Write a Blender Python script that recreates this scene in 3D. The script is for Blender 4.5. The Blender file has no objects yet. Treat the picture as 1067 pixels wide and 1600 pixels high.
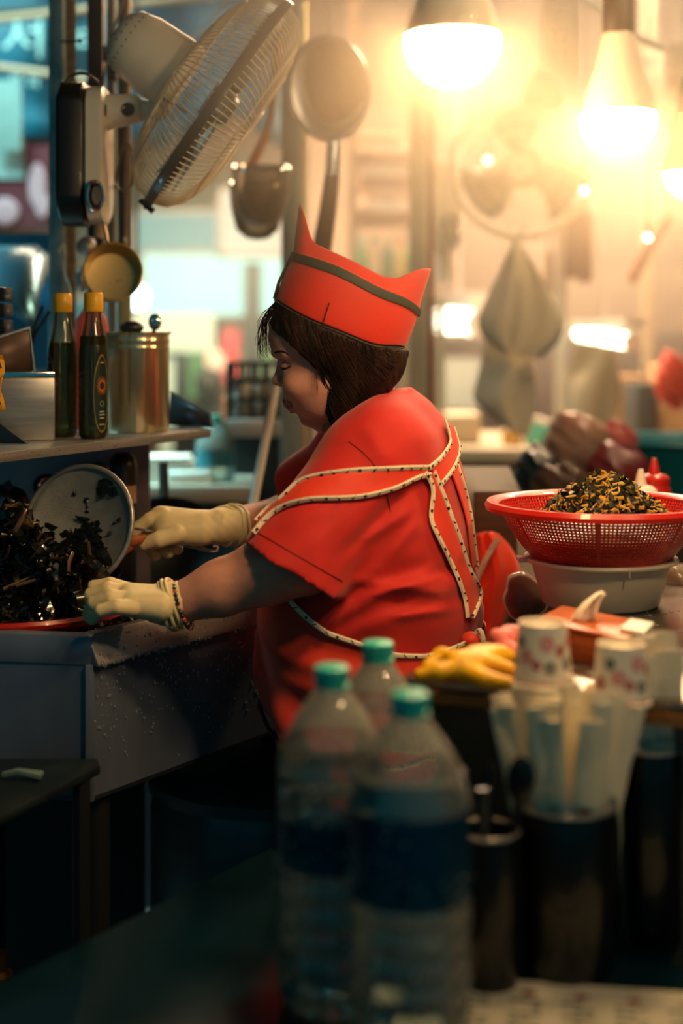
import bpy, bmesh, math, random
import numpy as np
from mathutils import Vector, Matrix
from mathutils.bvhtree import BVHTree

random.seed(7)
rng = np.random.default_rng(7)
scene = bpy.context.scene
COL = scene.collection

# ------------------------------------------------------------------ camera
EYE = 1.32                       # eye height of the photographer
FPX, CX, HY = 2200.0, 533.5, 530.0
cam_d = bpy.data.cameras.new('camera')
cam = bpy.data.objects.new('camera', cam_d)
COL.objects.link(cam)
cam.location = (0, 0, EYE)
cam.rotation_euler = (math.radians(90), 0, 0)
cam_d.sensor_fit = 'VERTICAL'
cam_d.sensor_height = 36.0
cam_d.lens = FPX / 1600 * 36
cam_d.shift_y = -(800 - HY) / 1600
cam_d.clip_start = 0.05
cam_d.clip_end = 60
cam_d.dof.use_dof = True
cam_d.dof.focus_distance = 2.03
cam_d.dof.aperture_fstop = 1.5
scene.camera = cam

# ------------------------------------------------------------------ world, lights, exposure
world = bpy.data.worlds.new('world')
scene.world = world
world.use_nodes = True
wb = world.node_tree.nodes['Background']
wb.inputs['Color'].default_value = (0.008, 0.12, 0.15, 1)
wb.inputs['Strength'].default_value = 0.75

def lamp(kind, name, loc, energy, color, size=0.1, look=None, size_y=None):
    d = bpy.data.lights.new(name, kind)
    d.energy = energy
    d.color = color
    if kind == 'AREA':
        d.size = size
        if size_y:
            d.shape = 'RECTANGLE'
            d.size_y = size_y
    else:
        d.shadow_soft_size = size
    o = bpy.data.objects.new(name, d)
    COL.objects.link(o)
    o.location = loc
    if look is not None:
        o.rotation_euler = (Vector(look) - Vector(loc)).to_track_quat('-Z', 'Y').to_euler()
    return o

WARM = (1.0, 0.66, 0.34)
COOL = (0.45, 0.95, 1.0)
# unseen warm fill light added right of the camera to brighten the stall front
lamp('POINT', 'stall_lamp_light', (0.76, 1.02, 2.0), 22, WARM, 0.09)
# unseen warm fill added past the right edge for the cloths, tub and bags
lamp('POINT', 'stall_lamp_light_far', (0.85, 2.95, 2.25), 34, WARM, 0.09)
# unseen area lights added: cool at left, warm in the hall, cool on the tarp
lamp('AREA', 'cool_tube_light', (-1.35, 3.1, 2.35), 40, COOL, 1.2, (-0.9, 3.0, 1.0), 0.12).data.spread = 1.0
lamp('AREA', 'hall_tube_light', (0.3, 5.0, 2.85), 330, (1.0, 0.63, 0.37), 2.6, (0.3, 5.1, 0), 0.6)
lamp('AREA', 'hall_tube_light_cool', (-1.5, 3.9, 2.7), 15, (0.45, 1.0, 0.95), 1.4, (-0.9, 4.7, 1.7), 0.3).data.spread = 1.4
scene.view_settings.view_transform = 'Standard'
scene.view_settings.look = 'None'
scene.view_settings.exposure = 0.0
scene.view_settings.gamma = 1.0
scene.view_settings.use_curve_mapping = False
cy = scene.cycles
cy.use_denoising = True
cy.max_bounces = 8
cy.diffuse_bounces = 3
cy.glossy_bounces = 4
cy.transmission_bounces = 8
cy.transparent_max_bounces = 16
cy.volume_bounces = 0
cy.sample_clamp_indirect = 4.0
cy.sample_clamp_direct = 0.0
cy.caustics_reflective = False
cy.caustics_refractive = False

# ------------------------------------------------------------------ helpers
def P(px, py, D):
    return Vector(((px - CX) / FPX * D, D, EYE + (HY - py) / FPX * D))

def S(D):
    return D / FPX

def lin(h):
    h = h.lstrip('#')
    c = [int(h[i:i + 2], 16) / 255 for i in (0, 2, 4)]
    return tuple((x / 12.92 if x <= 0.04045 else ((x + 0.055) / 1.055) ** 2.4) for x in c) + (1,)

MATS = {}
def mat(name, col='#808080', rough=0.5, metal=0.0, vary=0.0, scale=20.0, bump=0.0, bscale=None, emit=None, es=1.0,
        trans=0.0, ior=1.45, coat=0.0, spec=0.5, alpha=1.0, stretch=(1, 1, 1), sss=0.0, sheen=0.0, col2=None, rvary=0.0):
    if name in MATS:
        return MATS[name]
    m = bpy.data.materials.new(name)
    m.use_nodes = True
    nt = m.node_tree
    b = nt.nodes['Principled BSDF']
    c = lin(col)
    b.inputs['Base Color'].default_value = c
    b.inputs['Roughness'].default_value = rough
    b.inputs['Metallic'].default_value = metal
    b.inputs['IOR'].default_value = ior
    b.inputs['Transmission Weight'].default_value = trans
    b.inputs['Coat Weight'].default_value = coat
    b.inputs['Specular IOR Level'].default_value = spec
    b.inputs['Alpha'].default_value = alpha
    b.inputs['Sheen Weight'].default_value = sheen
    if sss:
        b.inputs['Subsurface Weight'].default_value = sss
        b.inputs['Subsurface Radius'].default_value = (0.012, 0.004, 0.002)
        b.inputs['Subsurface Scale'].default_value = 1.0
    if emit:
        b.inputs['Emission Color'].default_value = lin(emit)
        b.inputs['Emission Strength'].default_value = es
    if vary or bump or col2 or rvary:
        tc = nt.nodes.new('ShaderNodeTexCoord')
        mp = nt.nodes.new('ShaderNodeMapping')
        mp.inputs['Scale'].default_value = stretch
        nt.links.new(tc.outputs['Object'], mp.inputs['Vector'])
        nz = nt.nodes.new('ShaderNodeTexNoise')
        nz.inputs['Scale'].default_value = scale
        nz.inputs['Detail'].default_value = 5
        nt.links.new(mp.outputs[0], nz.inputs['Vector'])
        if vary or col2:
            r = nt.nodes.new('ShaderNodeValToRGB')
            d = lin(col2) if col2 else tuple(x * (1 - vary) for x in c[:3]) + (1,)
            r.color_ramp.elements[0].color = d
            r.color_ramp.elements[0].position = 0.35
            r.color_ramp.elements[1].color = c
            r.color_ramp.elements[1].position = 0.65
            nt.links.new(nz.outputs['Fac'], r.inputs[0])
            nt.links.new(r.outputs[0], b.inputs['Base Color'])
        if rvary:
            mr = nt.nodes.new('ShaderNodeMapRange')
            mr.inputs['To Min'].default_value = max(0.02, rough - rvary)
            mr.inputs['To Max'].default_value = min(1, rough + rvary)
            nt.links.new(nz.outputs['Fac'], mr.inputs['Value'])
            nt.links.new(mr.outputs[0], b.inputs['Roughness'])
        if bump:
            n2 = nz
            if bscale:
                n2 = nt.nodes.new('ShaderNodeTexNoise')
                n2.inputs['Scale'].default_value = bscale
                n2.inputs['Detail'].default_value = 3
                nt.links.new(mp.outputs[0], n2.inputs['Vector'])
            bp = nt.nodes.new('ShaderNodeBump')
            bp.inputs['Strength'].default_value = bump
            bp.inputs['Distance'].default_value = 0.003
            nt.links.new(n2.outputs['Fac'], bp.inputs['Height'])
            nt.links.new(bp.outputs[0], b.inputs['Normal'])
    MATS[name] = m
    return m

def glass_mat(name, tint='#ffffff', gloss=0.12, milky=0.0, ior=1.5):
    """Thin clear plastic or glass: see-through with a fresnel sheen and an optional milky share."""
    m = bpy.data.materials.new(name)
    m.use_nodes = True
    nt = m.node_tree
    nt.nodes.remove(nt.nodes['Principled BSDF'])
    out = nt.nodes['Material Output']
    tr = nt.nodes.new('ShaderNodeBsdfTransparent')
    tr.inputs[0].default_value = lin(tint)
    gl = nt.nodes.new('ShaderNodeBsdfGlossy')
    gl.inputs['Roughness'].default_value = gloss
    fr = nt.nodes.new('ShaderNodeFresnel')
    fr.inputs[0].default_value = ior
    mx = nt.nodes.new('ShaderNodeMixShader')
    nt.links.new(fr.outputs[0], mx.inputs[0])
    nt.links.new(tr.outputs[0], mx.inputs[1])
    nt.links.new(gl.outputs[0], mx.inputs[2])
    last = mx
    if milky:
        df = nt.nodes.new('ShaderNodeBsdfDiffuse')
        df.inputs[0].default_value = lin(tint)
        tl = nt.nodes.new('ShaderNodeBsdfTranslucent')
        tl.inputs[0].default_value = lin(tint)
        ad = nt.nodes.new('ShaderNodeMixShader')
        ad.inputs[0].default_value = 0.5
        nt.links.new(df.outputs[0], ad.inputs[1])
        nt.links.new(tl.outputs[0], ad.inputs[2])
        m2 = nt.nodes.new('ShaderNodeMixShader')
        m2.inputs[0].default_value = milky
        nt.links.new(mx.outputs[0], m2.inputs[1])
        nt.links.new(ad.outputs[0], m2.inputs[2])
        last = m2
    nt.links.new(last.outputs[0], out.inputs['Surface'])
    MATS[name] = m
    return m

OFF = {}
def link(o, parent=None):
    COL.objects.link(o)
    if parent is not None:
        o.parent = parent
    return o

def tag(o, label=None, cat=None, group=None, kind=None):
    if label: o['label'] = label
    if cat: o['category'] = cat
    if group: o['group'] = group
    if kind: o['kind'] = kind
    return o

def thing(name, label, cat, loc=(0, 0, 0), group=None):
    o = bpy.data.objects.new(name, None)
    o.empty_display_size = 0.02
    COL.objects.link(o)
    o.location = loc
    OFF[o.name] = Vector(loc)
    return tag(o, label, cat, group)

def dup(root, loc=None, rotz=0.0, label=None, group=None, scale=None):
    r = root.copy(); COL.objects.link(r)
    if loc is not None: r.location = loc
    r.rotation_euler = (root.rotation_euler[0], root.rotation_euler[1], rotz)
    if scale: r.scale = (scale,) * 3
    if label: r['label'] = label
    if group: r['group'] = group
    for ch in list(root.children):
        c = ch.copy(); COL.objects.link(c); c.parent = r
        for g in list(ch.children):
            d = g.copy(); COL.objects.link(d); d.parent = c
    return r

class MB:
    def __init__(self):
        self.v, self.f = [], []
    def add(self, vs, fs, M=None):
        n = len(self.v)
        for p in vs:
            p = Vector(p)
            self.v.append(M @ p if M is not None else p)
        self.f += [tuple(i + n for i in q) for q in fs]
        return self
    def box(self, c, s, M=None):
        x, y, z = (q / 2 for q in s)
        cx, cy_, cz = c
        vs = [(cx + a * x, cy_ + b * y, cz + d * z) for a in (-1, 1) for b in (-1, 1) for d in (-1, 1)]
        return self.add(vs, [(0, 1, 3, 2), (4, 6, 7, 5), (0, 4, 5, 1), (2, 3, 7, 6), (0, 2, 6, 4), (1, 5, 7, 3)], M)
    def prism(self, poly, z0, z1, M=None):
        n = len(poly)
        a = sum(poly[i][0] * poly[(i + 1) % n][1] - poly[(i + 1) % n][0] * poly[i][1] for i in range(n))
        if a < 0: poly = poly[::-1]
        vs = [(p[0], p[1], z0) for p in poly] + [(p[0], p[1], z1) for p in poly]
        fs = [tuple(range(n))[::-1], tuple(range(n, 2 * n))] + [(i, (i + 1) % n, n + (i + 1) % n, n + i) for i in range(n)]
        return self.add(vs, fs, M)
    def tube(self, pts, r, n=8, closed=False, caps=True, M=None, flat=1.0):
        pts = [Vector(p) for p in pts]
        k = len(pts)
        rs = r if isinstance(r, (list, tuple)) else [r] * k
        tans = []
        for i in range(k):
            a = pts[(i - 1) % k] if closed or i > 0 else pts[0]
            b = pts[(i + 1) % k] if closed or i < k - 1 else pts[-1]
            t = b - a
            tans.append(t.normalized() if t.length > 1e-9 else Vector((0, 0, 1)))
        up = Vector((0, 0, 1)) if abs(tans[0].z) < 0.9 else Vector((1, 0, 0))
        nrm = (up - tans[0] * up.dot(tans[0])).normalized()
        vs = []
        for i in range(k):
            t = tans[i]
            nrm = nrm - t * nrm.dot(t)
            nrm = nrm.normalized() if nrm.length > 1e-6 else t.orthogonal().normalized()
            bi = t.cross(nrm)
            for j in range(n):
                a = 2 * math.pi * j / n
                vs.append(pts[i] + (nrm * math.cos(a) + bi * math.sin(a) * flat) * rs[i])
        fs = []
        for i in range(k if closed else k - 1):
            q = (i + 1) % k
            for j in range(n):
                w = (j + 1) % n
                fs.append((i * n + j, i * n + w, q * n + w, q * n + j))
        if caps and not closed:
            fs.append(tuple(range(n))[::-1])
            fs.append(tuple(range((k - 1) * n, k * n)))
        return self.add(vs, fs, M)
    def lathe(self, prof, n=24, M=None, caps=True, a0=0.0, a1=2 * math.pi):
        full = abs(a1 - a0 - 2 * math.pi) < 1e-6
        m = n if full else n + 1
        vs = []
        for (r, z) in prof:
            for j in range(m):
                a = a0 + (a1 - a0) * j / n
                vs.append((r * math.cos(a), r * math.sin(a), z))
        fs = []
        for i in range(len(prof) - 1):
            for j in range(n):
                w = (j + 1) % m
                fs.append((i * m + j, i * m + w, (i + 1) * m + w, (i + 1) * m + j))
        if caps and full:
            if prof[0][0] > 1e-6: fs.append(tuple(range(m))[::-1])
            if prof[-1][0] > 1e-6: fs.append(tuple(range((len(prof) - 1) * m, len(prof) * m)))
        return self.add(vs, fs, M)
    def ball(self, c, r, nu=16, nv=10, M=None):
        r = (r,) * 3 if not isinstance(r, (tuple, list)) else r
        vs, fs = [], []
        for i in range(nv + 1):
            t = math.pi * i / nv
            for j in range(nu):
                a = 2 * math.pi * j / nu
                vs.append((c[0] + r[0] * math.sin(t) * math.cos(a), c[1] + r[1] * math.sin(t) * math.sin(a), c[2] - r[2] * math.cos(t)))
        for i in range(nv):
            for j in range(nu):
                w = (j + 1) % nu
                fs.append((i * nu + j, i * nu + w, (i + 1) * nu + w, (i + 1) * nu + j))
        return self.add(vs, fs, M)
    def strip(self, A, B):
        n = len(A)
        return self.add(list(A) + list(B), [(i, i + 1, n + i + 1, n + i) for i in range(n - 1)])
    def grid(self, rows, closed=False):
        m = len(rows[0]); k = len(rows)
        fs = []
        for i in range(k - 1):
            for j in range(m if closed else m - 1):
                w = (j + 1) % m
                fs.append((i * m + j, i * m + w, (i + 1) * m + w, (i + 1) * m + j))
        return self.add([p for r in rows for p in r], fs)
    def build(self, name, m, parent=None, bevel=0.0, smooth=40, solid=0.0, seg=2, sub=0, off=-1):
        me = bpy.data.meshes.new(name)
        if parent is not None:
            o0 = OFF.get(parent.name, Vector())
        elif OFF.get('__keep'):
            o0 = Vector()
        else:
            xs = [p.x for p in self.v]; ys = [p.y for p in self.v]; zs = [p.z for p in self.v]
            o0 = Vector(((min(xs) + max(xs)) / 2, (min(ys) + max(ys)) / 2, min(zs)))
        me.from_pydata([tuple(p - o0) for p in self.v], [], self.f)
        bm = bmesh.new(); bm.from_mesh(me)
        bmesh.ops.remove_doubles(bm, verts=bm.verts, dist=1e-6)
        bmesh.ops.recalc_face_normals(bm, faces=bm.faces)
        if bevel:
            es = [e for e in bm.edges if len(e.link_faces) == 2 and e.calc_face_angle(0) > 0.6]
            bmesh.ops.bevel(bm, geom=es, offset=bevel, segments=seg, affect='EDGES', profile=0.5, clamp_overlap=True)
        bm.to_mesh(me); bm.free()
        me.polygons.foreach_set('use_smooth', [True] * len(me.polygons))
        try:
            me.set_sharp_from_angle(angle=math.radians(smooth))
        except Exception:
            pass
        me.materials.append(m)
        o = bpy.data.objects.new(name, me)
        link(o, parent)
        if parent is None:
            o.location = o0
        OFF[o.name] = Vector(o0)
        if solid:
            md = o.modifiers.new('thick', 'SOLIDIFY'); md.thickness = solid; md.offset = off
        if sub:
            md = o.modifiers.new('sub', 'SUBSURF'); md.levels = sub; md.render_levels = sub
        return o

def np_mesh(name, V, F, m, parent=None, smooth=True):
    me = bpy.data.meshes.new(name)
    o0 = OFF[parent.name] if parent is not None else Vector()
    V = np.asarray(V, dtype=float) - np.array(o0)
    me.from_pydata(V.tolist(), [], F.tolist() if hasattr(F, 'tolist') else F)
    me.polygons.foreach_set('use_smooth', [smooth] * len(me.polygons))
    me.materials.append(m)
    o = bpy.data.objects.new(name, me)
    link(o, parent)
    OFF[o.name] = Vector(o0)
    return o

def mtx(loc, zdir, xdir=None):
    """Frame whose local +Z points along zdir."""
    z = Vector(zdir).normalized()
    x = Vector(xdir) if xdir is not None else (Vector((0, 0, 1)) if abs(z.z) < 0.9 else Vector((1, 0, 0)))
    x = (x - z * x.dot(z)).normalized()
    y = z.cross(x)
    M = Matrix((x, y, z)).transposed().to_4x4()
    M.translation = Vector(loc)
    return M

def spline(pts, n):
    """Catmull-Rom through pts, n samples."""
    pts = [Vector(p) for p in pts]
    k = len(pts)
    out = []
    for i in range(n):
        t = i / (n - 1) * (k - 1)
        a = min(int(t), k - 2); u = t - a
        p0, p1, p2, p3 = pts[max(a - 1, 0)], pts[a], pts[a + 1], pts[min(a + 2, k - 1)]
        out.append(0.5 * ((2 * p1) + (p2 - p0) * u + (2 * p0 - 5 * p1 + 4 * p2 - p3) * u * u + (3 * p1 - p0 - 3 * p2 + p3) * u ** 3))
    return out

def text_mesh(body, size, m, name, parent, M, extrude=0.0004):
    """Flat lettering as mesh; M places its local XY plane."""
    cu = bpy.data.curves.new(name, 'FONT')
    cu.body = body; cu.size = size; cu.extrude = extrude
    cu.align_x = 'CENTER'; cu.align_y = 'CENTER'
    t = bpy.data.objects.new(name, cu); COL.objects.link(t)
    dg = bpy.context.evaluated_depsgraph_get()
    me = bpy.data.meshes.new_from_object(t.evaluated_get(dg))
    bpy.data.objects.remove(t)
    o0 = OFF[parent.name]
    MM = Matrix.Translation(-o0) @ M
    me.transform(MM)
    me.materials.clear(); me.materials.append(m)
    o = bpy.data.objects.new(name, me)
    link(o, parent); OFF[o.name] = Vector(o0)
    return o

# ---- signed distance fields meshed by surface nets (bodies, gloves, hair, cloth)
class Field:
    def __init__(s, lo, hi, h):
        s.lo = np.array(lo, float); s.h = h
        s.n = np.ceil((np.array(hi) - s.lo) / h).astype(int) + 1
        s.F = np.full(s.n, 1e3, np.float32)
        s.ax = [s.lo[i] + h * np.arange(s.n[i]) for i in range(3)]
    def sub(s, lo, hi, pad):
        a = np.maximum(np.floor((np.array(lo) - pad - s.lo) / s.h).astype(int), 0)
        b = np.minimum(np.ceil((np.array(hi) + pad - s.lo) / s.h).astype(int) + 1, s.n)
        if np.any(b <= a): return None, None
        sl = tuple(slice(a[i], b[i]) for i in range(3))
        return sl, (s.ax[0][sl[0]][:, None, None], s.ax[1][sl[1]][None, :, None], s.ax[2][sl[2]][None, None, :])
    def put(s, fn, lo, hi, k, op='u'):
        sl, g = s.sub(lo, hi, k + 3 * s.h)
        if sl is None: return s
        d = fn(*g).astype(np.float32)
        a = s.F[sl]
        if op == 'u':
            hh = np.maximum(k - np.abs(a - d), 0) / max(k, 1e-6)
            s.F[sl] = np.minimum(a, d) - hh * hh * k * 0.25
        elif op == 's':
            d = -d
            hh = np.maximum(k - np.abs(a - d), 0) / max(k, 1e-6)
            s.F[sl] = np.maximum(a, d) + hh * hh * k * 0.25
        elif op == 'i':
            hh = np.maximum(k - np.abs(a - d), 0) / max(k, 1e-6)
            s.F[sl] = np.maximum(a, d) + hh * hh * k * 0.25
        return s
    def cap(s, a, b, ra, rb=None, k=0.0, op='u'):
        a = np.array(a, float); b = np.array(b, float); rb = ra if rb is None else rb
        ba = b - a; L = max(ba @ ba, 1e-12)
        def fn(x, y, z):
            t = np.clip(((x - a[0]) * ba[0] + (y - a[1]) * ba[1] + (z - a[2]) * ba[2]) / L, 0, 1)
            return np.sqrt((x - a[0] - t * ba[0]) ** 2 + (y - a[1] - t * ba[1]) ** 2 + (z - a[2] - t * ba[2]) ** 2) - (ra + t * (rb - ra))
        m = max(ra, rb)
        return s.put(fn, np.minimum(a, b) - m, np.maximum(a, b) + m, k, op)
    def chain(s, pts, rs, k=0.0):
        for i in range(len(pts) - 1):
            s.cap(pts[i], pts[i + 1], rs[i], rs[i + 1], k)
        return s
    def ell(s, c, r, k=0.0, op='u', R=None):
        c = np.array(c, float); r = np.array(r, float)
        def fn(x, y, z):
            p = [x - c[0], y - c[1], z - c[2]]
            if R is not None:
                p = [R[i][0] * p[0] + R[i][1] * p[1] + R[i][2] * p[2] for i in range(3)]
            q = np.sqrt((p[0] / r[0]) ** 2 + (p[1] / r[1]) ** 2 + (p[2] / r[2]) ** 2)
            return (q - 1) * r.min() * 0.5 + (q - 1) * np.median(r) * 0.5
        m = r.max() if R is not None else r
        return s.put(fn, c - m, c + m, k, op)
    def mesh(s):
        F = s.F
        n = F.shape
        S_ = F < 0
        c = np.zeros(tuple(q - 1 for q in n), np.int8)
        for i in (0, 1):
            for j in (0, 1):
                for k in (0, 1):
                    c += S_[i:n[0] - 1 + i, j:n[1] - 1 + j, k:n[2] - 1 + k]
        act = (c > 0) & (c < 8)
        idx = np.argwhere(act)
        vid = np.full(act.shape, -1, np.int64)
        vid[act] = np.arange(len(idx))
        acc = np.zeros((len(idx), 3)); cnt = np.zeros(len(idx))
        cor = [(i, j, k) for i in (0, 1) for j in (0, 1) for k in (0, 1)]
        val = {q: F[idx[:, 0] + q[0], idx[:, 1] + q[1], idx[:, 2] + q[2]] for q in cor}
        for a in cor:
            for ax in range(3):
                if a[ax] == 0:
                    b = list(a); b[ax] = 1; b = tuple(b)
                    va, vb = val[a], val[b]
                    x = (va < 0) != (vb < 0)
                    t = va / np.where(np.abs(va - vb) < 1e-9, 1e-9, va - vb)
                    p = np.array(a, float)[None, :].repeat(len(idx), 0)
                    p[:, ax] = t
                    acc[x] += p[x]; cnt[x] += 1
        V = s.lo + s.h * (idx + acc / np.maximum(cnt, 1)[:, None])
        quads = []
        for ax in range(3):
            o = [(1, 2), (2, 0), (0, 1)][ax]
            sl0 = [slice(1, n[i] - 1) for i in range(3)]
            sl1 = list(sl0)
            sl0[ax] = slice(0, n[ax] - 1); sl1[ax] = slice(1, n[ax])
            A = S_[tuple(sl0)]; B = S_[tuple(sl1)]
            for flip in (False, True):
                e = np.argwhere((A & ~B) if not flip else (~A & B))
                base = e.copy()
                for i in range(3):
                    if i != ax: base[:, i] += 1
                q = []
                for (du, dv) in ((0, 0), (-1, 0), (-1, -1), (0, -1)):
                    w = base.copy(); w[:, o[0]] += du; w[:, o[1]] += dv
                    q.append(vid[w[:, 0], w[:, 1], w[:, 2]])
                q = np.stack(q, 1)
                if flip: q = q[:, ::-1]
                quads.append(q)
        Q = np.concatenate(quads)
        Q = Q[(Q >= 0).all(1)]
        return V, Q

def smooth_mesh(V, Q, it=2, lam=0.5):
    n = len(V)
    e = np.concatenate([Q[:, [0, 1]], Q[:, [1, 2]], Q[:, [2, 3]], Q[:, [3, 0]]])
    e = np.concatenate([e, e[:, ::-1]])
    deg = np.bincount(e[:, 0], minlength=n)
    for _ in range(it):
        acc = np.stack([np.bincount(e[:, 0], weights=V[e[:, 1], i], minlength=n) for i in range(3)], 1)
        V = V + lam * (acc / np.maximum(deg, 1)[:, None] - V)
    return V

def bvh_of(V, Q):
    return BVHTree.FromPolygons([Vector(p) for p in V], [tuple(q) for q in Q])

def cast(bvh, px, py, D, off=0.0):
    """Point of a surface under a sight line from the camera position; nearest surface point when the line misses it."""
    o = Vector((0, 0, EYE)); d = (P(px, py, 1.0) - o).normalized()
    h, nrm, _, _ = bvh.ray_cast(o, d)
    if h is None:
        h, nrm, _, _ = bvh.find_nearest(P(px, py, D))
    if nrm.dot(d) > 0: nrm = -nrm
    return h + nrm * off, nrm
# ------------------------------------------------------------------ materials shared by many things
steel = mat('brushed_steel', '#a7a8a6', 0.34, 0.6, vary=0.25, scale=9, stretch=(1, 1, 14), rvary=0.12)
steel_d = mat('dull_steel', '#5b6167', 0.38, 0.85, vary=0.35, scale=7, rvary=0.14)
steel_s = mat('sink_steel', '#74839a', 0.42, 0.3, vary=0.35, scale=6, stretch=(1, 1, 0.3), bump=0.08, bscale=60, rvary=0.15)
steel_tab = mat('table_steel', '#10394a', 0.16, 0.5, vary=0.3, scale=6, rvary=0.1, bump=0.05, bscale=30)
galv = mat('galvanised_steel', '#8fa3a6', 0.45, 0.7, vary=0.3, scale=30, rvary=0.1)
chrome = mat('chrome', '#d9dcde', 0.12, 1.0)
black = mat('black_plastic', '#0c0f12', 0.35, 0.0, coat=0.3)
black_m = mat('matte_black', '#0b0c0e', 0.6)
dark_brown = mat('dark_brown_wood', '#4a2c1c', 0.6, vary=0.4, scale=12, stretch=(1, 1, 8))
cream = mat('cream_plastic', '#e4dcc8', 0.35, coat=0.2)
water_m = mat('water_drop', '#b9bec2', 0.06, 0.0, trans=.55, ior=1.33, spec=1.0, coat=1.0)
white_p = mat('white_plastic', '#ece6da', 0.4)
red_p = mat('red_plastic', '#c8231a', 0.3, coat=0.3)

# ------------------------------------------------------------------ the hall
def struct(o, kind='structure'):
    o['kind'] = kind
    return o

fl = struct(MB().box((0, 5.2, -0.05), (11, 12, 0.1)).build('floor', mat('floor_concrete', '#4a4b4a', 0.5, vary=0.5, scale=4, bump=0.2, bscale=20, rvary=0.2)))
wb_ = struct(MB().box((0, 10.6, 1.7), (11, 0.12, 3.5)).build('wall_back', mat('wall_paint', '#9c8468', 0.8, vary=0.35, scale=2.5)))
struct(MB().box((-5.5, 5.2, 1.7), (0.12, 12, 3.5)).build('wall_left', mat('wall_paint_cool', '#4d6a70', 0.8, vary=0.3, scale=2)))
struct(MB().box((5.5, 5.2, 1.7), (0.12, 12, 3.5)).build('wall_right', MATS['wall_paint']))
# corrugated roof sheets
rows = []
for y in (-0.8, 11.2):
    rows.append([Vector((-5.6 + i * 0.04, y, 3.32 + 0.018 * math.sin(i * math.pi / 2.0))) for i in range(281)])
ce = struct(MB().grid(rows).build('ceiling', mat('roof_sheet', '#7d7468', 0.5, 0.3, vary=0.4, scale=3), solid=0.004))
for i, y in enumerate((3.6, 5.6, 7.6, 9.6)):
    b = MB()
    b.box((0, y, 3.2), (11, 0.06, 0.012)).box((0, y, 3.12), (11, 0.06, 0.012)).box((0, y, 3.16), (11, 0.012, 0.08))
    struct(b.build('roof_beam' if i == 0 else 'roof_beam.%03d' % i, mat('beam_paint', '#6d5a48', 0.6, vary=0.3, scale=8)))

# ------------------------------------------------------------------ sink of wet steel
A_ = Vector((0.574, 0.819, 0)); L_ = Vector((-0.985, 0.17, 0))
C0 = Vector((-0.339, 1.905, 0))
def q2(v): return (v.x, v.y)
ZS, ZSB = 0.92, 0.694
sink = thing('sink', 'long wet brushed steel sink the woman works at, beaded with water drops', 'sink', (C0.x, C0.y, 0.0))
LL, LA = 0.62, 0.95
c1 = C0 + A_ * LA; c2 = c1 + L_ * LL; c3 = C0 + L_ * LL
t_ = 0.022
nA = Vector((0.819, -0.574, 0)); nL = Vector((-0.17, -0.985, 0))
def wall_panel(a, b, inward, z0, z1, th):
    return MB().prism([q2(a), q2(b), q2(b + inward * th), q2(a + inward * th)], z0, z1)
wall_panel(C0, c1, -nA, ZSB, ZS - 0.04, 0.004).build('front_panel', steel_s, sink)
wall_panel(C0 + L_ * 0.004, c3, -nL, ZSB, ZS - 0.04, 0.004).build('side_panel', steel_s, sink)
wall_panel(c2, c1, nL, ZSB, ZS, 0.004).build('back_panel', steel_s, sink)
m_ = MB()
def fl_row(p): return [p - nA * t_ + Vector((0, 0, ZS - .042)), p - nA * t_ + Vector((0, 0, ZS)), p - nA * .006 + Vector((0, 0, ZS)), p + nA * .014 + Vector((0, 0, ZS - .037)), p + nA * .014 + Vector((0, 0, ZS - .042))]
m_.grid([fl_row(C0), fl_row(c1)], closed=True)
m_.f += [(0, 1, 2, 3, 4), (5, 6, 7, 8, 9)]
m_.build('front_rim', mat('rim_steel', '#a9a3a3', 0.36, 0.35, vary=.2, scale=20, rvary=.12), sink, bevel=0.002)
m_ = MB().prism([q2(C0 + nL * .006 + A_ * .004), q2(c3 + nL * .006), q2(c3 - nL * t_), q2(C0 - nL * t_ - L_ * 0)], ZS - 0.042, ZS - 0.001)
m_.build('side_rim', steel_s, sink, bevel=0.004)
MB().prism([q2(C0), q2(c1), q2(c2), q2(c3)], ZSB, ZSB + 0.006).build('basin_floor', steel_d, sink)
b = MB(); e = C0 + Vector((-0.001, -0.001, 0))
b.prism([q2(e + Vector((-.006, -.004, 0))), q2(e + Vector((.006, 0, 0))), q2(e + Vector((.004, .012, 0))), q2(e + Vector((-.008, .01, 0)))], ZSB, ZS - .04)
b.build('corner_post', steel_s, sink, bevel=0.002)
for a in (C0 + A_ * .05 + L_ * .03, C0 + A_ * .88 + L_ * .05, C0 + A_ * .5 + L_ * .55):
    MB().tube([(a.x, a.y, 0), (a.x, a.y, ZSB)], 0.019, 10).build('leg', mat('leg_dark', '#15191b', .7, .2), sink)
d = MB()
for i in range(640):     # water beads on the front panel and rim
    u = rng.random() * 0.47 + 0.004
    if i < 330:
        z = ZSB + 0.015 + (ZS - ZSB - 0.06) * rng.random() ** 0.6; o_ = 0.0005
    elif i < 430:
        z = ZS - 0.041 + rng.normal() * 0.0012; o_ = 0.0142
    else:
        k__ = rng.random(); z = ZS - 0.037 * k__; o_ = -.006 + .020 * k__
    r = 0.0008 + 0.0015 * rng.random() ** 2
    p = C0 + A_ * u + nA * o_
    d.ball((p.x, p.y, z), (r, r, r * (1.0 + rng.random())), 6, 4)
w = d.build('water_beads', water_m, sink); w['kind'] = 'stuff'

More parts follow.
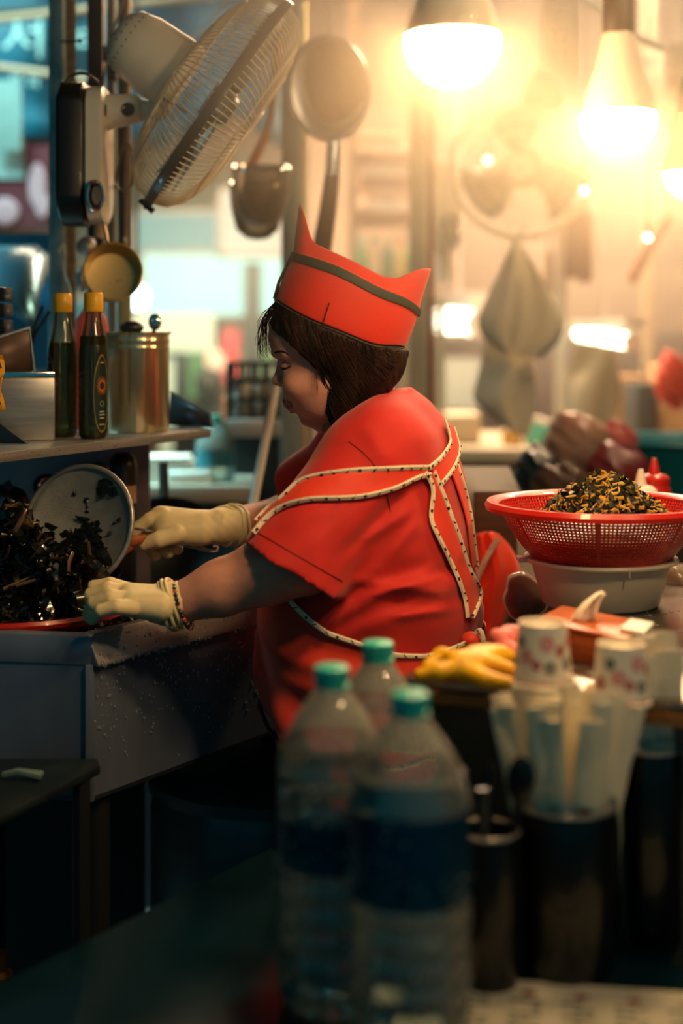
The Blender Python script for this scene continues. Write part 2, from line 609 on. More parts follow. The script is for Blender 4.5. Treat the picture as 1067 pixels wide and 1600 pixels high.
# low shelf in front of the sink's side, with a clip lying on it
low = thing('low_shelf', 'dark steel ledge in front of the sink side with wet grey surface', 'ledge', P(40, 1240, 1.8) * 1 - Vector((0, 0, 0.05)))
zl = P(0, 1200, 1.85).z
pa, pb, pc, pd = P(157, 1207, 1.86), P(-60, 1290, 1.60), P(-140, 1290, 1.62), P(-140, 1200, 1.88)
MB().prism([q2(pa), (pb.x, pb.y), (pb.x - .2, pb.y), (pd.x, 1.895), (pa.x - .01, 1.895)], zl - 0.012, zl).build('ledge_top', mat('ledge_dark', '#2b3a40', .4, .5, vary=.3, scale=12), low, bevel=0.003)
for x, y in ((-.34, 1.84), (-.5, 1.66)):
    MB().tube([(x, y, 0), (x, y, zl - .011)], 0.012, 8).build('leg', mat('leg_dark'), low)
cl = MB()
for s in (0, 1):
    q = P(5, 1222 + 8 * s, 1.80); 
    cl.tube([(q.x, q.y, zl + .006), (q.x + .02, q.y - .004, zl + .012), (q.x + .05, q.y + .004 - .01 * s, zl + .006)], 0.0045, 6)
tag(cl.build('plastic_clip', mat('grey_green_plastic', '#6f8a86', 0.4)), 'small grey plastic clip lying on the dark steel ledge', 'clip')

o = MB().box((-.66, 2.585, .34), (.60, .012, .68)).build('back_board', mat('board_black', '#0b0f11', .8))  # black sheet added for the dark under the sink; hides the posts
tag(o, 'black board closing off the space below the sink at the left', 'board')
# dark pans and cylinders stored under the sink
gas = thing('steel_pot', 'large dark steel pot stored under the sink behind the water bottles', 'pot', (-0.13, 2.52, 0.0))
Mx = Matrix.Translation((-0.13, 2.52, 0.0))
MB().lathe([(0.0, 0.0), (0.2, 0.0), (0.21, 0.03), (0.21, 0.50), (0.2, 0.54)], 40, Mx).build('pot_body', steel_d, gas)
MB().lathe([(0.215, 0.53), (0.215, 0.55), (0.19, 0.575), (0.10, 0.60), (0.0, 0.605)], 40, Mx).build('lid', steel_d, gas)
MB().lathe([(0.014, 0.6), (0.02, 0.625), (0.0, 0.635)], 14, Mx).build('lid_knob', black, gas)
def drum(cx_, cy_, z, r, l, ax, label, nm='steel_drum', m=steel_d):
    t = thing(nm, label, 'pot', (cx_, cy_, z - r))
    M = mtx((cx_, cy_, z), ax)
    MB().lathe([(r * .97, 0), (r, .01), (r, l - .01), (r * .97, l)], 40, M).build('drum_wall', m, t)
    MB().lathe([(0, .02), (r * .8, .02), (r * .97, .0)], 40, M).build('drum_face', m, t)
    MB().tube([M @ Vector((r * math.cos(a), r * math.sin(a), 0)) for a in np.linspace(0, 2 * math.pi, 49)[:-1]], .004, 6, closed=True).build('rolled_rim', chrome, t)
    return t
drum(-0.245, 2.02, 0.31, 0.115, 0.3, (0.25, -0.95, 0.05), 'dark steel stockpot lying on its side below the sink')
can = thing('gas_bottle', 'dark round gas bottle with brass valve on the floor below the sink', 'gas bottle', (-0.47, 1.93, 0))
MB().lathe([(0.0, 0), (.11, 0), (.13, .03), (.13, .30), (.11, .37), (.05, .41), (.0, .415)], 32, Matrix.Translation((-.47, 1.93, 0))).build('bottle_body', mat('gas_grey', '#14191a', 0.6, 0.1), can)
MB().lathe([(.02, .41), (.02, .45), (.012, .455), (.012, .48), (0, .482)], 12, Matrix.Translation((-.47, 1.93, 0))).build('valve', mat('brass', '#8a6a35', 0.35, 0.9), can)

# ------------------------------------------------------------------ foreground table of dark steel
ZT = EYE - 0.64
k_ = Vector((-0.0893, 1.776, 0)); dT = Vector((-0.2467, -0.368, 0)).normalized()
e1 = k_ + dT * 1.5
tab = thing('steel_table', 'dark polished steel table in front holding water bottles and chopstick cups', 'table', (0.25, 1.1, 0))
poly = [q2(e1), q2(k_), (0.045, 1.555), (1.1, 1.147), (1.1, 0.55), (e1.x + .05, e1.y)]
MB().prism(poly, ZT - 0.03, ZT).build('table_top', steel_tab, tab, bevel=0.004)
for x, y in ((-.03, 1.52), (.8, 1.18), (.75, .75)):
    MB().tube([(x, y, 0), (x, y, ZT - .029)], 0.018, 10).build('leg', steel_d, tab)
# ------------------------------------------------------------------ counter on the right
ZC = EYE - 0.38
ctr = thing('counter', 'steel topped counter with wooden front edge carrying the red colander and cups', 'counter', (0.5, 1.8, 0))
f0 = Vector((0.062, 1.583, 0)); dA = Vector((0.5226, 0.8526, 0)); dB = Vector((0.93, -0.36, 0)).normalized()
g0 = f0 + dA * 0.95; g1 = f0 + dB * 1.15; g2 = g1 + dA * 0.95
MB().prism([q2(f0), q2(g1), q2(g2), q2(g0)], ZC - 0.012, ZC).build('counter_top', mat('counter_steel', '#8b8279', 0.25, 0.75, vary=0.25, scale=10, rvary=0.1), ctr, bevel=0.002)
MB().prism([q2(f0 - dB * 0 + Vector((0, 0, 0)) - dA * 0.004), q2(g1 - dA * .004), q2(g1 + dA * .018), q2(f0 + dA * .018)], ZC - 0.024, ZC - 0.0125).build('front_edge', mat('edge_wood', '#9a6a34', 0.45, vary=0.3, scale=20), ctr)
MB().prism([q2(f0 + dA * .02 + dB * .01), q2(g1 + dA * .02), q2(g2 - dA * .02), q2(g0 - dA * .02 + dB * .01)], 0.03, ZC - 0.025).build('counter_body', mat('counter_grey', '#59564f', 0.55, 0.1, vary=0.25, scale=5), ctr)
dr = MB()
for i in range(170):
    u, v = rng.random() * .5, rng.random() * .5
    p = f0 + dA * (0.02 + u) + dB * (0.015 + v * .4)
    r = .0012 + .0028 * rng.random() ** 2
    dr.ball((p.x, p.y, ZC), (r * 1.3, r, r * .45), 8, 4)
w = dr.build('water_beads', water_m, ctr); w['kind'] = 'stuff'

# ------------------------------------------------------------------ shelf on the left with posts
ZF = EYE - 0.155
sA = Vector((-0.467 - .242 * .35, 1.927 - .509 * .35, 0)); sB = Vector((-0.225, 2.436, 0))
dS = (sB - sA).normalized(); nS = Vector((-dS.y, dS.x, 0))
shelf = thing('wall_shelf', 'wet steel shelf holding the oil bottles and the tin canister', 'shelf', (sB.x - .1, sB.y - .1, ZF - .02))
sC = sB + nS * 0.34; sD = sA + nS * 0.5
MB().prism([q2(sA), q2(sB), q2(sC), q2(sD)], ZF - 0.0145, ZF).build('shelf_board', steel, shelf, bevel=0.002)
gq = [P(332, 668, 2.436), P(328, 647, 2.44), P(266, 612, 2.52), P(262, 664, 2.52)]
m_ = MB(); m_.add(gq, [(0, 1, 2, 3)]); m_.build('end_plate', steel_d, shelf, solid=0.003)
m_ = MB(); m_.tube([gq[0], gq[1], gq[2]], .0022, 6); m_.build('plate_rim', steel, shelf)
b = MB()
for i in range(60):
    u = rng.random(); p = sA.lerp(sB, u) - nS * .0004
    r = .0006 + .0008 * rng.random()
    b.ball((p.x, p.y, ZF - rng.random() * .014), r, 6, 4)
w = b.build('water_beads', water_m, shelf); w['kind'] = 'stuff'
for u in (.45, .93):
    q = sA.lerp(sB, u) + nS * .2
    MB().prism([(0, 0), (.16, 0), (0, -.09)], -.002, .002, mtx((q.x, q.y, ZF - .0146), dS, nS * -1) @ Matrix.Rotation(0, 4, 'Z')).build('bracket', steel_d, shelf)

def post(name, label, px0, px1, D, z0, z1, m, depth=None, round_=False):
    a, c = P(px0, 0, D).x, P(px1, 0, D).x
    w = c - a
    if round_:
        o = MB().tube([((a + c) / 2, D, z0), ((a + c) / 2, D, z1)], w / 2, 16).build(name, m)
    else:
        o = MB().box(((a + c) / 2, D, (z0 + z1) / 2), (w, depth or w, z1 - z0)).build(name, m, bevel=0.002)
    return tag(o, label, 'post')
RZ = 3.3
post('steel_post', 'square teal grey steel post at far left behind the fan mount', 78, 101, 2.62, 0, RZ, galv)
post('wooden_post', 'pale narrow wooden batten beside the teal steel post', 104, 118, 2.66, 0, RZ, mat('pale_wood', '#a08a68', 0.6, vary=0.4, scale=14, stretch=(1, 1, 6)))
post('dark_post', 'wide dark post behind the arm of the fan', 138, 163, 2.72, 0, RZ, mat('dark_paint', '#12222a', 0.5))
post('conduit_pipe', 'thin grey conduit pipe beside the wide dark post', 167, 182, 2.7, 0, RZ, mat('conduit_grey', '#8d8a80', 0.5, 0.3, vary=0.3, scale=12), round_=True)
post('round_post', 'round brownish steel pole holding the saucepan behind the fan', 184, 206, 2.68, 0, RZ, mat('pole_brown', '#6f6258', 0.35, 0.6, vary=0.3, scale=14), round_=True)
# ------------------------------------------------------------------ fans
cage_m = mat('cage_wire', '#ddd2b4', 0.4)
blade_m = mat('smoke_blade', '#54707a', 0.25, trans=0.35, coat=0.4)
def fan_head(t, c, axis, up, R, motor_m, cage, band_m, wires=104):
    """Cage, blades and motor; local +Z is the blowing direction."""
    k = R / 0.2
    M = mtx(c, axis, up) @ Matrix.Scale(k, 4)
    g = MB()
    for j in range(wires):
        a = 2 * math.pi * j / wires
        pts = []
        for (r, z) in ((.035, .066), (.08, .066), (.125, .061), (.165, .047), (.188, .028), (.1965, .004)):
            aa = a + (0.2 - r) * 0.6
            pts.append((r * math.cos(aa), r * math.sin(aa), z))
        g.tube(pts, .0011, 4, caps=False, M=M)
    for r, z in ((.10, .0648), (.15, .0535)):
        g.tube([(r * math.cos(a), r * math.sin(a), z) for a in np.linspace(0, 2 * math.pi, 49)[:-1]], .0013, 4, closed=True, M=M)
    o = g.build('front_grille', cage, t); o['kind'] = 'stuff'
    g = MB()
    for j in range(wires):
        a = 2 * math.pi * (j + .5) / wires
        pts = []
        for (r, z) in ((.058, -.085), (.10, -.08), (.14, -.07), (.17, -.052), (.189, -.03), (.1965, -.006)):
            aa = a - (0.2 - r) * 0.5
            pts.append((r * math.cos(aa), r * math.sin(aa), z))
        g.tube(pts, .0011, 4, caps=False, M=M)
    for r, z in ((.12, -.0755), (.165, -.0555)):
        g.tube([(r * math.cos(a), r * math.sin(a), z) for a in np.linspace(0, 2 * math.pi, 49)[:-1]], .0013, 4, closed=True, M=M)
    o = g.build('rear_grille', cage, t); o['kind'] = 'stuff'
    MB().lathe([(.1985, -.0075), (.2045, -.008), (.2055, 0), (.2045, .008), (.1985, .0075), (.1985, -.0075)], 72, M, caps=False).build('cage_band', band_m, t)
    MB().lathe([(.0, .07), (.034, .069), (.037, .064), (.03, .06), (0, .06)], 28, M).build('front_badge', cream, t)
    for i in range(3):
        rows = []
        for s in np.linspace(0, 1, 7):
            r = .03 + .15 * s
            w0 = -.25 - .30 * s; w1 = .55 + .30 * s - .35 * s * s * s
            row = []
            for q in np.linspace(0, 1, 6):
                a = w0 + (w1 - w0) * q + i * 2 * math.pi / 3
                z = .018 - .032 * q + .006 * math.sin(q * math.pi)
                row.append(M @ Vector((r * math.cos(a), r * math.sin(a), z)))
            rows.append(row)
        MB().grid(rows).build('blade', blade_m, t, solid=0.0018 * k, off=0)
    MB().lathe([(0, .03), (.022, .028), (.032, .016), (.033, -.02), (0, -.02)], 24, M).build('hub', blade_m, t)
    MB().lathe([(.04, -.062), (.060, -.068), (.062, -.082), (.062, -.10), (.0585, -.155), (.051, -.184), (.034, -.200), (0, -.205)], 40, M).build('motor_housing', motor_m, t); mh = COL.objects[-1]
    v = MB()
    for ring, rr, zz in ((0, .0535, -.176), (1, .0465, -.1895), (2, .0375, -.1975)):
        for j in range(26 - 6 * ring):
            a = 2 * math.pi * j / (26 - 6 * ring)
            v.ball((rr * math.cos(a), rr * math.sin(a), zz), .0014, 6, 4, M)
    o = v.build('vent_holes', black_m, mh); o['kind'] = 'stuff'
    s = MB()
    q = M @ Vector((-.207, 0, 0))
    s.tube([M @ Vector((-.203, -.006, -.014)), M @ Vector((-.207, 0, .014))], .005 * k, 8)
    s.tube([M @ Vector((-.21, -.018, 0)), M @ Vector((-.21, .014, 0))], .0025 * k, 6)
    s.build('band_clip', black, t)
    return M

fan = thing('wall_fan', 'cream wall fan with teal banded cage and black mount, tilted down at upper left', 'fan', P(126, 235, 2.36))
fc = P(341, 163, 2.36)
fax = Vector((0.81, 0.13, -0.57)).normalized()
fup = Vector((0.573, 0.0, 0.82))
Mf = fan_head(fan, fc, fax, fup, 0.203, cream, cage_m, mat('teal_black_band', '#0c2530', 0.3, coat=0.4))
# mount: black back shell, cream front cover
def rrect(w, h, r, n=5, rb=None):
    rb = r if rb is None else rb
    pts = []
    for (cx_, cz_, a0, rr) in ((w / 2 - r, h / 2 - r, 0, r), (-w / 2 + r, h / 2 - r, 90, r), (-w / 2 + rb, -h / 2 + rb, 180, rb), (w / 2 - rb, -h / 2 + rb, 270, rb)):
        for i in range(n + 1):
            a = math.radians(a0 + 90 * i / n)
            pts.append((cx_ + rr * math.cos(a), cz_ + rr * math.sin(a)))
    return pts
bz = P(120, 235, 2.3)
kk = S(2.3)
def plate(x0, x1, w, h, cz, M=None):
    # plate whose faces look along X
    b = MB()
    ol = rrect(w, h, w * .3, 6, w * .38)
    xs = [x0, x0 + (x1 - x0) * .12, x0 + (x1 - x0) * .88, x1]; sc = [.9, 1.0, 1.0, .93]
    rows = [[Vector((x, 2.36 + p[0] * s, cz + p[1] * s)) for p in ol] for x, s in zip(xs, sc)]
    b.grid(rows, closed=True)
    n = len(ol)
    b.f.append(tuple(range(n))); b.f.append(tuple(range(3 * n, 4 * n)))
    return b
xa, xb, xc = P(90, 0, 2.32).x, P(134, 0, 2.32).x, P(163, 0, 2.32).x
plate(xa, xb, .125, 227 * kk, P(0, 236, 2.3).z).build('back_shell', mat('fan_black', '#05080c', 0.42, coat=0.1), fan)
fcov = plate(xb - .001, xc, .118, 215 * kk, P(0, 237, 2.3).z).build('front_cover', cream, fan)
dq = P(147, 306, 2.292)
Md = mtx(dq, Vector((0.55, -0.83, 0)))
MB().tube([Md @ Vector((.024 * math.cos(a), .0135 * math.sin(a), .004)) for a in np.linspace(0, 2 * math.pi, 33)[:-1]], .0028, 8, closed=True).build('dial_ring', chrome, fcov)
MB().lathe([(0, .009), (.008, .009), (.011, .004), (.011, -.004)], 20, Md @ Matrix.Diagonal((1.9, 1.05, 1, 1))).build('dial_knob', black, fcov)
a0 = P(150, 177, 2.355); a1 = P(222, 169, 2.355)
farm = MB().tube([a0, a0.lerp(a1, .12), a0.lerp(a1, .3), a0.lerp(a1, .8), a0.lerp(a1, .96), a1], [.042, .033, .0295, .025, .023, .016], 20).build('arm', cream, fan)
cq = P(200, 171, 2.329)
MB().lathe([(0, -.002), (.0105, -.002), (.0115, .001), (.0095, .0015), (.009, 0), (0, 0)], 24, mtx(cq, (0, -1, 0))).build('pivot_cap', black, farm)
for i, c in enumerate(('#2f9a5a', '#2b3a5a', '#3d4a5a', '#8a3040')):
    q = P(158.5, 165.3 + 4.4 * i, 2.322)
    MB().box(q, (.0165, .003, .0042)).build('sticker_stripe', mat('sticker_%s' % c[1:], c, .5), farm)
mq = Mf @ Vector((-.03, 0, -.12))
MB().tube([P(216, 170, 2.36), P(236, 176, 2.36), P(250, 168, 2.36), P(262, 150, 2.365)], [.018, .02, .02, .016], 12).build('tilt_joint', cream, fan)
MB().ball(P(241, 185, 2.335), .007, 12, 8).build('tilt_screw', chrome, fan)
MB().tube([P(248, 150, 2.31), P(292, 176, 2.31)], .0016, 6).build('seam_strip', black_m, fan)
# cables around the mount
def cable(label, pts, r, m, name='cable'):
    o = MB().tube(spline(pts, max(8, 6 * len(pts))), r, 6).build(name, m)
    return tag(o, label, 'cable')
wire_g = mat('wire_grey', '#7a7468', 0.5)
wire_d = mat('wire_dark', '#1a2226', 0.5)
cable('grey cable looping over the top of the fan mount', [P(100, 130, 2.28), P(112, 118, 2.3), P(135, 116, 2.32), P(152, 128, 2.34), P(158, 140, 2.36)], .0022, wire_d)
cable('thin grey wire slanting down behind the fan arm', [P(196, -10, 2.55), P(180, 40, 2.55), P(168, 90, 2.56), P(160, 140, 2.57), P(157, 200, 2.58)], .0022, wire_g)
cable('tangled grey wire hanging in a loop below the fan arm', [P(176, 200, 2.5), P(172, 240, 2.48), P(178, 285, 2.46), P(195, 298, 2.45), P(207, 285, 2.45), P(206, 240, 2.47), P(196, 222, 2.5), P(186, 250, 2.5), P(178, 300, 2.5)], .0021, wire_g)
cable('dark wire running down beside the looped wire', [P(164, 195, 2.52), P(168, 240, 2.5), P(165, 280, 2.5), P(172, 310, 2.52), P(170, 345, 2.55)], .0022, wire_d)
cable('thin white cord slanting up to the right behind the fan', [P(206, 118, 2.69), P(250, 92, 2.8), P(290, 66, 2.9), P(330, 30, 2.95), P(365, -8, 2.95)], .0022, mat('cord_white', '#b9b4a4', 0.6))
cb = MB(); 
cb.box(P(174, 86, 2.62), (.026, .03, .03)).box(P(176, 112, 2.61), (.018, .03, .034))
tag(cb.build('cable_clamp', mat('clamp_dark', '#14282e', .5, .3), bevel=.002), 'dark cable clamp fixed to the post behind the fan motor', 'clamp')
nl = MB().tube([P(96, 65, 2.58), P(125, 64, 2.5)], .0022, 6); nl.ball(P(125, 64, 2.5), .0042, 8, 6)
tag(nl.build('nail', mat('rusty', '#1c2a2c', .5, .7)), 'nail sticking out of the batten above the fan mount', 'nail')
# ------------------------------------------------------------------ water bottles (foreground)
cap_m = mat('teal_cap', '#2fc4b4', 0.35, coat=0.2)
pet = glass_mat('clear_plastic', '#f6fbf6', 0.06, milky=0.2, ior=1.75)
blue_lab = glass_mat('blue_label_film', '#2a7fa8', 0.2, milky=0.22)
water = mat('water', '#e6f6f6', 0.02, trans=1.0, ior=1.33)
def make_bottle(loc, label, h=0.31, r=0.052, lab=(.46, .70), fill=.80):
    t = thing('water_bottle', label, 'bottle', (0, 0, 0), 'two-litre water bottles on the front table')
    p = [(0, .006), (.03, .0), (r * .9, .004), (r, .02)]
    z = .02
    while z < h * .64:
        p += [(r, z + .012), (r * .955, z + .016), (r, z + .020)]
        z += .024
    p += [(r, h * .69), (r * .97, h * .73), (r * .86, h * .79), (r * .66, h * .85), (r * .42, h * .905), (.0145, h * .935), (.0135, h * .95), (.0135, h * .985)]
    bb_ = MB().lathe(p, 40, caps=False).build('bottle_body', pet, t)
    bd = MB()
    for i in range(130):
        zb = h * (.2 + .70 * rng.random()); a = rng.random() * 6.283
        rr = float(np.interp(zb, [q[1] for q in p], [q[0] for q in p]))
        q = .0010 + .0016 * rng.random()
        bd.ball((rr * math.cos(a), rr * math.sin(a), zb), q, 6, 4)
    o = bd.build('condensation', water_m, bb_); o['kind'] = 'stuff'  # beads added to give the bottle its bright sparkles
    w = [(0, .008)] + [(max(q[0] - .0012, 0.001), q[1] + .001) for q in p[1:] if q[1] < h * fill]
    w += [(w[-1][0], h * fill), (0, h * fill)]
    MB().lathe(w, 40).build('water', water, t)
    MB().lathe([(r * 1.006, h * lab[0]), (r * 1.008, h * lab[0] + .002), (r * 1.008, h * lab[1]), (r * 1.006, h * lab[1])], 40, caps=False).build('label_band', blue_lab, t)
    c = MB().lathe([(.0155, h * .952), (.0165, h * .955), (.0165, h * .995), (.0145, h), (0, h)], 30)
    for j in range(30):
        a = 2 * math.pi * j / 30
        c.box((.0166 * math.cos(a), .0166 * math.sin(a), h * .976), (.0012, .0012, .011), None)
    c.build('cap', cap_m, t)
    MB().lathe([(.0165, h * .935), (.0175, h * .937), (.0175, h * .946), (.0165, h * .948)], 30).build('neck_ring', cap_m, t)
    t.location = loc
    return t
def onT(px, D, z=None): 
    q = P(px, 0, D); return Vector((q.x, D, ZT if z is None else z))
make_bottle(onT(640, 1.25), 'large clear water bottle with teal cap, nearest of three on the front table', .327, .0535)
make_bottle(onT(518, 1.36), 'large clear water bottle with teal cap, leftmost of three on the front table', .325, .0525, (.43, .57), .78)
make_bottle(onT(590, 1.50), 'clear water bottle with teal cap, standing behind the other two on the front table', .318, .05, (.38, .6), .8)

# ------------------------------------------------------------------ chopstick cups
cup_m = mat('black_cup', '#0a0f0e', 0.28, 0.2, coat=0.3)
def make_cup(loc, r, h, label, name='chopstick_cup'):
    t = thing(name, label, 'cup', (loc.x, loc.y, loc.z))
    M = Matrix.Translation(loc)
    MB().lathe([(0, .0), (r * .93, 0), (r * .96, .004), (r, h - .003), (r * .985, h), (r * .955, h - .002), (r * .9, .012), (0, .01)], 44, M).build('cup_wall', cup_m, t)
    MB().tube([M @ Vector((r * .98 * math.cos(a), r * .98 * math.sin(a), h)) for a in np.linspace(0, 2 * math.pi, 45)[:-1]], .0022, 8, closed=True).build('steel_lip', steel, t)
    return t
c1p = onT(882, 1.44); c2p = onT(1014, 1.51); c3p = onT(762, 1.40)
make_cup(c1p, .054, .168, 'black round cup with steel lip packed with paper chopstick sleeves')
make_cup(c2p, .038, .205, 'taller black cup with printed chopstick sleeves at the right edge of the table')
make_cup(c3p, .031, .152, 'narrow black cup with dark spoon handles, between the bottles and the sleeves', 'spoon_cup')
paper = mat('sleeve_paper', '#f0e6c9', 0.7, vary=0.12, scale=40)
ink = mat('ink', '#2b3a3a', 0.7)
ink_r = mat('ink_red', '#b0282c', 0.7)
stick_m = mat('bamboo', '#caa870', 0.6)
def glyph(b, M, x, z, s):
    """A blurred, unreadable block glyph of a few strokes."""
    k = rng.integers(0, 3)
    bars = [((0, .3), (.8, .12)), ((-.2, 0), (.12, .6)), ((.25, .05), (.12, .8)), ((0, -.3), (.7, .12)), ((0, 0), (.5, .1))]
    for i, (c, w) in enumerate(bars):
        if i == k + 2: continue
        b.box((x + c[0] * s, -.0006, z + c[1] * s), (w[0] * s, .0006, w[1] * s), M)
def sleeve(loc, lean, az, L, w, label, printing='grey'):
    t = thing('chopstick_sleeve', label, 'chopstick sleeve', (0, 0, 0), 'paper chopstick sleeves in the black cups')
    rows = []
    th = .0032
    n = 12
    for i in range(n + 1):
        u = i / n
        ww = w / 2 * (1 + (.10 * math.sin(u * 3.1)))
        z = L * u
        cr = 0.0012 * math.sin(i * 2.1 + loc.x * 300) + (0.004 * (u - .86) / .14 * math.sin(loc.x * 900) if u > .86 else 0)
        t_ = th * (1 if u < .85 else 1 - .75 * (u - .85) / .15)
        rows.append([Vector((-ww, cr, z)), Vector((-ww * .5, -t_ + cr, z)), Vector((ww * .5, -t_ + cr, z)), Vector((ww, cr, z + (.002 * math.sin(loc.x * 700) if i == n else 0))), Vector((ww * .5, t_ + cr, z)), Vector((-ww * .5, t_ + cr, z))])
    b = MB().grid(rows, closed=True)
    b.f.append(tuple(range(6))); b.f.append(tuple(range(n * 6, n * 6 + 6)))
    ps = b.build('paper_sleeve', paper, t, smooth=50)
    g = MB(); Mg = Matrix.Translation((0, -th - .0004, 0))
    if printing == 'grey':
        for i in range(3): glyph(g, Mg, 0, L * (.62 - .10 * i), .0095)
        o = g.build('printed_text', ink, ps); o['kind'] = 'stuff'
    elif printing == 'red':
        g.lathe([(0, 0), (1, 0)], 24, Mg @ Matrix.Translation((0, 0, L * .62)) @ Matrix.Diagonal((.0065, 1, .014, 1)) @ Matrix.Rotation(math.pi / 2, 4, 'X'))
        g.build('printed_logo', ink_r, ps)
    elif printing == 'block':
        for i in range(5):
            for j in (-1, 0, 1): glyph(g, Mg, j * .0075, L * (.68 - .065 * i), .0075)
        o = g.build('printed_text', ink, ps); o['kind'] = 'stuff'
    t.rotation_euler = (lean[0], lean[1], az)
    t.location = loc
    return t
k = 0
side = {-1: 'left', 0: 'middle', 1: 'right'}
for ring, (rr, n, off) in enumerate(((.043, 17, .1), (.028, 11, .5), (.010, 5, .2))):
    for j in range(n):
        a = 2 * math.pi * (j + .25 * rng.random()) / n + off
        x, y = rr * math.cos(a), rr * math.sin(a)
        lean = (-y * 4.6 + rng.normal() * .012, x * 5.6 + rng.normal() * .015)
        az = rng.normal() * .25 + (6 * x)
        pr = ('grey', 'none', 'grey', 'red', 'grey')[k % 5]
        u_ = 'front row' if y < -.014 else ('back row' if y > .014 else 'middle row')
        nm = {'grey': 'with small grey lettering', 'red': 'with a red oval mark', 'none': 'without visible print'}[pr]
        order = ('first', 'second', 'third', 'fourth', 'fifth', 'sixth', 'seventh', 'eighth', 'ninth', 'tenth', 'eleventh', 'twelfth', 'thirteenth', 'fourteenth', 'fifteenth', 'sixteenth', 'seventeenth')[j]
        sleeve(c1p + Vector((x * .22, y * .22, .014)), lean, az, .255 + rng.random() * .02, .021 + .006 * rng.random(), 'paper sleeve %s, %s counter-clockwise in %s ring of wide cup' % (nm, order, ('outer', 'inner', 'central')[ring]), pr)
        k += 1
for j, (x, y, w, pr) in enumerate(((-.014, -.018, .044, 'block'), (.016, -.014, .032, 'block'), (-.022, .006, .034, 'grey'), (-.006, .016, .034, 'none'), (.016, .016, .03, 'none'))):
    sleeve(c2p + Vector((x * .7, y * .7, .014)), (.02, 1.2 * x), .1 - .2 * (x > 0), .292 + .005 * j, w, 'pale sleeve with %s in tall right cup, %s' % ('a block of dark print' if pr == 'block' else 'little print', ('front left', 'front right', 'far left', 'back centre', 'back right')[j]), pr)
for j, (x, y, l, az) in enumerate(((-.016, -.008, .205, .2), (-.004, -.015, .19, 0), (.006, .01, .20, .5), (.017, -.006, .215, -.3), (-.012, .012, .195, .9))):
    t = thing('spoon', 'dark handled spoon in the narrow black cup, ' + ('left one', 'front one', 'back one', 'right one with its bowl up', 'back left one')[j], 'spoon', (0, 0, 0), 'spoons in the narrow cup')
    if j == 3:
        MB().tube([(0, 0, 0), (0, .0, l - .04)], [.0035, .004], 8).build('handle', black, t)
        MB().ball((0, 0, l - .018), (.014, .005, .024), 14, 10).build('bowl', black, t)
    else:
        MB().tube([(0, 0, 0), (0, 0, l * .7), (0, 0, l)], [.003, .004, .0065], 8, flat=.5).build('handle', black if j != 1 else steel_d, t)
        MB().ball((0, 0, .014), (.012, .004, .012), 12, 8).build('bowl', black, t)
    t.rotation_euler = (-y * 6, x * 7, az); t.location = c3p + Vector((x * .6, y * .6, .012))

# ------------------------------------------------------------------ printed menu sheet on the table
menu = thing('menu_sheet', 'laminated white menu sheet with rows of print lying at the right front of the table', 'menu', onT(950, 1.31, ZT))
mq = onT(990, 1.28, ZT + .0022)
Mm = Matrix.Translation(mq) @ Matrix.Rotation(math.radians(-9), 4, 'Z')
msheet = MB().box((0, 0, -.0008), (.42, .21, .0016), Mm).build('sheet', mat('menu_paper', '#c9c7b6', 0.35, coat=.5), menu)
g, gr, gs = MB(), MB(), MB()
for c in range(8):
    x = -.16 + c * .05
    MB().box((x + .014, .078, .0003), (.012, .010, .0004), Mm).build('printed_heading', mat('menu_red', '#8a3a40', .5), msheet)
    for r_ in range(5):
        for q in range(3):
            if rng.random() < .8:
                g.box((x + q * .0105, .062 - r_ * .013, .0003), (.008, .006, .0004), Mm)
for c in range(7):
    MB().lathe([(0, 0), (.016, 0)], 20, Mm @ Matrix.Translation((-.175 + c * .045, -.035, .0004)) @ Matrix.Diagonal((1, .7, 1, 1))).build('printed_oval', mat('menu_green', '#243c3c', .5), msheet)
o = g.build('printed_rows', mat('menu_ink', '#4a5a5a', .5), msheet); o['kind'] = 'stuff'

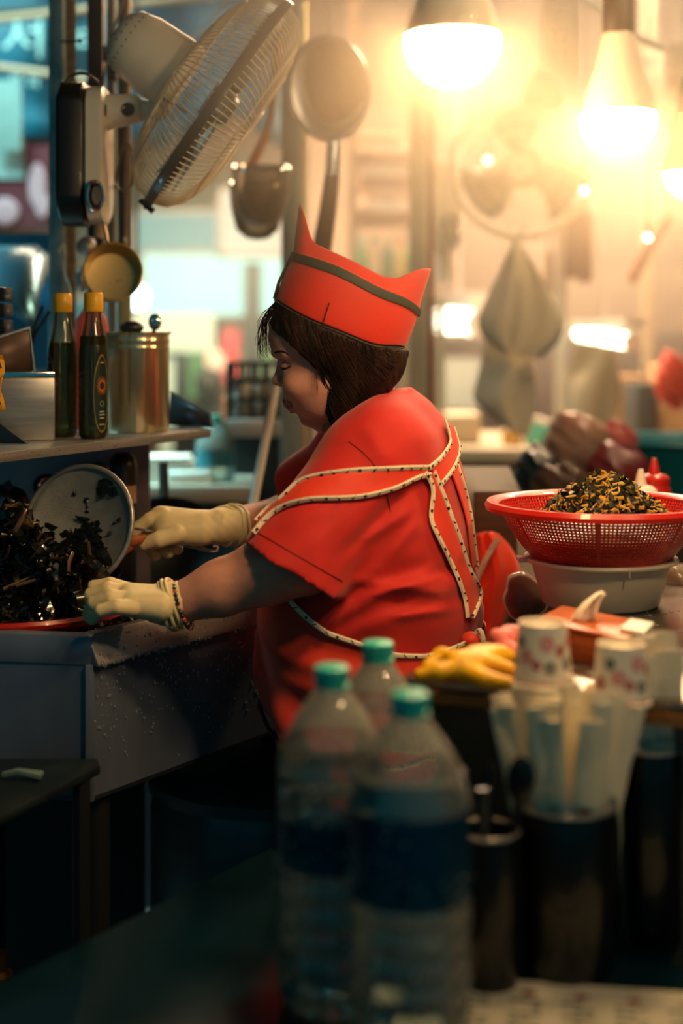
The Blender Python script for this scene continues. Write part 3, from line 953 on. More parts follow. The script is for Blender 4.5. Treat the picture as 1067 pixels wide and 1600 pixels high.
# ------------------------------------------------------------------ paper cups on the counter
pc_m = mat('paper_cup', '#efe6d2', 0.55)
def make_cups(px, y_top, D, n, label):
    b = P(px, 0, D); base = Vector((b.x, D, ZC))
    t = thing('paper_cup', label, 'paper cup', base)
    return t, base
def cup_geom(t, base, z0, h=.072, r0=.031, r1=.0255, flowers=True, dz=0):
    M = Matrix.Translation(base + Vector((0, 0, z0)))
    cw_ = MB().lathe([(r0 - .001, .002), (r0, .003), (r1, h), (r1 - .0015, h), (r1 - .002, h - .005), (0, h - .006)], 40, M, caps=False).build('cup_wall', pc_m, t)
    MB().tube([M @ Vector((r0 * math.cos(a), r0 * math.sin(a), .0025)) for a in np.linspace(0, 2 * math.pi, 41)[:-1]], .0018, 8, closed=True).build('rolled_rim', pc_m, t)
    MB().tube([M @ Vector(((r1 - .0007) * math.cos(a), (r1 - .0007) * math.sin(a), h)) for a in np.linspace(0, 2 * math.pi, 41)[:-1]], .0011, 6, closed=True).build('base_rim', pc_m, t)
    if not flowers: return
    hx = {'pink': '#e58a8c', 'red': '#b8323c', 'grey': '#55605c'}
    spots = [(-2.35, .52, 'pink', .0075), (-1.95, .40, 'red', .0055), (-1.55, .74, 'pink', .008), (-1.45, .36, 'grey', .0065), (-1.0, .62, 'red', .006), (-2.7, .74, 'grey', .006), (-.7, .40, 'grey', .007), (-.5, .74, 'pink', .006), (-3.1, .40, 'red', .0065), (.2, .6, 'pink', .008), (1, .4, 'grey', .007), (1.8, .65, 'red', .006)]
    for a, u, c, s in spots:
        fb = MB()
        for ring in ((s * .45, s), (0, s * .25)):
            vs, n = [], 14
            for rr in ring:
                for j in range(n):
                    q = 2 * math.pi * j / n
                    w = rr * (1 + .16 * math.cos(5 * q)) if rr == s else rr
                    uz = u * h + w * math.sin(q)
                    r = r0 + (r1 - r0) * uz / h + .0004
                    aa = a + dz + w * math.cos(q) / r
                    vs.append(M @ Vector((r * math.cos(aa), r * math.sin(aa), uz)))
            fb.add(vs, [(j, (j + 1) % n, n + (j + 1) % n, n + j) for j in range(n)])
        o = fb.build('printed_flower', mat('flower_' + c, hx[c], .55), cw_); o['kind'] = 'stuff'
    MB().lathe([(r0 + .0003 + (r1 - r0) * .10, h * .10), (r0 + .0003 + (r1 - r0) * .13, h * .13)], 40, M, caps=False).build('printed_line', mat('flower_pink', '#e58a8c', .55), t)
base = Vector((P(848, 0, 1.50).x, 1.50, ZC))
for i in range(2):
    t = thing('paper_cup', ('flowered paper cup upside down, top of the left stack on the counter', 'paper cup rim under the flowered cup, bottom of the left stack')[i], 'paper cup', base + Vector((0, 0, .012 * (1 - i))), 'upturned paper cups')
    cup_geom(t, base, .012 * (1 - i), .066, .031, .0255, flowers=(i == 0)) if i == 0 else cup_geom(t, base, 0, .058, .0315, .0255, flowers=False)
base = Vector((P(970, 0, 1.47).x, 1.47, ZC))
t = thing('paper_cup', 'flowered paper cup upside down, alone in front of the tissue box', 'paper cup', base, 'upturned paper cups')
cup_geom(t, base, 0, .062, .0305, .0245, dz=.5)

# ------------------------------------------------------------------ tissue box
tb_w = mat('tissue_box_wood', '#b25a2c', 0.4, vary=0.35, scale=16, stretch=(1, 1, 9))
tb = thing('tissue_box', 'wooden tissue box with tilted lid, dark end and a tissue sticking out', 'tissue box', (P(935, 0, 1.66).x, 1.66, ZC))
def cpt(px, D): q = P(px, 0, D); return (q.x, D)
ft = [cpt(838, 1.70), cpt(975, 1.60), cpt(1018, 1.68), cpt(880, 1.79)]
zt = P(0, 990, 1.62).z
MB().prism(ft, ZC, zt - .006).build('box_body', tb_w, tb, bevel=.002)
cxm = sum(p[0] for p in ft) / 4; cym = sum(p[1] for p in ft) / 4
ft2 = [((p[0] - cxm) * 1.05 + cxm, (p[1] - cym) * 1.05 + cym) for p in ft]
MB().prism(ft2, zt - .0055, zt).build('box_lid', mat('lid_orange', '#c8682e', .35, vary=.2, scale=12), tb, bevel=.002)
e = [Vector((*ft[1], ZC + .002)), Vector((*ft[2], ZC + .002)), Vector((*ft[2], zt - .008)), Vector((*ft[1], zt - .008))]
nrm = (e[1] - e[0]).cross(e[3] - e[0]).normalized()
if nrm.x < 0: nrm = -nrm
m_ = MB(); m_.add([p + nrm * .0012 for p in e], [(0, 1, 2, 3)]); m_.build('dark_end', mat('dark_green_end', '#16281f', .4), tb, solid=.001)
# tissue
rows = []
tq = Vector((cxm - .012, cym - .005, zt))
for i in range(9):
    u = i / 8
    row = []
    for j in range(7):
        v = j / 6 - .5
        row.append(tq + Vector((v * .034 * (1 - .75 * u) + .022 * u * u, .006 * math.sin(j * 1.7 + u * 2), .001 + .036 * u - .006 * abs(v))))
    rows.append(row)
MB().grid(rows).build('tissue', mat('tissue', '#f3ecd8', .8), tb, solid=.0006)
nk = [cpt(968, 1.625), cpt(1006, 1.60), cpt(1022, 1.655), cpt(985, 1.68)]
tag(MB().prism(nk, zt + .0004, zt + .006).build('napkin_packet', mat('napkin_white', '#e6ece4', .5), bevel=.001), 'small white napkin packet lying on the lid of the tissue box', 'napkin')

# ------------------------------------------------------------------ rubber gloves on the counter (signed distance hands)
def glove_on_counter(name, label, m, wrist, fing, hgt):
    lo = [min(p[0] for q in fing + [wrist] for p in q) - .03, min(p[1] for q in fing + [wrist] for p in q) - .03, ZC - .005]
    hi = [max(p[0] for q in fing + [wrist] for p in q) + .03, max(p[1] for q in fing + [wrist] for p in q) + .03, ZC + .06]
    F = Field(lo, hi, .0022)
    F.chain([np.array(p) for p in wrist], [.014, .017, .018], .008)
    for f in fing:
        F.chain([np.array(p) for p in f], [.0115, .009, .0075], .007)
    F.put(lambda x, y, z: (z - (ZC + hgt)) + 0 * x + 0 * y, lo, hi, .006, 'i')
    F.put(lambda x, y, z: (ZC + .0008 - z) + 0 * x + 0 * y, lo, hi, .001, 'i')
    V, Q = F.mesh(); V = smooth_mesh(V, Q, 2)
    t = thing(name, label, 'glove', tuple(V.mean(0) * [1, 1, 0] + [0, 0, ZC]))
    np_mesh('glove_shell', V, Q, m, t)
    cu = [Vector(p) for p in wrist]
    MB().tube([cu[0] + (cu[0] - cu[1]).normalized() * .012, cu[0]], [.016, .015], 14, flat=.55).build('rolled_cuff', m, t)
    return t
yel = mat('yellow_rubber', '#f2b90f', 0.45, vary=.15, scale=25, bump=.25, bscale=120)
def cz(px, D, z): q = P(px, 0, D); return (q.x, D, ZC + z)
glove_on_counter('rubber_glove', 'yellow rubber glove lying palm down on the counter corner', yel,
    [cz(776, 1.60, .016), cz(750, 1.58, .018), cz(724, 1.565, .018)],
    [[cz(720, 1.58, .020), cz(690, 1.60, .02), cz(668, 1.585, .012)], [cz(716, 1.555, .016), cz(684, 1.55, .014), cz(656, 1.552, .010)],
     [cz(736, 1.55, .012), cz(760, 1.53, .010), cz(792, 1.52, .009)], [cz(742, 1.565, .022), cz(770, 1.555, .02), cz(798, 1.55, .016)], [cz(745, 1.59, .03), cz(770, 1.60, .026), cz(796, 1.60, .02)]], .034)
pk = mat('pink_rubber', '#e2736c', 0.5, vary=.15, scale=25, bump=.25, bscale=120)
glove_on_counter('rubber_glove', 'pink rubber glove crumpled behind the yellow one', pk,
    [cz(812, 1.66, .016), cz(796, 1.655, .02), cz(784, 1.65, .02)],
    [[cz(786, 1.64, .03), cz(778, 1.64, .034), cz(776, 1.645, .03)], [cz(790, 1.63, .02), cz(800, 1.62, .02), cz(812, 1.62, .02)], [cz(796, 1.66, .034), cz(808, 1.66, .034), cz(816, 1.66, .03)]], .044)

# ------------------------------------------------------------------ white basin, red colander, greens
bc = Vector((P(938, 0, 2.02).x, 2.02, ZC))
ba = thing('white_basin', 'white translucent plastic basin standing on the counter under the red colander', 'basin', bc)
Mb = Matrix.Translation(bc)
MB().lathe([(0, .0), (.078, 0), (.083, .004), (.100, .064), (.108, .066), (.1095, .0635), (.1105, .066), (.109, .069), (.098, .0685), (.081, .007), (0, .004)], 64, Mb).build('basin_wall', mat('milk_plastic', '#f8dfc4', .4, sss=.3, coat=.15), ba)
hd = MB().box((-.110, -.008, .066), (.02, .03, .006), Mb)
hd.box((.02, -.1065, .060), (.002, .003, .012), Mb)
hd.build('basin_lug', mat('milk_plastic'), ba, bevel=.0015)
cc = Vector((P(938, 0, 2.02).x, 2.02, ZC + .052))
co = thing('colander', 'large red plastic colander heaped with cooked greens on the counter', 'colander', cc)
Mc = Matrix.Translation(cc)
Rr, Hc = .150, .092
def cprof(u):   # u 0 bottom .. 1 rim
    r = .072 + (Rr - .072) * (u ** .62)
    return r, Hc * u
N, K = 154, 21
vs, fs = [], []
def cp(a, u):
    r, z = cprof(u); return Mc @ Vector((r * math.cos(a), r * math.sin(a), z))
net = MB()
for k in range(K):
    u0, u1 = k / K, (k + 1) / K
    for j in range(N):
        a0_, a1_ = 2 * math.pi * j / N, 2 * math.pi * (j + 1) / N
        solid_ = (j % 22 == 0) or k == 0 or k >= K - 1
        q = [cp(a0_, u0), cp(a1_, u0), cp(a1_, u1), cp(a0_, u1)]
        if solid_:
            net.add(q, [(0, 1, 2, 3)])
        else:
            m0, m1 = .22, .78
            def lerp2(s, t__): return cp(a0_ + (a1_ - a0_) * s, u0 + (u1 - u0) * t__)
            i_ = [lerp2(m0, m0), lerp2(m1, m0), lerp2(m1, m1), lerp2(m0, m1)]
            net.add(q + i_, [(0, 1, 5, 4), (1, 2, 6, 5), (2, 3, 7, 6), (3, 0, 4, 7)])
net.build('colander_mesh', mat('colander_red', '#c9241b', .32, coat=.3), co, solid=.0016, smooth=60)
MB().lathe([(0, 0), (.073, 0), (.073, .002), (0, .002)], 48, Mc).build('colander_base', mat('colander_red'), co)
rim = [(Rr - .004, Hc - .002), (Rr + .004, Hc + .004), (Rr + .012, Hc + .004), (Rr + .0155, Hc - .002), (Rr + .014, Hc - .008), (Rr + .010, Hc - .009), (Rr + .009, Hc - .003), (Rr, Hc - .006), (Rr - .004, Hc - .002)]
MB().lathe(rim, 96, Mc, caps=False).build('colander_rim', mat('colander_red'), co)

def heap(center, rad, hgt, n, base_mats, seed, leaf=(.012, .03), stalk=(.01, .022), frac=.42, flatz=0):
    """Cooked greens: crumpled leaf strips and short stalks over a mound. Returns (leaf MB, stalk MB, core MB)."""
    r_ = np.random.default_rng(seed)
    lf, st, core = MB(), MB(), MB()
    rows = []
    for i in range(13):
        u = i / 12
        row = []
        for j in range(40):
            a = 2 * math.pi * j / 40
            rr = rad * u
            z = hgt * (1 - u ** 1.7) * (1 + .12 * math.sin(3 * a + 9 * u)) 
            row.append(Vector((center[0] + rr * math.cos(a), center[1] + rr * math.sin(a), center[2] + z - .004)))
        rows.append(row)
    core.grid(rows, closed=True)
    for i in range(n):
        u = math.sqrt(r_.random()); a = r_.random() * 2 * math.pi
        rr = rad * u
        z = hgt * (1 - u ** 1.7) * (1 + .12 * math.sin(3 * a + 9 * u))
        c = Vector((center[0] + rr * math.cos(a), center[1] + rr * math.sin(a), center[2] + z + r_.random() * .004))
        d = Vector((r_.normal(), r_.normal(), r_.normal() * .45)).normalized()
        s = d.cross(Vector((r_.normal(), r_.normal(), r_.normal()))).normalized()
        if r_.random() < frac:
            L = stalk[0] + (stalk[1] - stalk[0]) * r_.random()
            w = .0010 + .0017 * r_.random()
            st.tube([c - d * L / 2, c + s * L * (.05 + .2 * r_.random()), c + d * L / 2], [w, w * 1.15, w * .7], 5, flat=.55)
        else:
            L = leaf[0] + (leaf[1] - leaf[0]) * r_.random()
            w = .003 + .006 * r_.random()
            nn = d.cross(s)
            A, B = [], []
            for q in range(5):
                t__ = q / 4 - .5
                o_ = c + d * L * t__ + nn * (.004 * math.sin(q * 2.2 + i)) + Vector((0, 0, -.012 * t__ * t__ * 4 * .5))
                ww = w * (1 - (2 * t__) ** 2 * .6) * (.8 + .4 * r_.random())
                A.append(o_ - s * ww); B.append(o_ + s * ww + nn * .003 * math.cos(q * 1.9 + i))
            lf.strip(A, B)
    return lf, st, core
leaf_m = mat('cooked_leaf', '#33341f', 0.42, vary=.6, scale=60, bump=.3, bscale=200, coat=.2)
stalk_m = mat('cooked_stalk', '#e0b552', 0.45, vary=.4, scale=50)
core_m = mat('greens_core', '#1e1f14', 0.6)
gl = heap((cc.x + .006, cc.y, cc.z + Hc - .034), .100, .068, 1900, None, 3, leaf=(.012, .028), stalk=(.011, .028), frac=.40)
gt = thing('cooked_greens', 'heap of chopped cooked greens with yellow stalks piled in the red colander', 'greens', cc + Vector((0, 0, .03)))
gt['kind'] = 'stuff'
for nm, b_, m_ in (('leaves', gl[0], leaf_m), ('stalks', gl[1], stalk_m), ('greens_body', gl[2], core_m)):
    o = b_.build(nm, m_, gt, smooth=80); o['kind'] = 'stuff'
fillr = [Mc @ Vector((0, 0, 0))]
o = MB().lathe([(0, .004), (.068, .004), (.10, .03), (.116, .052), (.10, Hc - .032), (0, Hc - .03)], 40, Mc).build('greens_below', leaf_m, gt); o['kind'] = 'stuff'

# squeeze bottles behind the colander
def squeeze(px, D, y0, label, m, capm):
    q = P(px, 0, D); t = thing('squeeze_bottle', label, 'sauce bottle', (q.x, D, ZC))
    zt = P(0, y0, D).z; M = Matrix.Translation((q.x, D, 0)); h = zt
    MB().lathe([(0, ZC), (.026, ZC), (.028, ZC + .006), (.028, h - .052), (.024, h - .042), (0, h - .042)], 28, M).build('bottle_body', m, t)
    MB().lathe([(.0255, h - .048), (.0265, h - .046), (.0265, h - .034), (.02, h - .028), (.010, h - .026), (.0075, h - .012), (.004, h), (0, h)], 24, M).build('nozzle_cap', capm, t)
squeeze(1001, 2.30, 733, 'white squeeze bottle standing behind the red colander', white_p, mat('nozzle_white', '#efe6d8', .4))
squeeze(1022, 2.42, 716, 'red squeeze bottle standing behind the white one', red_p, red_p)

# bags on the counter
def bag(name, label, px, py, D, r, m, inner=None, amp=1.0):
    c = P(px, py, D)
    F = Field([c.x - r[0] * 1.6, c.y - r[1] * 1.6, c.z - r[2] * 1.6], [c.x + r[0] * 1.6, c.y + r[1] * 1.6, c.z + r[2] * 1.7], .005)
    F.ell(c, r, .01)
    F.ell((c.x - r[0] * .3, c.y, c.z + r[2] * .7), (r[0] * .35, r[1] * .4, r[2] * .5), .03)
    X = F.ax[0][:, None, None]; Y = F.ax[1][None, :, None]; Z = F.ax[2][None, None, :]
    F.F += amp * (.006 * np.sin(X * 90 + Z * 60) * np.sin(Y * 80 - Z * 50) + .003 * np.sin(Z * 170 + X * 120)).astype(np.float32)
    V, Q = F.mesh()
    t = thing(name, label, 'bag', (c.x, c.y, V[:, 2].min()))
    np_mesh('bag_film', V, Q, m, t)
    if inner:
        V2 = (V - np.array(c)) * .88 + np.array(c)
        np_mesh('contents', V2, Q, inner, t)
    return t
film = glass_mat('bag_film', '#f0e8dc', .12, milky=.3)
bag('plastic_bag', 'small clear plastic bag between the red apron and the basin', 822, 938, 2.12, (.032, .03, .034), film, mat('bag_stuff', '#a8765c', .6, vary=.4, scale=40), .35)
bag('plastic_bag', 'clear bag with brown food at the right edge behind the basin', 1062, 925, 2.22, (.05, .05, .036), film, mat('bag_brown', '#a07a58', .6, vary=.5, scale=40), .6)
# ------------------------------------------------------------------ the woman
skin = mat('skin', '#d69c86', 0.48, vary=.18, scale=35, sss=.25, bump=.12, bscale=220)
shirt_m = mat('shirt_red', '#c41d15', 0.75, vary=.12, scale=18, bump=.07, bscale=300, sheen=.2)
apron_m = mat('apron_red', '#e23a20', 0.6, vary=.10, scale=14, bump=.07, bscale=300, sheen=.15)
hat_m = mat('hat_red', '#e0321c', 0.62, vary=.08, scale=16, bump=.06, bscale=300, sheen=.2)
trim_m = mat('trim_cream', '#e9dcc0', 0.65, vary=.1, scale=60)
trim_k = mat('trim_black', '#15161a', 0.6)
stripe_m = mat('hat_stripe', '#2e3a34', 0.6, bump=.2, bscale=300)
hair_m = mat('hair', '#33201a', 0.62, spec=.3, vary=.6, scale=40, stretch=(1, 1, .25), bump=.5, bscale=90, col2='#120b0a')
glove_m = mat('latex_glove', '#e9d9a8', 0.5, vary=.12, scale=30, bump=.2, bscale=70, sss=.12)
trouser_m = mat('trousers_dark', '#1c1718', 0.8)

DT = 2.08; st_ = DT / FPX
PHI = math.radians(20)
ux, uy = math.cos(PHI), -math.sin(PHI)
vx, vy = math.sin(PHI), math.cos(PHI)
TY = np.array([600, 612, 630, 650, 675, 700, 750, 800, 850, 900, 950, 985, 1040, 1090, 1150, 1220, 1300])
TF = np.array([606, 598, 580, 560, 528, 500, 465, 447, 437, 428, 424, 424, 428, 437, 450, 462, 470])
TB = np.array([640, 650, 674, 692, 706, 714, 727, 733, 738, 744, 747, 746, 752, 756, 752, 742, 730])
TW = np.array([30, 62, 100, 128, 150, 163, 176, 180, 180, 182, 186, 186, 192, 196, 196, 190, 180])
def zof(py): return EYE - (py - HY) * st_
def torso_par(py):
    f, b, w = np.interp(py, TY, TF), np.interp(py, TY, TB), np.interp(py, TY, TW)
    W = (b - f) / 2
    a = np.sqrt(np.maximum(W * W - (w * math.sin(PHI)) ** 2, (0.45 * W) ** 2)) / math.cos(PHI)
    return (f + b) / 2, a, w
def torso_fn(off, ylo=604, yhi=1240):
    def fn(x, y, z):
        py = HY - (z - EYE) / st_
        c, a, w = torso_par(py)
        X = x - (c - CX) * st_; Y = y - DT
        p = np.abs(X * ux + Y * uy) / (a * st_ + off); q = np.abs(X * vx + Y * vy) / (w * st_ + off)
        e = (p ** 2.25 + q ** 2.25) ** (1 / 2.25)
        f = (e - 1) * (np.minimum(a, w) * st_ + off) * .9
        return np.maximum(np.maximum(f, (ylo - py) * st_), (py - yhi) * st_)
    return fn
def T(th, py, off=0.0):
    c, a, w = torso_par(py)
    ct, sn = math.cos(th), math.sin(th)
    p = math.copysign(abs(ct) ** (2 / 2.25), ct) * (a * st_ + off); q = math.copysign(abs(sn) ** (2 / 2.25), sn) * (w * st_ + off)
    return Vector(((c - CX) * st_ + p * ux - q * vx, DT + p * uy - q * vy, zof(py)))

# key joints
shN = P(560, 722, 1.985); elN = P(474, 872, 1.93); wrN = P(278, 943, 1.935)
shF = P(560, 715, 2.24); elF = P(500, 800, 2.33); wrF = P(362, 821, 2.19)
woman = thing('person', 'woman in red shirt, red cap and apron, pale gloves, lifting a skimmer over the sink', 'person', (0.05, 2.08, 0.0))

# ---- body: torso, neck, arms, legs in one skin
lo, hi = (-0.30, 1.70, 0.0), (0.30, 2.46, 1.32)
F = Field(lo, hi, .0065)
F.put(torso_fn(-.014), lo, hi, .01)
F.chain([shN, shN.lerp(elN, .5), elN], [.056, .050, .046], .03)
F.chain([elN, elN.lerp(wrN, .3), elN.lerp(wrN, .65), wrN], [.045, .043, .036, .0285], .02)
F.chain([shF, elF], [.05, .042], .03)
F.chain([elF, elF.lerp(wrF, .35), wrF], [.042, .036, .027], .02)
nb = P(582, 652, 2.075); nt_ = P(548, 590, 2.06)
F.cap(nb, nt_, .050, .048, .03)
hipN = Vector((0.02, 1.99, .72)); hipF = Vector((0.085, 2.17, .72))
for hp, x, y in ((hipN, .0, 2.0), (hipF, .07, 2.18)):
    F.chain([hp, (x - .02, y, .42), (x + .03, y, .09), ], [.085, .06, .04], .03)
    F.cap((x + .02, y, .045), (x - .10, y + .03, .035), .035, .03, .02)
V, Q = F.mesh(); V = smooth_mesh(V, Q, 2)
# ---- head on its own finer grid, joined at the neck in the same mesh
sh_ = 2.06 / FPX
def H(px, py, d=0): return Vector(((px - CX) * sh_, 2.06 + d * sh_, EYE - (py - HY) * sh_))
HYv = np.array([436, 446, 470, 500, 526, 540, 550, 563, 580, 600, 612, 627, 639, 647, 653, 658, 662])
HF = np.array([520, 478, 446, 423, 419, 422, 427, 436, 441, 444, 443, 446, 457, 466, 476, 488, 505])
HB = np.array([540, 570, 596, 612, 616, 616, 614, 608, 603, 590, 580, 566, 556, 548, 540, 532, 520])
HW = np.array([20, 44, 60, 70, 72, 72, 72, 71, 71, 68, 65, 58, 51, 45, 38, 28, 12])
lo = H(400, 425, -100); hi = H(650, 690, 100)
lo, hi = (lo.x, lo.y, H(0, 700).z), (hi.x, hi.y, H(0, 425).z)
G = Field(lo, hi, .0021)
def head_fn(x, y, z):
    py = HY - (z - EYE) / sh_; px = CX + x / sh_; d = np.abs((y - 2.06) / sh_)
    f, b, w = np.interp(py, HYv, HF), np.interp(py, HYv, HB), np.interp(py, HYv, HW)
    c = (f + b) / 2; a = (b - f) / 2
    e = ((np.abs(px - c) / a) ** 2.25 + (d / w) ** 2.25) ** (1 / 2.25)
    g = (e - 1) * np.minimum(a, w) * .9
    return np.maximum(np.maximum(g, 436 - py), py - 662) * sh_
G.put(head_fn, lo, hi, .003)
px_ = lambda *r: tuple(q * sh_ for q in r)
G.cap(nb, nt_, .050, .048, .02)
G.cap(H(440, 560), H(433.5, 592), 4 * sh_, 7 * sh_, 7 * sh_)                # nose bridge
G.ell(H(434, 595), px_(8, 9.5, 8), 5 * sh_)                                  # tip
for s in (-1, 1):
    G.ell(H(442, 600, 9 * s), px_(8, 6, 5.5), 3 * sh_)                       # wings
    G.ell(H(437, 607, 6.5 * s), px_(3.2, 2.6, 2.4), 1.5 * sh_, 's')          # nostrils
    G.ell(H(446, 571, 31 * s), px_(12, 8, 14), 8 * sh_, 's')                 # sockets
    G.ell(H(453, 573, 31 * s), px_(12.5, 10.5, 13), 3 * sh_)                 # lids over the eyeballs
    G.cap(H(431, 552, 16 * s), H(447, 553, 48 * s), 6 * sh_, 5 * sh_, 9 * sh_)   # brows
    G.ell(H(470, 600, 40 * s), px_(26, 22, 20), 16 * sh_)                    # cheeks
    G.ell(H(522, 588, 57 * s), px_(8, 15, 5), 5 * sh_)                      # ears
G.ell(H(446.5, 625), px_(5.5, 3.8, 14), 5 * sh_)                             # upper lip
G.ell(H(456, 635.5), px_(5.5, 4, 12), 5 * sh_)                               # lower lip
G.cap(H(440, 630.6, -14), H(440, 630.6, 14), 1.6 * sh_, None, 1.5 * sh_, 's')
G.cap(H(449, 630.6, -17), H(449, 630.6, 17), 1.5 * sh_, None, 1.5 * sh_, 's')
G.ell(H(478, 650), px_(11, 8, 15), 8 * sh_)                                 # chin
G.ell(H(502, 650, 0), px_(20, 7, 26), 10 * sh_)                             # soft under-chin
V2, Q2 = G.mesh(); V2 = smooth_mesh(V2, Q2, 2, .4)
head_bvh = bvh_of(V2, Q2)
body = np_mesh('body', V, Q, skin, woman)
head_o = np_mesh('head_tmp', V2, Q2, skin, woman)
md = body.modifiers.new('join', 'BOOLEAN'); md.operation = 'UNION'; md.object = head_o; md.solver = 'EXACT'
dg_ = bpy.context.evaluated_depsgraph_get()
me_ = bpy.data.meshes.new_from_object(body.evaluated_get(dg_))
body.modifiers.clear(); body.data = me_
bpy.data.objects.remove(head_o)
me_.polygons.foreach_set('use_smooth', [True] * len(me_.polygons))
body['label'] = 'face, neck and bare forearms'
def patch(name, A, B, m, D=2.0, off=.0006, bv=None, n=14):
    a = spline([(p[0], p[1], 0) for p in A], n); b = spline([(p[0], p[1], 0) for p in B], n)
    bv = bv or head_bvh
    pa = [cast(bv, p.x, p.y, D, off)[0] for p in a]; pb = [cast(bv, p.x, p.y, D, off)[0] for p in b]
    pm = [cast(bv, (p.x + q.x) / 2, (p.y + q.y) / 2, D, off * 1.5)[0] for p, q in zip(a, b)]
    mb = MB(); mb.strip(pa, pm); mb.strip(pm, pb)
    return mb.build(name, m, body)
brow_m = mat('brow', '#2a1c18', .7)
patch('eyebrow', [(429, 550), (435, 547.5), (442, 548), (448, 551), (452, 554)], [(430, 552.5), (436, 550.7), (442, 551), (448, 553), (452, 554.8)], brow_m)
patch('eyelashes', [(438.5, 573.5), (442, 574.2), (447, 574.2), (453, 572), (456, 570.5)], [(439, 576.5), (442.5, 577.6), (447, 577.3), (453, 574.2), (456, 571.2)], mat('lash', '#120d0d', .6))
patch('eyelid_crease', [(441, 566.5), (446, 566), (452, 567), (456, 569)], [(441, 567.6), (446, 567), (452, 568), (456, 569.6)], mat('crease', '#6a4236', .7))
lip = mat('lip', '#96524a', .4, sss=.1)
patch('upper_lip', [(441.5, 624.5), (447, 625), (453, 627.5), (457, 630)], [(443, 629), (448, 629.8), (453, 630.3), (457, 631)], lip)
patch('lower_lip', [(447.5, 632), (452, 632), (457, 632)], [(451, 639.6), (455, 638.5), (458, 634)], lip)

# ---- trousers and shoes
lo, hi = (-0.22, 1.78, 0.0), (0.30, 2.40, .86)
F = Field(lo, hi, .009)
F.put(torso_fn(.004, 985, 1260), lo, hi, .02)
for hp, x, y in ((hipN, .0, 2.0), (hipF, .07, 2.18)):
    F.chain([hp, (x - .02, y, .42), (x + .03, y, .10)], [.098, .078, .062], .04)
V, Q = F.mesh(); np_mesh('trousers', smooth_mesh(V, Q, 1), Q, trouser_m, woman)
for x, y in ((.0, 2.0), (.07, 2.18)):
    F = Field((x - .2, y - .1, -.01), (x + .12, y + .12, .14), .006)
    F.chain([(x + .03, y, .11), (x + .02, y, .05), (x - .11, y + .03, .04)], [.052, .05, .042], .02)
    F.put(lambda a, b, c: .004 - c + 0 * a + 0 * b, (x - .2, y - .1, -.01), (x + .12, y + .12, .14), .002, 'i')
    V, Q = F.mesh(); np_mesh('shoe', V, Q, black_m, woman)

# ---- shirt
lo, hi = (-0.24, 1.68, .80), (0.32, 2.46, 1.30)
F = Field(lo, hi, .0040)
F.put(torso_fn(.0, 606, 1010), lo, hi, .02)
F.ell(P(588, 695, 1.99), (.06, .055, .05), .05)                        # near shoulder
F.ell(P(560, 700, 2.22), (.065, .06, .06), .05)
hemC = P(461, 889, 1.925); hemN = Vector((-.487, -.06, -.875)).normalized()
sa, sb = P(578, 730, 1.985), P(438, 918, 1.915)
def sleeve_fn(a, b, ra, rb, c, nrm):
    a = np.array(a); b = np.array(b); ba = b - a; L = ba @ ba
    def fn(x, y, z):
        t = np.clip(((x - a[0]) * ba[0] + (y - a[1]) * ba[1] + (z - a[2]) * ba[2]) / L, 0, 1)
        d = np.sqrt((x - a[0] - t * ba[0]) ** 2 + (y - a[1] - t * ba[1]) ** 2 + (z - a[2] - t * ba[2]) ** 2) - (ra + t * (rb - ra))
        pl = (x - c[0]) * nrm[0] + (y - c[1]) * nrm[1] + (z - c[2]) * nrm[2]
        return np.maximum(np.maximum(d, pl), np.minimum(-(d + .010), pl + .035) * 1.0)
    return fn
F.put(sleeve_fn(sa, sb, .071, .079, hemC, hemN), (-.24, 1.74, .85), (.16, 2.1, 1.24), .014)
hemF = P(470, 775, 2.31); hFn = (hemF - P(560, 720, 2.25)).normalized()
F.put(sleeve_fn(P(555, 720, 2.24), P(440, 800, 2.33), .066, .064, hemF, hFn), (-.24, 2.0, .95), (.16, 2.45, 1.24), .03)
# folds
X = F.ax[0][:, None, None]; Y = F.ax[1][None, :, None]; Z = F.ax[2][None, None, :]
PXg = CX + X / Y * FPX + 0 * Z; PYg = HY - (Z - EYE) / Y * FPX + 0 * X
def bump_mask(v, a, b, s): return 1 / (1 + np.exp(-(v - a) / s)) / (1 + np.exp((v - b) / s))
m1 = bump_mask(PYg, 875, 985, 14) * bump_mask(PXg, 470, 760, 20)
fold = .0036 * np.sin(PYg * .13 + PXg * .05 + 2.2 * np.sin(PXg * .026 + PYg * .012)) * m1 * (.45 + .55 * np.sin(PXg * .017 + PYg * .03 + 1))
def crease(x0, y0, x1, y1, amp, w):
    L = math.hypot(x1 - x0, y1 - y0); tx, ty = (x1 - x0) / L, (y1 - y0) / L
    u = ((PXg - x0) * tx + (PYg - y0) * ty) / L
    d = (PXg - x0) * -ty + (PYg - y0) * tx
    return amp * np.exp(-(d / w) ** 2) * np.clip(np.minimum(u * 4, (1 - u) * 4), 0, 1)
nearside = 1 / (1 + np.exp((Y - 2.06) / .03)) + 0 * X + 0 * Z
for c in ((650, 752, 520, 880, -.006, 9), (655, 790, 560, 850, .004, 8), (668, 800, 600, 880, .004, 9), (700, 900, 560, 935, .005, 7), (715, 930, 540, 905, .004, 8), (720, 950, 600, 965, .005, 7), (700, 870, 610, 930, .003, 7),
          (640, 742, 560, 800, .003, 10), (430, 830, 520, 790, .0022, 12), (470, 860, 560, 790, .002, 12), (560, 650, 610, 730, .0018, 12), (530, 700, 470, 760, .002, 12), (655, 745, 668, 830, -.004, 12)):
    fold = fold + crease(*c) * nearside
fold += .006 * bump_mask(PYg, 930, 985, 12)                              # bloused over the ties
F.F -= fold.astype(np.float32)
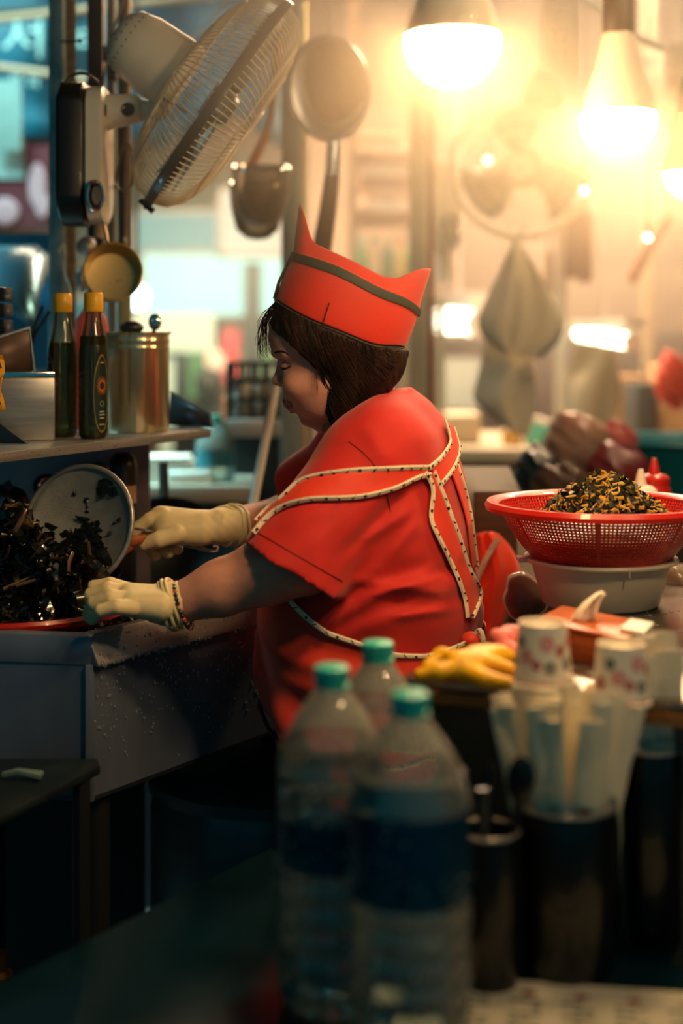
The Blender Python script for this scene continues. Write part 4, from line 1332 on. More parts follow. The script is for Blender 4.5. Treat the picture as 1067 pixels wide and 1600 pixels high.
F.F += (.0012 * np.sin(PXg * .06 + PYg * .03) * np.sin(PYg * .05 - PXg * .02)).astype(np.float32)
V, Q = F.mesh(); V = smooth_mesh(V, Q, 2)
shirt_bvh = bvh_of(V, Q)
shirt = np_mesh('shirt', V, Q, shirt_m, woman)
def edge_line(pts, D=1.95, off=.003, n=None, bv=None):
    n = n or max(10, 5 * len(pts))
    return [cast(bv or shirt_bvh, p.x, p.y, D, off)[0] for p in spline([(a, b, 0) for a, b in pts], n)]
# sleeve hem stitching and seams
seam = mat('seam_dark', '#6e120e', .8)
MB().tube(edge_line([(402, 832), (440, 854), (480, 877), (515, 897), (535, 908)], 1.9, .0004), .0008, 5).build('hem_stitch', seam, shirt)
MB().tube(edge_line([(545, 690), (568, 708), (590, 735), (604, 775), (610, 800)], 1.9, .0003), .0009, 5).build('sleeve_seam', seam, shirt)
# ---- apron: skirt, straps with patterned bias trim
TOPY = ([0, 20, 45, 60, 90, 120, 150, 180, 210, 240, 270, 300, 330, 360], [978, 978, 984, 979, 951, 892, 866, 856, 866, 890, 940, 970, 980, 978])
def topy(a): return float(np.interp(a % 360, *TOPY))
BOTY = ([0, 30, 60, 90, 120, 150, 180, 270, 360], [1200, 1190, 1172, 1150, 1122, 1085, 1068, 1120, 1200])
angs = np.linspace(14, 346, 72)
rows = []
for i in range(22):
    u = i / 21
    row = []
    for a in angs:
        y0, y1 = topy(a), float(np.interp(a, *BOTY))
        py = y0 + (y1 - y0) * u
        w = math.radians(a)
        fold_ = .004 * math.sin(py * .055 + a * .09) * math.sin(min(1, u * 3) * 1.57) + .005 * math.sin(a * .16 + u * 2) * u
        # diagonal pull folds from the knot towards the belly
        fold_ += .0045 * math.exp(-((py - (1010 + (70 - a) * .55)) / 13) ** 2) + .004 * math.exp(-((py - (1050 + (80 - a) * .8)) / 12) ** 2)
        row.append(T(w, py, .010 + .008 * u + fold_))
    rows.append(row)
mb = MB().grid(rows)
apron = mb.build('apron', apron_m, woman, solid=.0014, off=0)
def trim(pts, w, name='bias_trim'):
    """Cream tape with black printed dashes along a line of surface points."""
    MB().tube(pts, w, 6, flat=.55).build(name, trim_m, apron)
    d = MB()
    L = 0; nxt = .006; k = 0
    for i in range(len(pts) - 1):
        a, b = pts[i], pts[i + 1]; l = (b - a).length
        if l < 1e-6: continue
        while L + l > nxt:
            c = a.lerp(b, (nxt - L) / l); t = (b - a).normalized()
            up = Vector((0, -1, 0)); sd = t.cross(up)
            if sd.length < .2: up = Vector((0.6, -.8, 0)); sd = t.cross(up)
            sd.normalize(); fo = sd.cross(t)
            if fo.y > 0: fo = -fo
            c2 = c + fo * w * .35
            q = (t + sd * (.9 if k % 2 else -.9)).normalized() if k % 3 else t
            ln = w * (.9 if k % 3 else .5)
            d.tube([c2 - q * ln, c2 + q * ln], w * (.28 if k % 3 else .5), 5)
            nxt += .0155 + .006 * (k % 2); k += 1
        L += l
    o = d.build('trim_dashes', trim_k, apron); o['kind'] = 'stuff'
belt = [T(math.radians(a), topy(a) + 1, .0135) for a in np.linspace(12, 200, 70)]
trim(belt, .0036)
hemt = [T(math.radians(a), float(np.interp(a, *BOTY)), .021) for a in np.linspace(80, 215, 40)]
MB().tube(hemt, .003, 6).build('hem_piping', trim_k, apron)
def strap(A, B, n, offA=.005, D=1.95, name='apron_strap', cols=6):
    a = spline([(p[0], p[1], 0) for p in A], n); b = spline([(p[0], p[1], 0) for p in B], n)
    rows = []
    for p, q in zip(a, b):
        rows.append([cast(shirt_bvh, p.x + (q.x - p.x) * j / cols, p.y + (q.y - p.y) * j / cols, D, offA)[0] for j in range(cols + 1)])
    # relax along the strap so that it spans over the folds like stiff cloth
    R = np.array([[list(v) for v in r] for r in rows])
    for _ in range(4):
        R[1:-1] = (R[:-2] + 2 * R[1:-1] + R[2:]) / 4
    rows = [[Vector(v) for v in r] for r in R]
    MB().grid(rows).build(name, apron_m, apron, solid=.0016, off=0)
    lift = Vector((0, -.0012, 0))
    return [r[0] + lift for r in rows], [r[-1] + lift for r in rows]
# over the sleeve to the back
a, b = strap([(404, 818), (424, 796), (442, 783), (463, 762), (486, 748), (542, 738), (598, 732), (640, 730), (664, 730)],
             [(400, 836), (424, 808), (450, 792), (474, 785), (499, 781), (564, 777), (611, 764), (648, 745), (668, 742)], 44)
trim(a, .0043); trim(b, .0043)
# up over the right shoulder
a, b = strap([(664, 731), (680, 718), (692, 703), (697, 692), (695, 678), (690, 662)],
             [(684, 757), (697, 741), (706, 726), (711, 706), (708, 690), (703, 672)], 30, .007)
trim(a, .0043); trim(b, .0043)
# down the back to the waist
a, b = strap([(660, 738), (674, 765), (668, 808), (677, 832), (689, 856), (703, 887), (715, 916), (722, 940), (725, 964)],
             [(672, 737), (689, 778), (700, 810), (711, 838), (720, 868), (729, 894), (739, 912), (745, 930), (731, 964)], 40, .006)
trim(a, .0043); trim(b, .0043)
# the far strap seen edge-on along the back
a, b = strap([(702, 742), (716, 782), (726, 820), (731, 860), (735, 890)], [(708, 722), (722, 765), (731, 805), (737, 850), (741, 885)], 24, .004)
trim(b, .0036)
# knot and hanging tie ends at the small of the back
kn = T(math.radians(14), 976, .016)
MB().ball(kn, (.014, .014, .012), 14, 10).build('tie_knot', apron_m, apron)
for (dx, dz, ww) in ((.018, -.030, .010), (.004, -.036, .009)):
    p = [kn, kn + Vector((dx * .6, -.004, dz * .35)), kn + Vector((dx, -.006, dz)), kn + Vector((dx * .55, -.004, dz * 1.25))]
    p = spline(p, 12)
    A = [q + Vector((-ww, 0, -ww * .3)) for q in p]; B = [q + Vector((ww, 0, ww * .3)) for q in p]
    m_ = MB(); m_.strip(A, B); m_.build('tie_end', apron_m, apron, solid=.0015, off=0)
    trim([q + Vector((0, -.0012, 0)) for q in A], .003); trim([q + Vector((0, -.0012, 0)) for q in B], .003)
loop_ = spline([kn, kn + Vector((.012, -.012, .016)), kn + Vector((.016, -.012, -.004)), kn + Vector((.004, -.01, -.012))], 16)
trim(loop_, .0036)

# ---- hair
lo = H(385, 700, -120); hi = H(660, 425, 120)
F = Field(lo, hi, .0028)
F.ell(H(527, 520), px_(107, 98, 92), .004)
F.ell(H(566, 566), px_(66, 78, 86), .02)
F.ell(H(600, 560), px_(36, 56, 60), .02)
F.ell(H(545, 606), px_(44, 70, 82), .02)
F.ell(H(528, 622), px_(28, 58, 74), .02)
F.ell(H(522, 592), px_(28, 52, 92), .015)
F.ell(H(574, 620), px_(34, 30, 62), .02)
def face_cut(x, y, z):
    py = HY - (z - EYE) / sh_; px = CX + x / sh_
    lim = np.interp(py, [470, 500, 520, 545, 575, 600, 640, 680], [395, 414, 432, 466, 499, 502, 510, 522])
    d = (px - lim) * .8
    return np.maximum(d, 492 - py) * sh_ + 0 * y
F.put(face_cut, tuple(lo), tuple(hi), .004, 's')
def low_cut(x, y, z):
    py = HY - (z - EYE) / sh_; px = CX + x / sh_
    lim = np.interp(px, [500, 520, 540, 560, 585, 610, 628, 640], [672, 668, 656, 640, 626, 608, 588, 550])
    return (lim - py) * .8 * sh_ + 0 * y
F.put(low_cut, tuple(lo), tuple(hi), .004, 's')
Xg = F.ax[0][:, None, None] / sh_; Yg = F.ax[1][None, :, None] / sh_; Zg = F.ax[2][None, None, :] / sh_
F.F += (.0011 * np.sin(Xg * .55 + Zg * .10 + 1.5 * np.sin(Zg * .03)) * np.cos(Yg * .12) + .0007 * np.sin(Xg * 1.15 - Zg * .14)).astype(np.float32)
def hat_line(px):
    t = np.clip((px - 430) / 202, 0, 1)
    return 468 + 78 * t + 60 * t * (1 - t)
def under_cap(x, y, z):
    px = CX + x / sh_; py = HY - (z - EYE) / sh_; t = np.clip((px - 430) / 202, 0, 1)
    return np.maximum(py - hat_line(px) + 1, 84 * 2 * np.sqrt(t * (1 - t)) - 2 - np.abs(y - 2.06) / sh_) * sh_ * .8
F.put(under_cap, tuple(lo), tuple(hi), .003, 's')
V, Q = F.mesh(); V = smooth_mesh(V, Q, 1)
hair_bvh = bvh_of(V, Q)
hair = np_mesh('hair', V, Q, hair_m, woman)
sm = MB()
hr = np.random.default_rng(11)
for i in range(420):
    # combed from the crown down and slightly back
    t = hr.random()
    x0 = 440 + 178 * t; y0 = float(hat_line(x0)) + 1 + 22 * hr.random()
    if i < 90: x0 = 425 + 70 * hr.random(); y0 = float(hat_line(x0)) + 2
    tgt = ((470 + 45 * hr.random(), 545 + 34 * hr.random()) if i < 90 else (np.clip(512 + 118 * (t ** .85) + hr.normal() * 5, 506, 624), 668 - 118 * t ** 1.4 - 10 * hr.random() ** 2))
    pts = []
    for q in range(9):
        u = q / 8
        cx_ = x0 + (tgt[0] - x0) * u ** (1.3 if i >= 90 else .8); cy_ = y0 + (tgt[1] - y0) * u + (8 * math.sin(u * 3.1) if i < 90 else 0)
        h, n_ = cast(hair_bvh, cx_, cy_, 1.98, .0008 + .0012 * hr.random())
        pts.append(h)
    r = .0005 + .0006 * hr.random()
    sm.tube(pts, [r * (1 - .75 * (q / 8) ** 2) for q in range(9)], 4, caps=False)
for i in range(70):   # wisps hanging off the brow and behind the ear
    a = hr.random()
    if i < 60:
        p0 = H(432 + 16 * a, 470 + 8 * a, -30 + 60 * hr.random()); p1 = H(410 + 14 * a + hr.normal() * 3, 496 + 6 * a, p0.y * 0 - 25 + 50 * hr.random()); p2 = H(401 + 24 * a + hr.normal() * 3, 525 + 26 * hr.random(), -25 + 50 * hr.random()); p3 = H(405 + 26 * a + hr.normal() * 3, 545 + 22 * hr.random(), -20 + 40 * hr.random())
    else:
        p0 = H(486 + 14 * a, 548 + 20 * a, -76); p1 = H(488 + 12 * a, 570 + 10 * a, -76); p2 = H(487 + 12 * a, 590, -75); p3 = H(488 + 12 * a, 600 + 16 * hr.random(), -74)
    sm.tube(spline([p0, p1, p2, p3], 9), [.0006 * (1 - .8 * q / 8) for q in range(9)], 3, caps=False)
o = sm.build('hair_strands', hair_m, hair); o['kind'] = 'stuff'

# ---- cap
def hat_row(Fp, Bp, b, sag, n=72):
    row = []
    for j in range(n):
        th = 2 * math.pi * j / n
        t = (1 - math.cos(th)) / 2
        sg = sag(t) if callable(sag) else sag * math.sin(th) ** 2
        d = -b * math.sin(th)
        px, py = Fp[0] + (Bp[0] - Fp[0]) * t, Fp[1] + (Bp[1] - Fp[1]) * t + sg
        py += 2.0 * math.sin(px * .05 + d * .03)
        row.append(H(px, py, d))
    return row
sagT = lambda t: float(np.interp(t, [0, .02, .05, .085, .12, .25, .45, .64, .74, .82, .90, .96, 1], [0, 5, 20, 44, 55, 55, 51, 53, 47, 31, 14, 4, 0]))
sagI = lambda t: sagT(t) * .9 + 6
R0 = hat_row((430, 468), (632, 546), 96, 15); R1 = hat_row((438, 440), (644, 518), 97, 9)
R2 = hat_row((455, 406), (653, 492), 94, -1); R3 = hat_row((458, 396), (655, 482), 93, -4)
R4 = hat_row((461, 372), (661, 458), 84, lambda t: sagT(t) * .45); R5 = hat_row((467, 317), (675, 417), 72, sagT)
hat = MB().grid([R0, R1, R2, R3, R4, R5], closed=True)
capo = hat.build('cap', hat_m, woman, solid=.0016, off=-1, sub=1)
RI = [hat_row((462, 400), (655, 478), 82, 6), hat_row((480, 415), (640, 470), 50, 10), hat_row((540, 438), (580, 452), 10, 4)]
MB().grid(RI, closed=True).build('cap_crown', hat_m, capo)
def off_row(r, k):
    c = sum(r, Vector()) / len(r)
    return [p + (p - c).normalized() * k for p in r]
st1, st2 = off_row(R2, .0028), off_row(R3, .0028)
mid_ = [a.lerp(b, .5) for a, b in zip(off_row(R2, .0034), off_row(R3, .0034))]
MB().grid([st1, mid_, st2], closed=True).build('cap_stripe', stripe_m, capo)
MB().tube([H(428.5, 467, 0), H(436, 440, 0), H(446, 420, 0), H(453.5, 404, 0), H(457, 396, 0)], .0024, 6).build('front_piping', stripe_m, capo)
MB().tube(off_row(R0, .0008), .0016, 6, closed=True).build('edge_piping', stripe_m, capo)
sq = [R0[18 - 4], R1[18 - 4]]
k_i = min(range(72), key=lambda j: (R0[j] - H(503, 514, -90)).length)
MB().tube([R0[k_i] + Vector((0, -.002, 0)), R0[k_i].lerp(R1[k_i], .5) + Vector((0, -.0024, 0)), R1[k_i] + Vector((.001, -.002, 0))], .0009, 6).build('side_seam', trim_k, capo)

# ---- gloves
def PX(px, py, D): return np.array(P(px, py, D))
def glove(pts_fn, lo, hi, cuffpts, cuffr, extra=None):
    F = Field(lo, hi, .0017)
    pts_fn(F)
    F.chain([np.array(p) for p in cuffpts], cuffr, .006)
    X = F.ax[0][:, None, None]; Y = F.ax[1][None, :, None]; Z = F.ax[2][None, None, :]
    c = np.array(cuffpts[1])
    rr = np.sqrt((X - c[0]) ** 2 + (Y - c[1]) ** 2 + (Z - c[2]) ** 2)
    F.F += (.0007 * np.sin(X * 420 + Z * 160) * np.sin(Z * 210 + Y * 150 - X * 90) * np.exp(-(rr / .035) ** 2) ).astype(np.float32)
    V, Q = F.mesh(); V = smooth_mesh(V, Q, 2, .4)
    return np_mesh('glove', V, Q, glove_m, woman)
g_ = S(1.93)
def near_hand(F):
    for (w0, k0, r0, r1) in (((250, 948, 1.905), (206, 944, 1.897), 24, 20), ((250, 942, 1.93), (202, 934, 1.92), 27, 22), ((248, 940, 1.95), (200, 930, 1.945), 26, 20)):
        F.cap(PX(*w0), PX(*k0), r0 * g_, r1 * g_, .014)
    fs = [[(206, 950, 1.885), (182, 948, 1.872), (157, 954, 1.872), (144, 968, 1.882)],
          [(202, 938, 1.902), (172, 933, 1.892), (146, 943, 1.894), (136, 962, 1.904)],
          [(200, 928, 1.928), (168, 921, 1.918), (141, 930, 1.92), (131, 951, 1.93)],
          [(200, 923, 1.95), (172, 914, 1.944), (146, 917, 1.946), (133, 934, 1.956)]]
    for f, r in zip(fs, ((13.5, 12, 10.3, 8.8), (14, 12.8, 10.8, 9.2), (14, 12.8, 10.8, 9.2), (13.5, 12.2, 10.4, 9))):
        F.chain([PX(*p) for p in f], [q * g_ for q in r], .0016)
    F.chain([PX(235, 935, 1.965), PX(200, 938, 1.985), PX(172, 950, 1.985)], [17 * g_, 13 * g_, 10 * g_], .008)
gN = glove(near_hand, PX(115, 1000, 1.84), [P(300, 890, 2.03).x, 2.03, P(300, 885, 1.9).z], [P(246, 944, 1.93), P(262, 944, 1.932), P(276, 943, 1.933)], [29 * g_, 33 * g_, 35 * g_])
cw = P(271, 944, 1.933); cd_ = (wrN - elN).normalized()
for j, (o_, r_) in enumerate(((-.010, .0338), (-.003, .0352), (.004, .0348))):
    M = mtx(cw - cd_ * o_, cd_)
    MB().tube([M @ Vector((r_ * (1 + .03 * math.sin(3 * a + j)) * math.cos(a), r_ * math.sin(a), .002 * math.sin(2 * a + j))) for a in np.linspace(0, 2 * math.pi, 37)[:-1]], .0026, 8, closed=True).build('glove_roll', glove_m, gN)
# bead bracelet below the glove
Mb2 = mtx(P(286, 946, 1.932), cd_)
cols = ['#17181c', '#17181c', '#b4552c', '#17181c', '#20303a', '#c98a7a', '#17181c']
bands = {}
for j in range(34):
    a = 2 * math.pi * j / 34
    bands.setdefault(cols[j % 7], MB()).ball(Mb2 @ Vector((.0325 * math.cos(a), .0325 * math.sin(a), 0)), .0033, 8, 6)
for c, b_ in bands.items():
    o = b_.build('bracelet_beads', mat('bead_' + c[1:], c, .3, coat=.4), woman); o['kind'] = 'stuff'
gf = S(2.17)
def far_hand(F):
    for (w0, k0, r0, r1) in (((312, 822, 2.18), (252, 812, 2.175), 25, 22), ((312, 828, 2.165), (262, 828, 2.155), 25, 23)):
        F.cap(PX(*w0), PX(*k0), r0 * gf, r1 * gf, .014)
    for f, r in (([(256, 806, 2.165), (234, 812, 2.16), (216, 824, 2.16), (211, 832, 2.16)], (13.5, 11.5, 9.8, 8.5)),
                 ([(276, 834, 2.14), (248, 843, 2.13), (226, 850, 2.135), (218, 853, 2.14)], (15, 13, 11, 9.5)),
                 ([(250, 818, 2.19), (232, 836, 2.205), (236, 858, 2.19), (243, 868, 2.172)], (12.5, 11, 10, 9.2)),
                 ([(260, 828, 2.195), (248, 848, 2.21), (254, 860, 2.19), (263, 864, 2.172)], (12.5, 11, 10, 9)),
                 ([(275, 834, 2.195), (266, 850, 2.21), (270, 858, 2.195), (278, 858, 2.18)], (11.5, 10, 9, 8.5))):
        F.chain([PX(*p) for p in f], [q * gf for q in r], .0016)
gF = glove(far_hand, [P(195, 0, 2.1).x, 2.09, P(0, 890, 2.1).z], [P(392, 0, 2.2).x, 2.26, P(0, 780, 2.15).z], [P(318, 824, 2.175), P(345, 822, 2.182), P(368, 822, 2.19)], [25.5 * gf, 28 * gf, 31 * gf])
for j, (x_, r_) in enumerate(((350, .0305), (361, .032), (371, .0335))):
    M = mtx(P(x_, 822, 2.187), (elF - wrF).normalized())
    MB().tube([M @ Vector((r_ * (1 + .04 * math.sin(3 * a + 2 * j)) * math.cos(a), r_ * math.sin(a), .004 * math.sin(2 * a + j))) for a in np.linspace(0, 2 * math.pi, 37)[:-1]], .0022, 8, closed=True).build('glove_roll', glove_m, gF)
# ------------------------------------------------------------------ things on the left shelf
def onS(px, D): 
    q = P(px, 0, D); return Vector((q.x, D, ZF))
tin_m = mat('tin_plate', '#d2c6a2', 0.22, 0.8, bump=.5, scale=55, stretch=(1, 1, .01))
tl = onS(214, 2.36)
tin = thing('tin_canister', 'shiny ribbed tin canister holding utensils on the steel shelf', 'canister', tl)
Mt = Matrix.Translation(tl)
r = .0535; h = P(0, 519, 2.36).z - ZF
MB().lathe([(0, 0), (r * .97, 0), (r, .003), (r, h - .030), (r * 1.012, h - .028), (r * 1.012, h - .025), (r, h - .023), (r, h - .018), (r * 1.012, h - .016), (r * 1.012, h - .013), (r, h - .011), (r, h - .002), (r * 1.015, h), (r * .985, h), (r * .98, h - .02), (r * .98, .004), (0, .004)], 64, Mt).build('tin_wall', tin_m, tin, smooth=30)
hp = MB(); hp.tube([Mt @ Vector((r * 1.01, -.004, h - .003)), Mt @ Vector((r * 1.05, -.004, h)), Mt @ Vector((r * 1.05, .004, h)), Mt @ Vector((r * 1.01, .004, h - .003))], .0012, 5)
hp.build('tin_lug', tin_m, tin)
def ladle_in(px, py, D, label, nm, m, bowl, top):
    t = thing(nm, label, 'utensil', (tl.x, tl.y, ZF + .006))
    a = Vector((tl.x + (px - 214) * .0004, tl.y, ZF + .012)); b = P(px, py, D)
    MB().tube([a, b], .003, 8).build('handle', m, t)
    MB().ball(b, bowl, 16, 10).build('bowl', m, t)
ladle_in(242, 503, 2.35, 'steel spoon with shiny bowl sticking out of the tin canister', 'serving_spoon', chrome, (.011, .005, .014), 0)
ladle_in(206, 512, 2.38, 'dull round ladle sticking out of the tin canister on the left', 'ladle', steel_d, (.020, .014, .012), 0)

oil = mat('dark_oil', '#6a6a26', 0.05, trans=.92, ior=1.3)
oil_pet = glass_mat('oil_bottle_plastic', '#e9eedd', .06, milky=.03)
yel_cap = mat('yellow_cap', '#f0b21c', 0.4, coat=.2)
def oil_bottle(loc, label, rot, level, labelled=True):
    t = thing('oil_bottle', label, 'oil bottle', (0, 0, 0), 'cooking oil bottles')
    H_ = .228; r = .0228
    body = [(0, .004), (r * .8, 0), (r, .006)]
    z = .01
    while z < .10:
        body += [(r, z + .006), (r * .965, z + .0085), (r, z + .011)]; z += .0135
    body += [(r, .125), (r * .96, .14), (r * .8, .16), (r * .62, .180), (r * .55, .195), (r * .55, .207)]
    MB().lathe(body, 32, caps=False).build('bottle_body', oil_pet, t)
    w = [(0, .004)] + [(q[0] - .001, q[1] + .001) for q in body[1:] if q[1] < level]
    w += [(w[-1][0], level), (0, level)]
    MB().lathe(w, 32).build('oil', oil, t)
    c = MB().lathe([(r * .62, .198), (r * .66, .2), (r * .66, .225), (r * .58, H_), (0, H_)], 28)
    c.build('cap', yel_cap, t)
    if labelled:
        # oval neck-to-foot label with a sunflower
        def onb(x, z, k=.0006):
            rr = r + k
            a = x / rr
            return Vector((rr * math.sin(a), -rr * math.cos(a), z))
        lb = MB(); cvs = [onb(0, .068)]
        n = 40
        ring = []
        for j in range(n):
            q = 2 * math.pi * j / n
            ring.append((.0135 * math.cos(q) * (1 if math.sin(q) < 0 else 1 - .35 * math.sin(q) ** 2), .072 + (.06 if math.sin(q) > 0 else .062) * math.copysign(abs(math.sin(q)) ** .8, math.sin(q))))
        inner = [[onb(x * s, .072 + (z - .072) * s) for x, z in ring] for s in (.02, .35, .7, .93)]
        lbo = lb.grid(inner, closed=True).build('label', mat('label_dark', '#10281c', .4), t)
        eb = MB(); eb.grid([[onb(x * .92, .072 + (z - .072) * .95, .0009) for x, z in ring], [onb(x, z, .0009) for x, z in ring]], closed=True)
        eb.build('label_border', mat('label_gold', '#b8973f', .35, .6), lbo)
        pe, ct = MB(), MB()
        for j in range(18):
            q = 2 * math.pi * j / 18
            c1 = [(.003 * math.cos(q - .25), .083 + .0045 * math.sin(q - .25)), (.0105 * math.cos(q), .083 + .0165 * math.sin(q)), (.003 * math.cos(q + .25), .083 + .0045 * math.sin(q + .25))]
            pe.add([onb(x, z, .0013) for x, z in c1], [(0, 1, 2)])
        o = pe.build('sunflower_petal', mat('petal_orange', '#e8872a', .5), lbo)
        ct.add([onb(.0042 * math.cos(q), .083 + .0062 * math.sin(q), .0017) for q in np.linspace(0, 2 * math.pi, 17)[:-1]], [tuple(range(16))])
        ct.build('sunflower_centre', mat('seed_brown', '#26140c', .6), lbo)
        tx = MB()
        for k, (z, w_) in enumerate(((.042, .008), (.037, .010), (.032, .008), (.022, .009), (.118, .006))):
            tx.add([onb(-w_ / 2, z, .0013), onb(w_ / 2, z, .0013), onb(w_ / 2, z + .0018, .0013), onb(-w_ / 2, z + .0018, .0013)], [(0, 1, 2, 3)])
        tx.tube([onb(.003 * math.cos(q), .055 + .004 * math.sin(q), .0012) for q in np.linspace(0, 2 * math.pi, 17)[:-1]], .0004, 4, closed=True)
        o['kind'] = 'stuff'
        o = tx.build('label_print', mat('label_pale', '#b9c3a8', .5), lbo); o['kind'] = 'stuff'
    t.rotation_euler = (0, 0, rot); t.location = loc
oil_bottle(onS(98, 2.24), 'dark oil bottle with yellow cap, left of the two on the shelf', -.9, .150, True)
oil_bottle(onS(146, 2.20), 'dark oil bottle with yellow cap and sunflower label, right of the two on the shelf', .75, .160, True)

# red folded thing behind the bottles
rc = MB(); c = P(140, 580, 2.40)
rc.tube([onS(118, 2.42) + Vector((0, 0, .001)), P(122, 560, 2.42), P(130, 500, 2.42), P(142, 476, 2.42), P(156, 500, 2.42), P(166, 560, 2.42), onS(168, 2.42) + Vector((0, 0, .001))], .012, 10)
tag(rc.build('rubber_glove', mat('coral_rubber', '#c84a38', .5)), 'coral red rubber glove hung upright behind the oil bottles', 'glove')
# grey steel condiment box and wooden tray at the left edge
bx = thing('steel_box', 'grey steel condiment box at the left end of the shelf', 'box', onS(30, 2.2))
fq = [onS(-70, 2.12), onS(86, 2.16), onS(84, 2.36), onS(-60, 2.34)]
zt = P(0, 590, 2.14).z
MB().prism([q2(p) for p in fq], ZF, zt).build('box_body', steel, bx, bevel=.003)
MB().prism([(p.x * 1.0, p.y) for p in fq], zt, zt + .009).build('box_rim', chrome, bx, bevel=.002)
wt_ = thing('wooden_tray', 'brown tilted tray lid standing on the steel box at the left edge', 'tray', P(20, 580, 2.2))
a = [P(-60, 545, 2.16), P(46, 512, 2.19), P(53, 580, 2.20), P(-60, 588, 2.17)]
m_ = MB(); m_.add(a, [(0, 1, 2, 3)]); m_.build('tray_panel', mat('tray_brown', '#6a5448', .45, .3, vary=.3, scale=10), wt_, solid=.004)
m_ = MB(); m_.tube([a[0], a[1], a[2]], .003, 6); m_.build('tray_rim', steel, wt_)
for i in range(3):
    q = P(-12, 460 + 25 * i, 2.25)
    t = MB().box(q, (.054, .06, .022))
    tag(t.build('black_bin', black, bevel=.003), ('top', 'middle', 'bottom')[i] + ' one of three small black bins stacked at the left edge', 'bin', 'stacked black bins')
MB_ = MB(); MB_.prism([q2(P(-30, 0, 2.22)), q2(P(18, 0, 2.22)), q2(P(18, 0, 2.30)), q2(P(-30, 0, 2.3))], zt + .0095, P(0, 521, 2.22).z)
tag(MB_.build('dark_crate', mat('crate_dark', '#1a2c33', .5)), 'dark crate under the three small black bins', 'crate')
rows = []
for i in range(10):
    rows.append([P(-16 + 20 * j / 6 + 2.4 * math.sin(i * .8) - (2 if i < 3 else 0), 562 + 9.5 * i - 1.2 * j, 2.06 + .008 * math.sin(j * 2 + i)) for j in range(7)])
tag(MB().grid(rows).build('yellow_cloth', mat('cloth_yellow', '#e0a418', .8, vary=.2, scale=40), solid=.003), 'yellow cloth hanging over the left edge of the steel box', 'cloth')
# scissors / tongs behind
b = MB(); b.tube([P(48, 540, 2.4), onS(40, 2.4)], .004, 6); b.tube([P(48, 540, 2.4), P(52, 512, 2.4), P(66, 478, 2.4)], .003, 6); b.tube([P(48, 540, 2.4), P(58, 516, 2.4), P(78, 486, 2.4)], .003, 6)
tag(b.build('tongs', black_m), 'pair of dark tongs leaning behind the brown tray', 'tongs')
# steel panel and hood of the stove behind
hood = thing('steam_hood', 'blue lit curved steel hood behind the black bins at left edge', 'hood', P(20, 520, 2.9))
rows = []
for i in range(14):
    a = i / 13 * 1.45
    z = P(0, 377, 2.9).z - .17 * (1 - math.cos(a)) ; y = 2.78 + .26 - .26 * math.sin(a)
    rows.append([Vector((P(x, 0, 2.9).x, y, z - .035 * (x > 70))) for x in (-150, -60, 0, 40, 76)])
MB().grid(rows).build('hood_shell', mat('hood_steel', '#4f7f92', .25, .85, vary=.15, scale=6), hood, solid=.003)
MB().box((P(-40, 0, 2.9).x, 3.06, P(0, 470, 2.9).z), (.31, .012, .30)).build('hood_back', mat('hood_steel'), hood)
MB().box((P(-40, 0, 2.9).x, 2.93, .62), (.31, .26, 1.1)).build('stove_body', steel_d, hood)

# saucepan hanging on the pole
pan = thing('saucepan', 'small golden aluminium saucepan hanging from the pole above the oil bottles', 'saucepan', P(175, 424, 2.42))
alu = mat('golden_aluminium', '#c9ad72', 0.3, 0.6, rvary=.08, scale=40)
Mp = mtx(P(177, 424, 2.40), Vector((.22, -1, .16)))
MB().lathe([(0, -.058), (.040, -.058), (.044, -.054), (.049, -.004), (.051, 0), (.0485, .001), (.0475, -.004), (.042, -.052), (0, -.0555)], 56, Mp).build('pan_bowl', alu, pan)
MB().tube([P(168, 380, 2.40), P(163, 352, 2.42), P(160, 330, 2.45), P(158, 300, 2.47)], [.006, .0052, .005, .006], 10, flat=.45).build('pan_handle', alu, pan)
ug = MB(); 
cable('white string tied to the posts above the bottles', [P(92, 395, 2.56), P(99, 380, 2.56), P(102, 400, 2.55), P(101, 425, 2.55), P(110, 452, 2.52), P(112, 475, 2.5)], .0016, mat('string_white', '#c9c4b4', .7))
b = MB().ball(P(135, 385, 2.55), (.018, .012, .018), 14, 10); b.ball(P(128, 436, 2.55), (.011, .02, .024), 14, 10)
tag(b.build('steel_ladle', steel), 'round steel ladle hanging behind the saucepan', 'ladle')
b = MB(); b.tube([P(157, 346, 2.52), P(155, 372, 2.52)], .011, 12); b.ball(P(157, 344, 2.52), .0115, 12, 8)
tag(b.build('whisk_handle', mat('handle_tan', '#a08a70', .5)), 'tan handle of a utensil hanging below the fan mount', 'utensil')
tag(MB().box(P(196, 478, 2.60), (.018, .012, .10)).tube([P(196, 425, 2.6), P(196, 378, 2.60), P(194, 372, 2.66)], .002, 5).build('bamboo_paddle', mat('paddle_green', '#9a9c70', .6), bevel=.003), 'pale flat paddle hanging behind the tin canister', 'paddle')

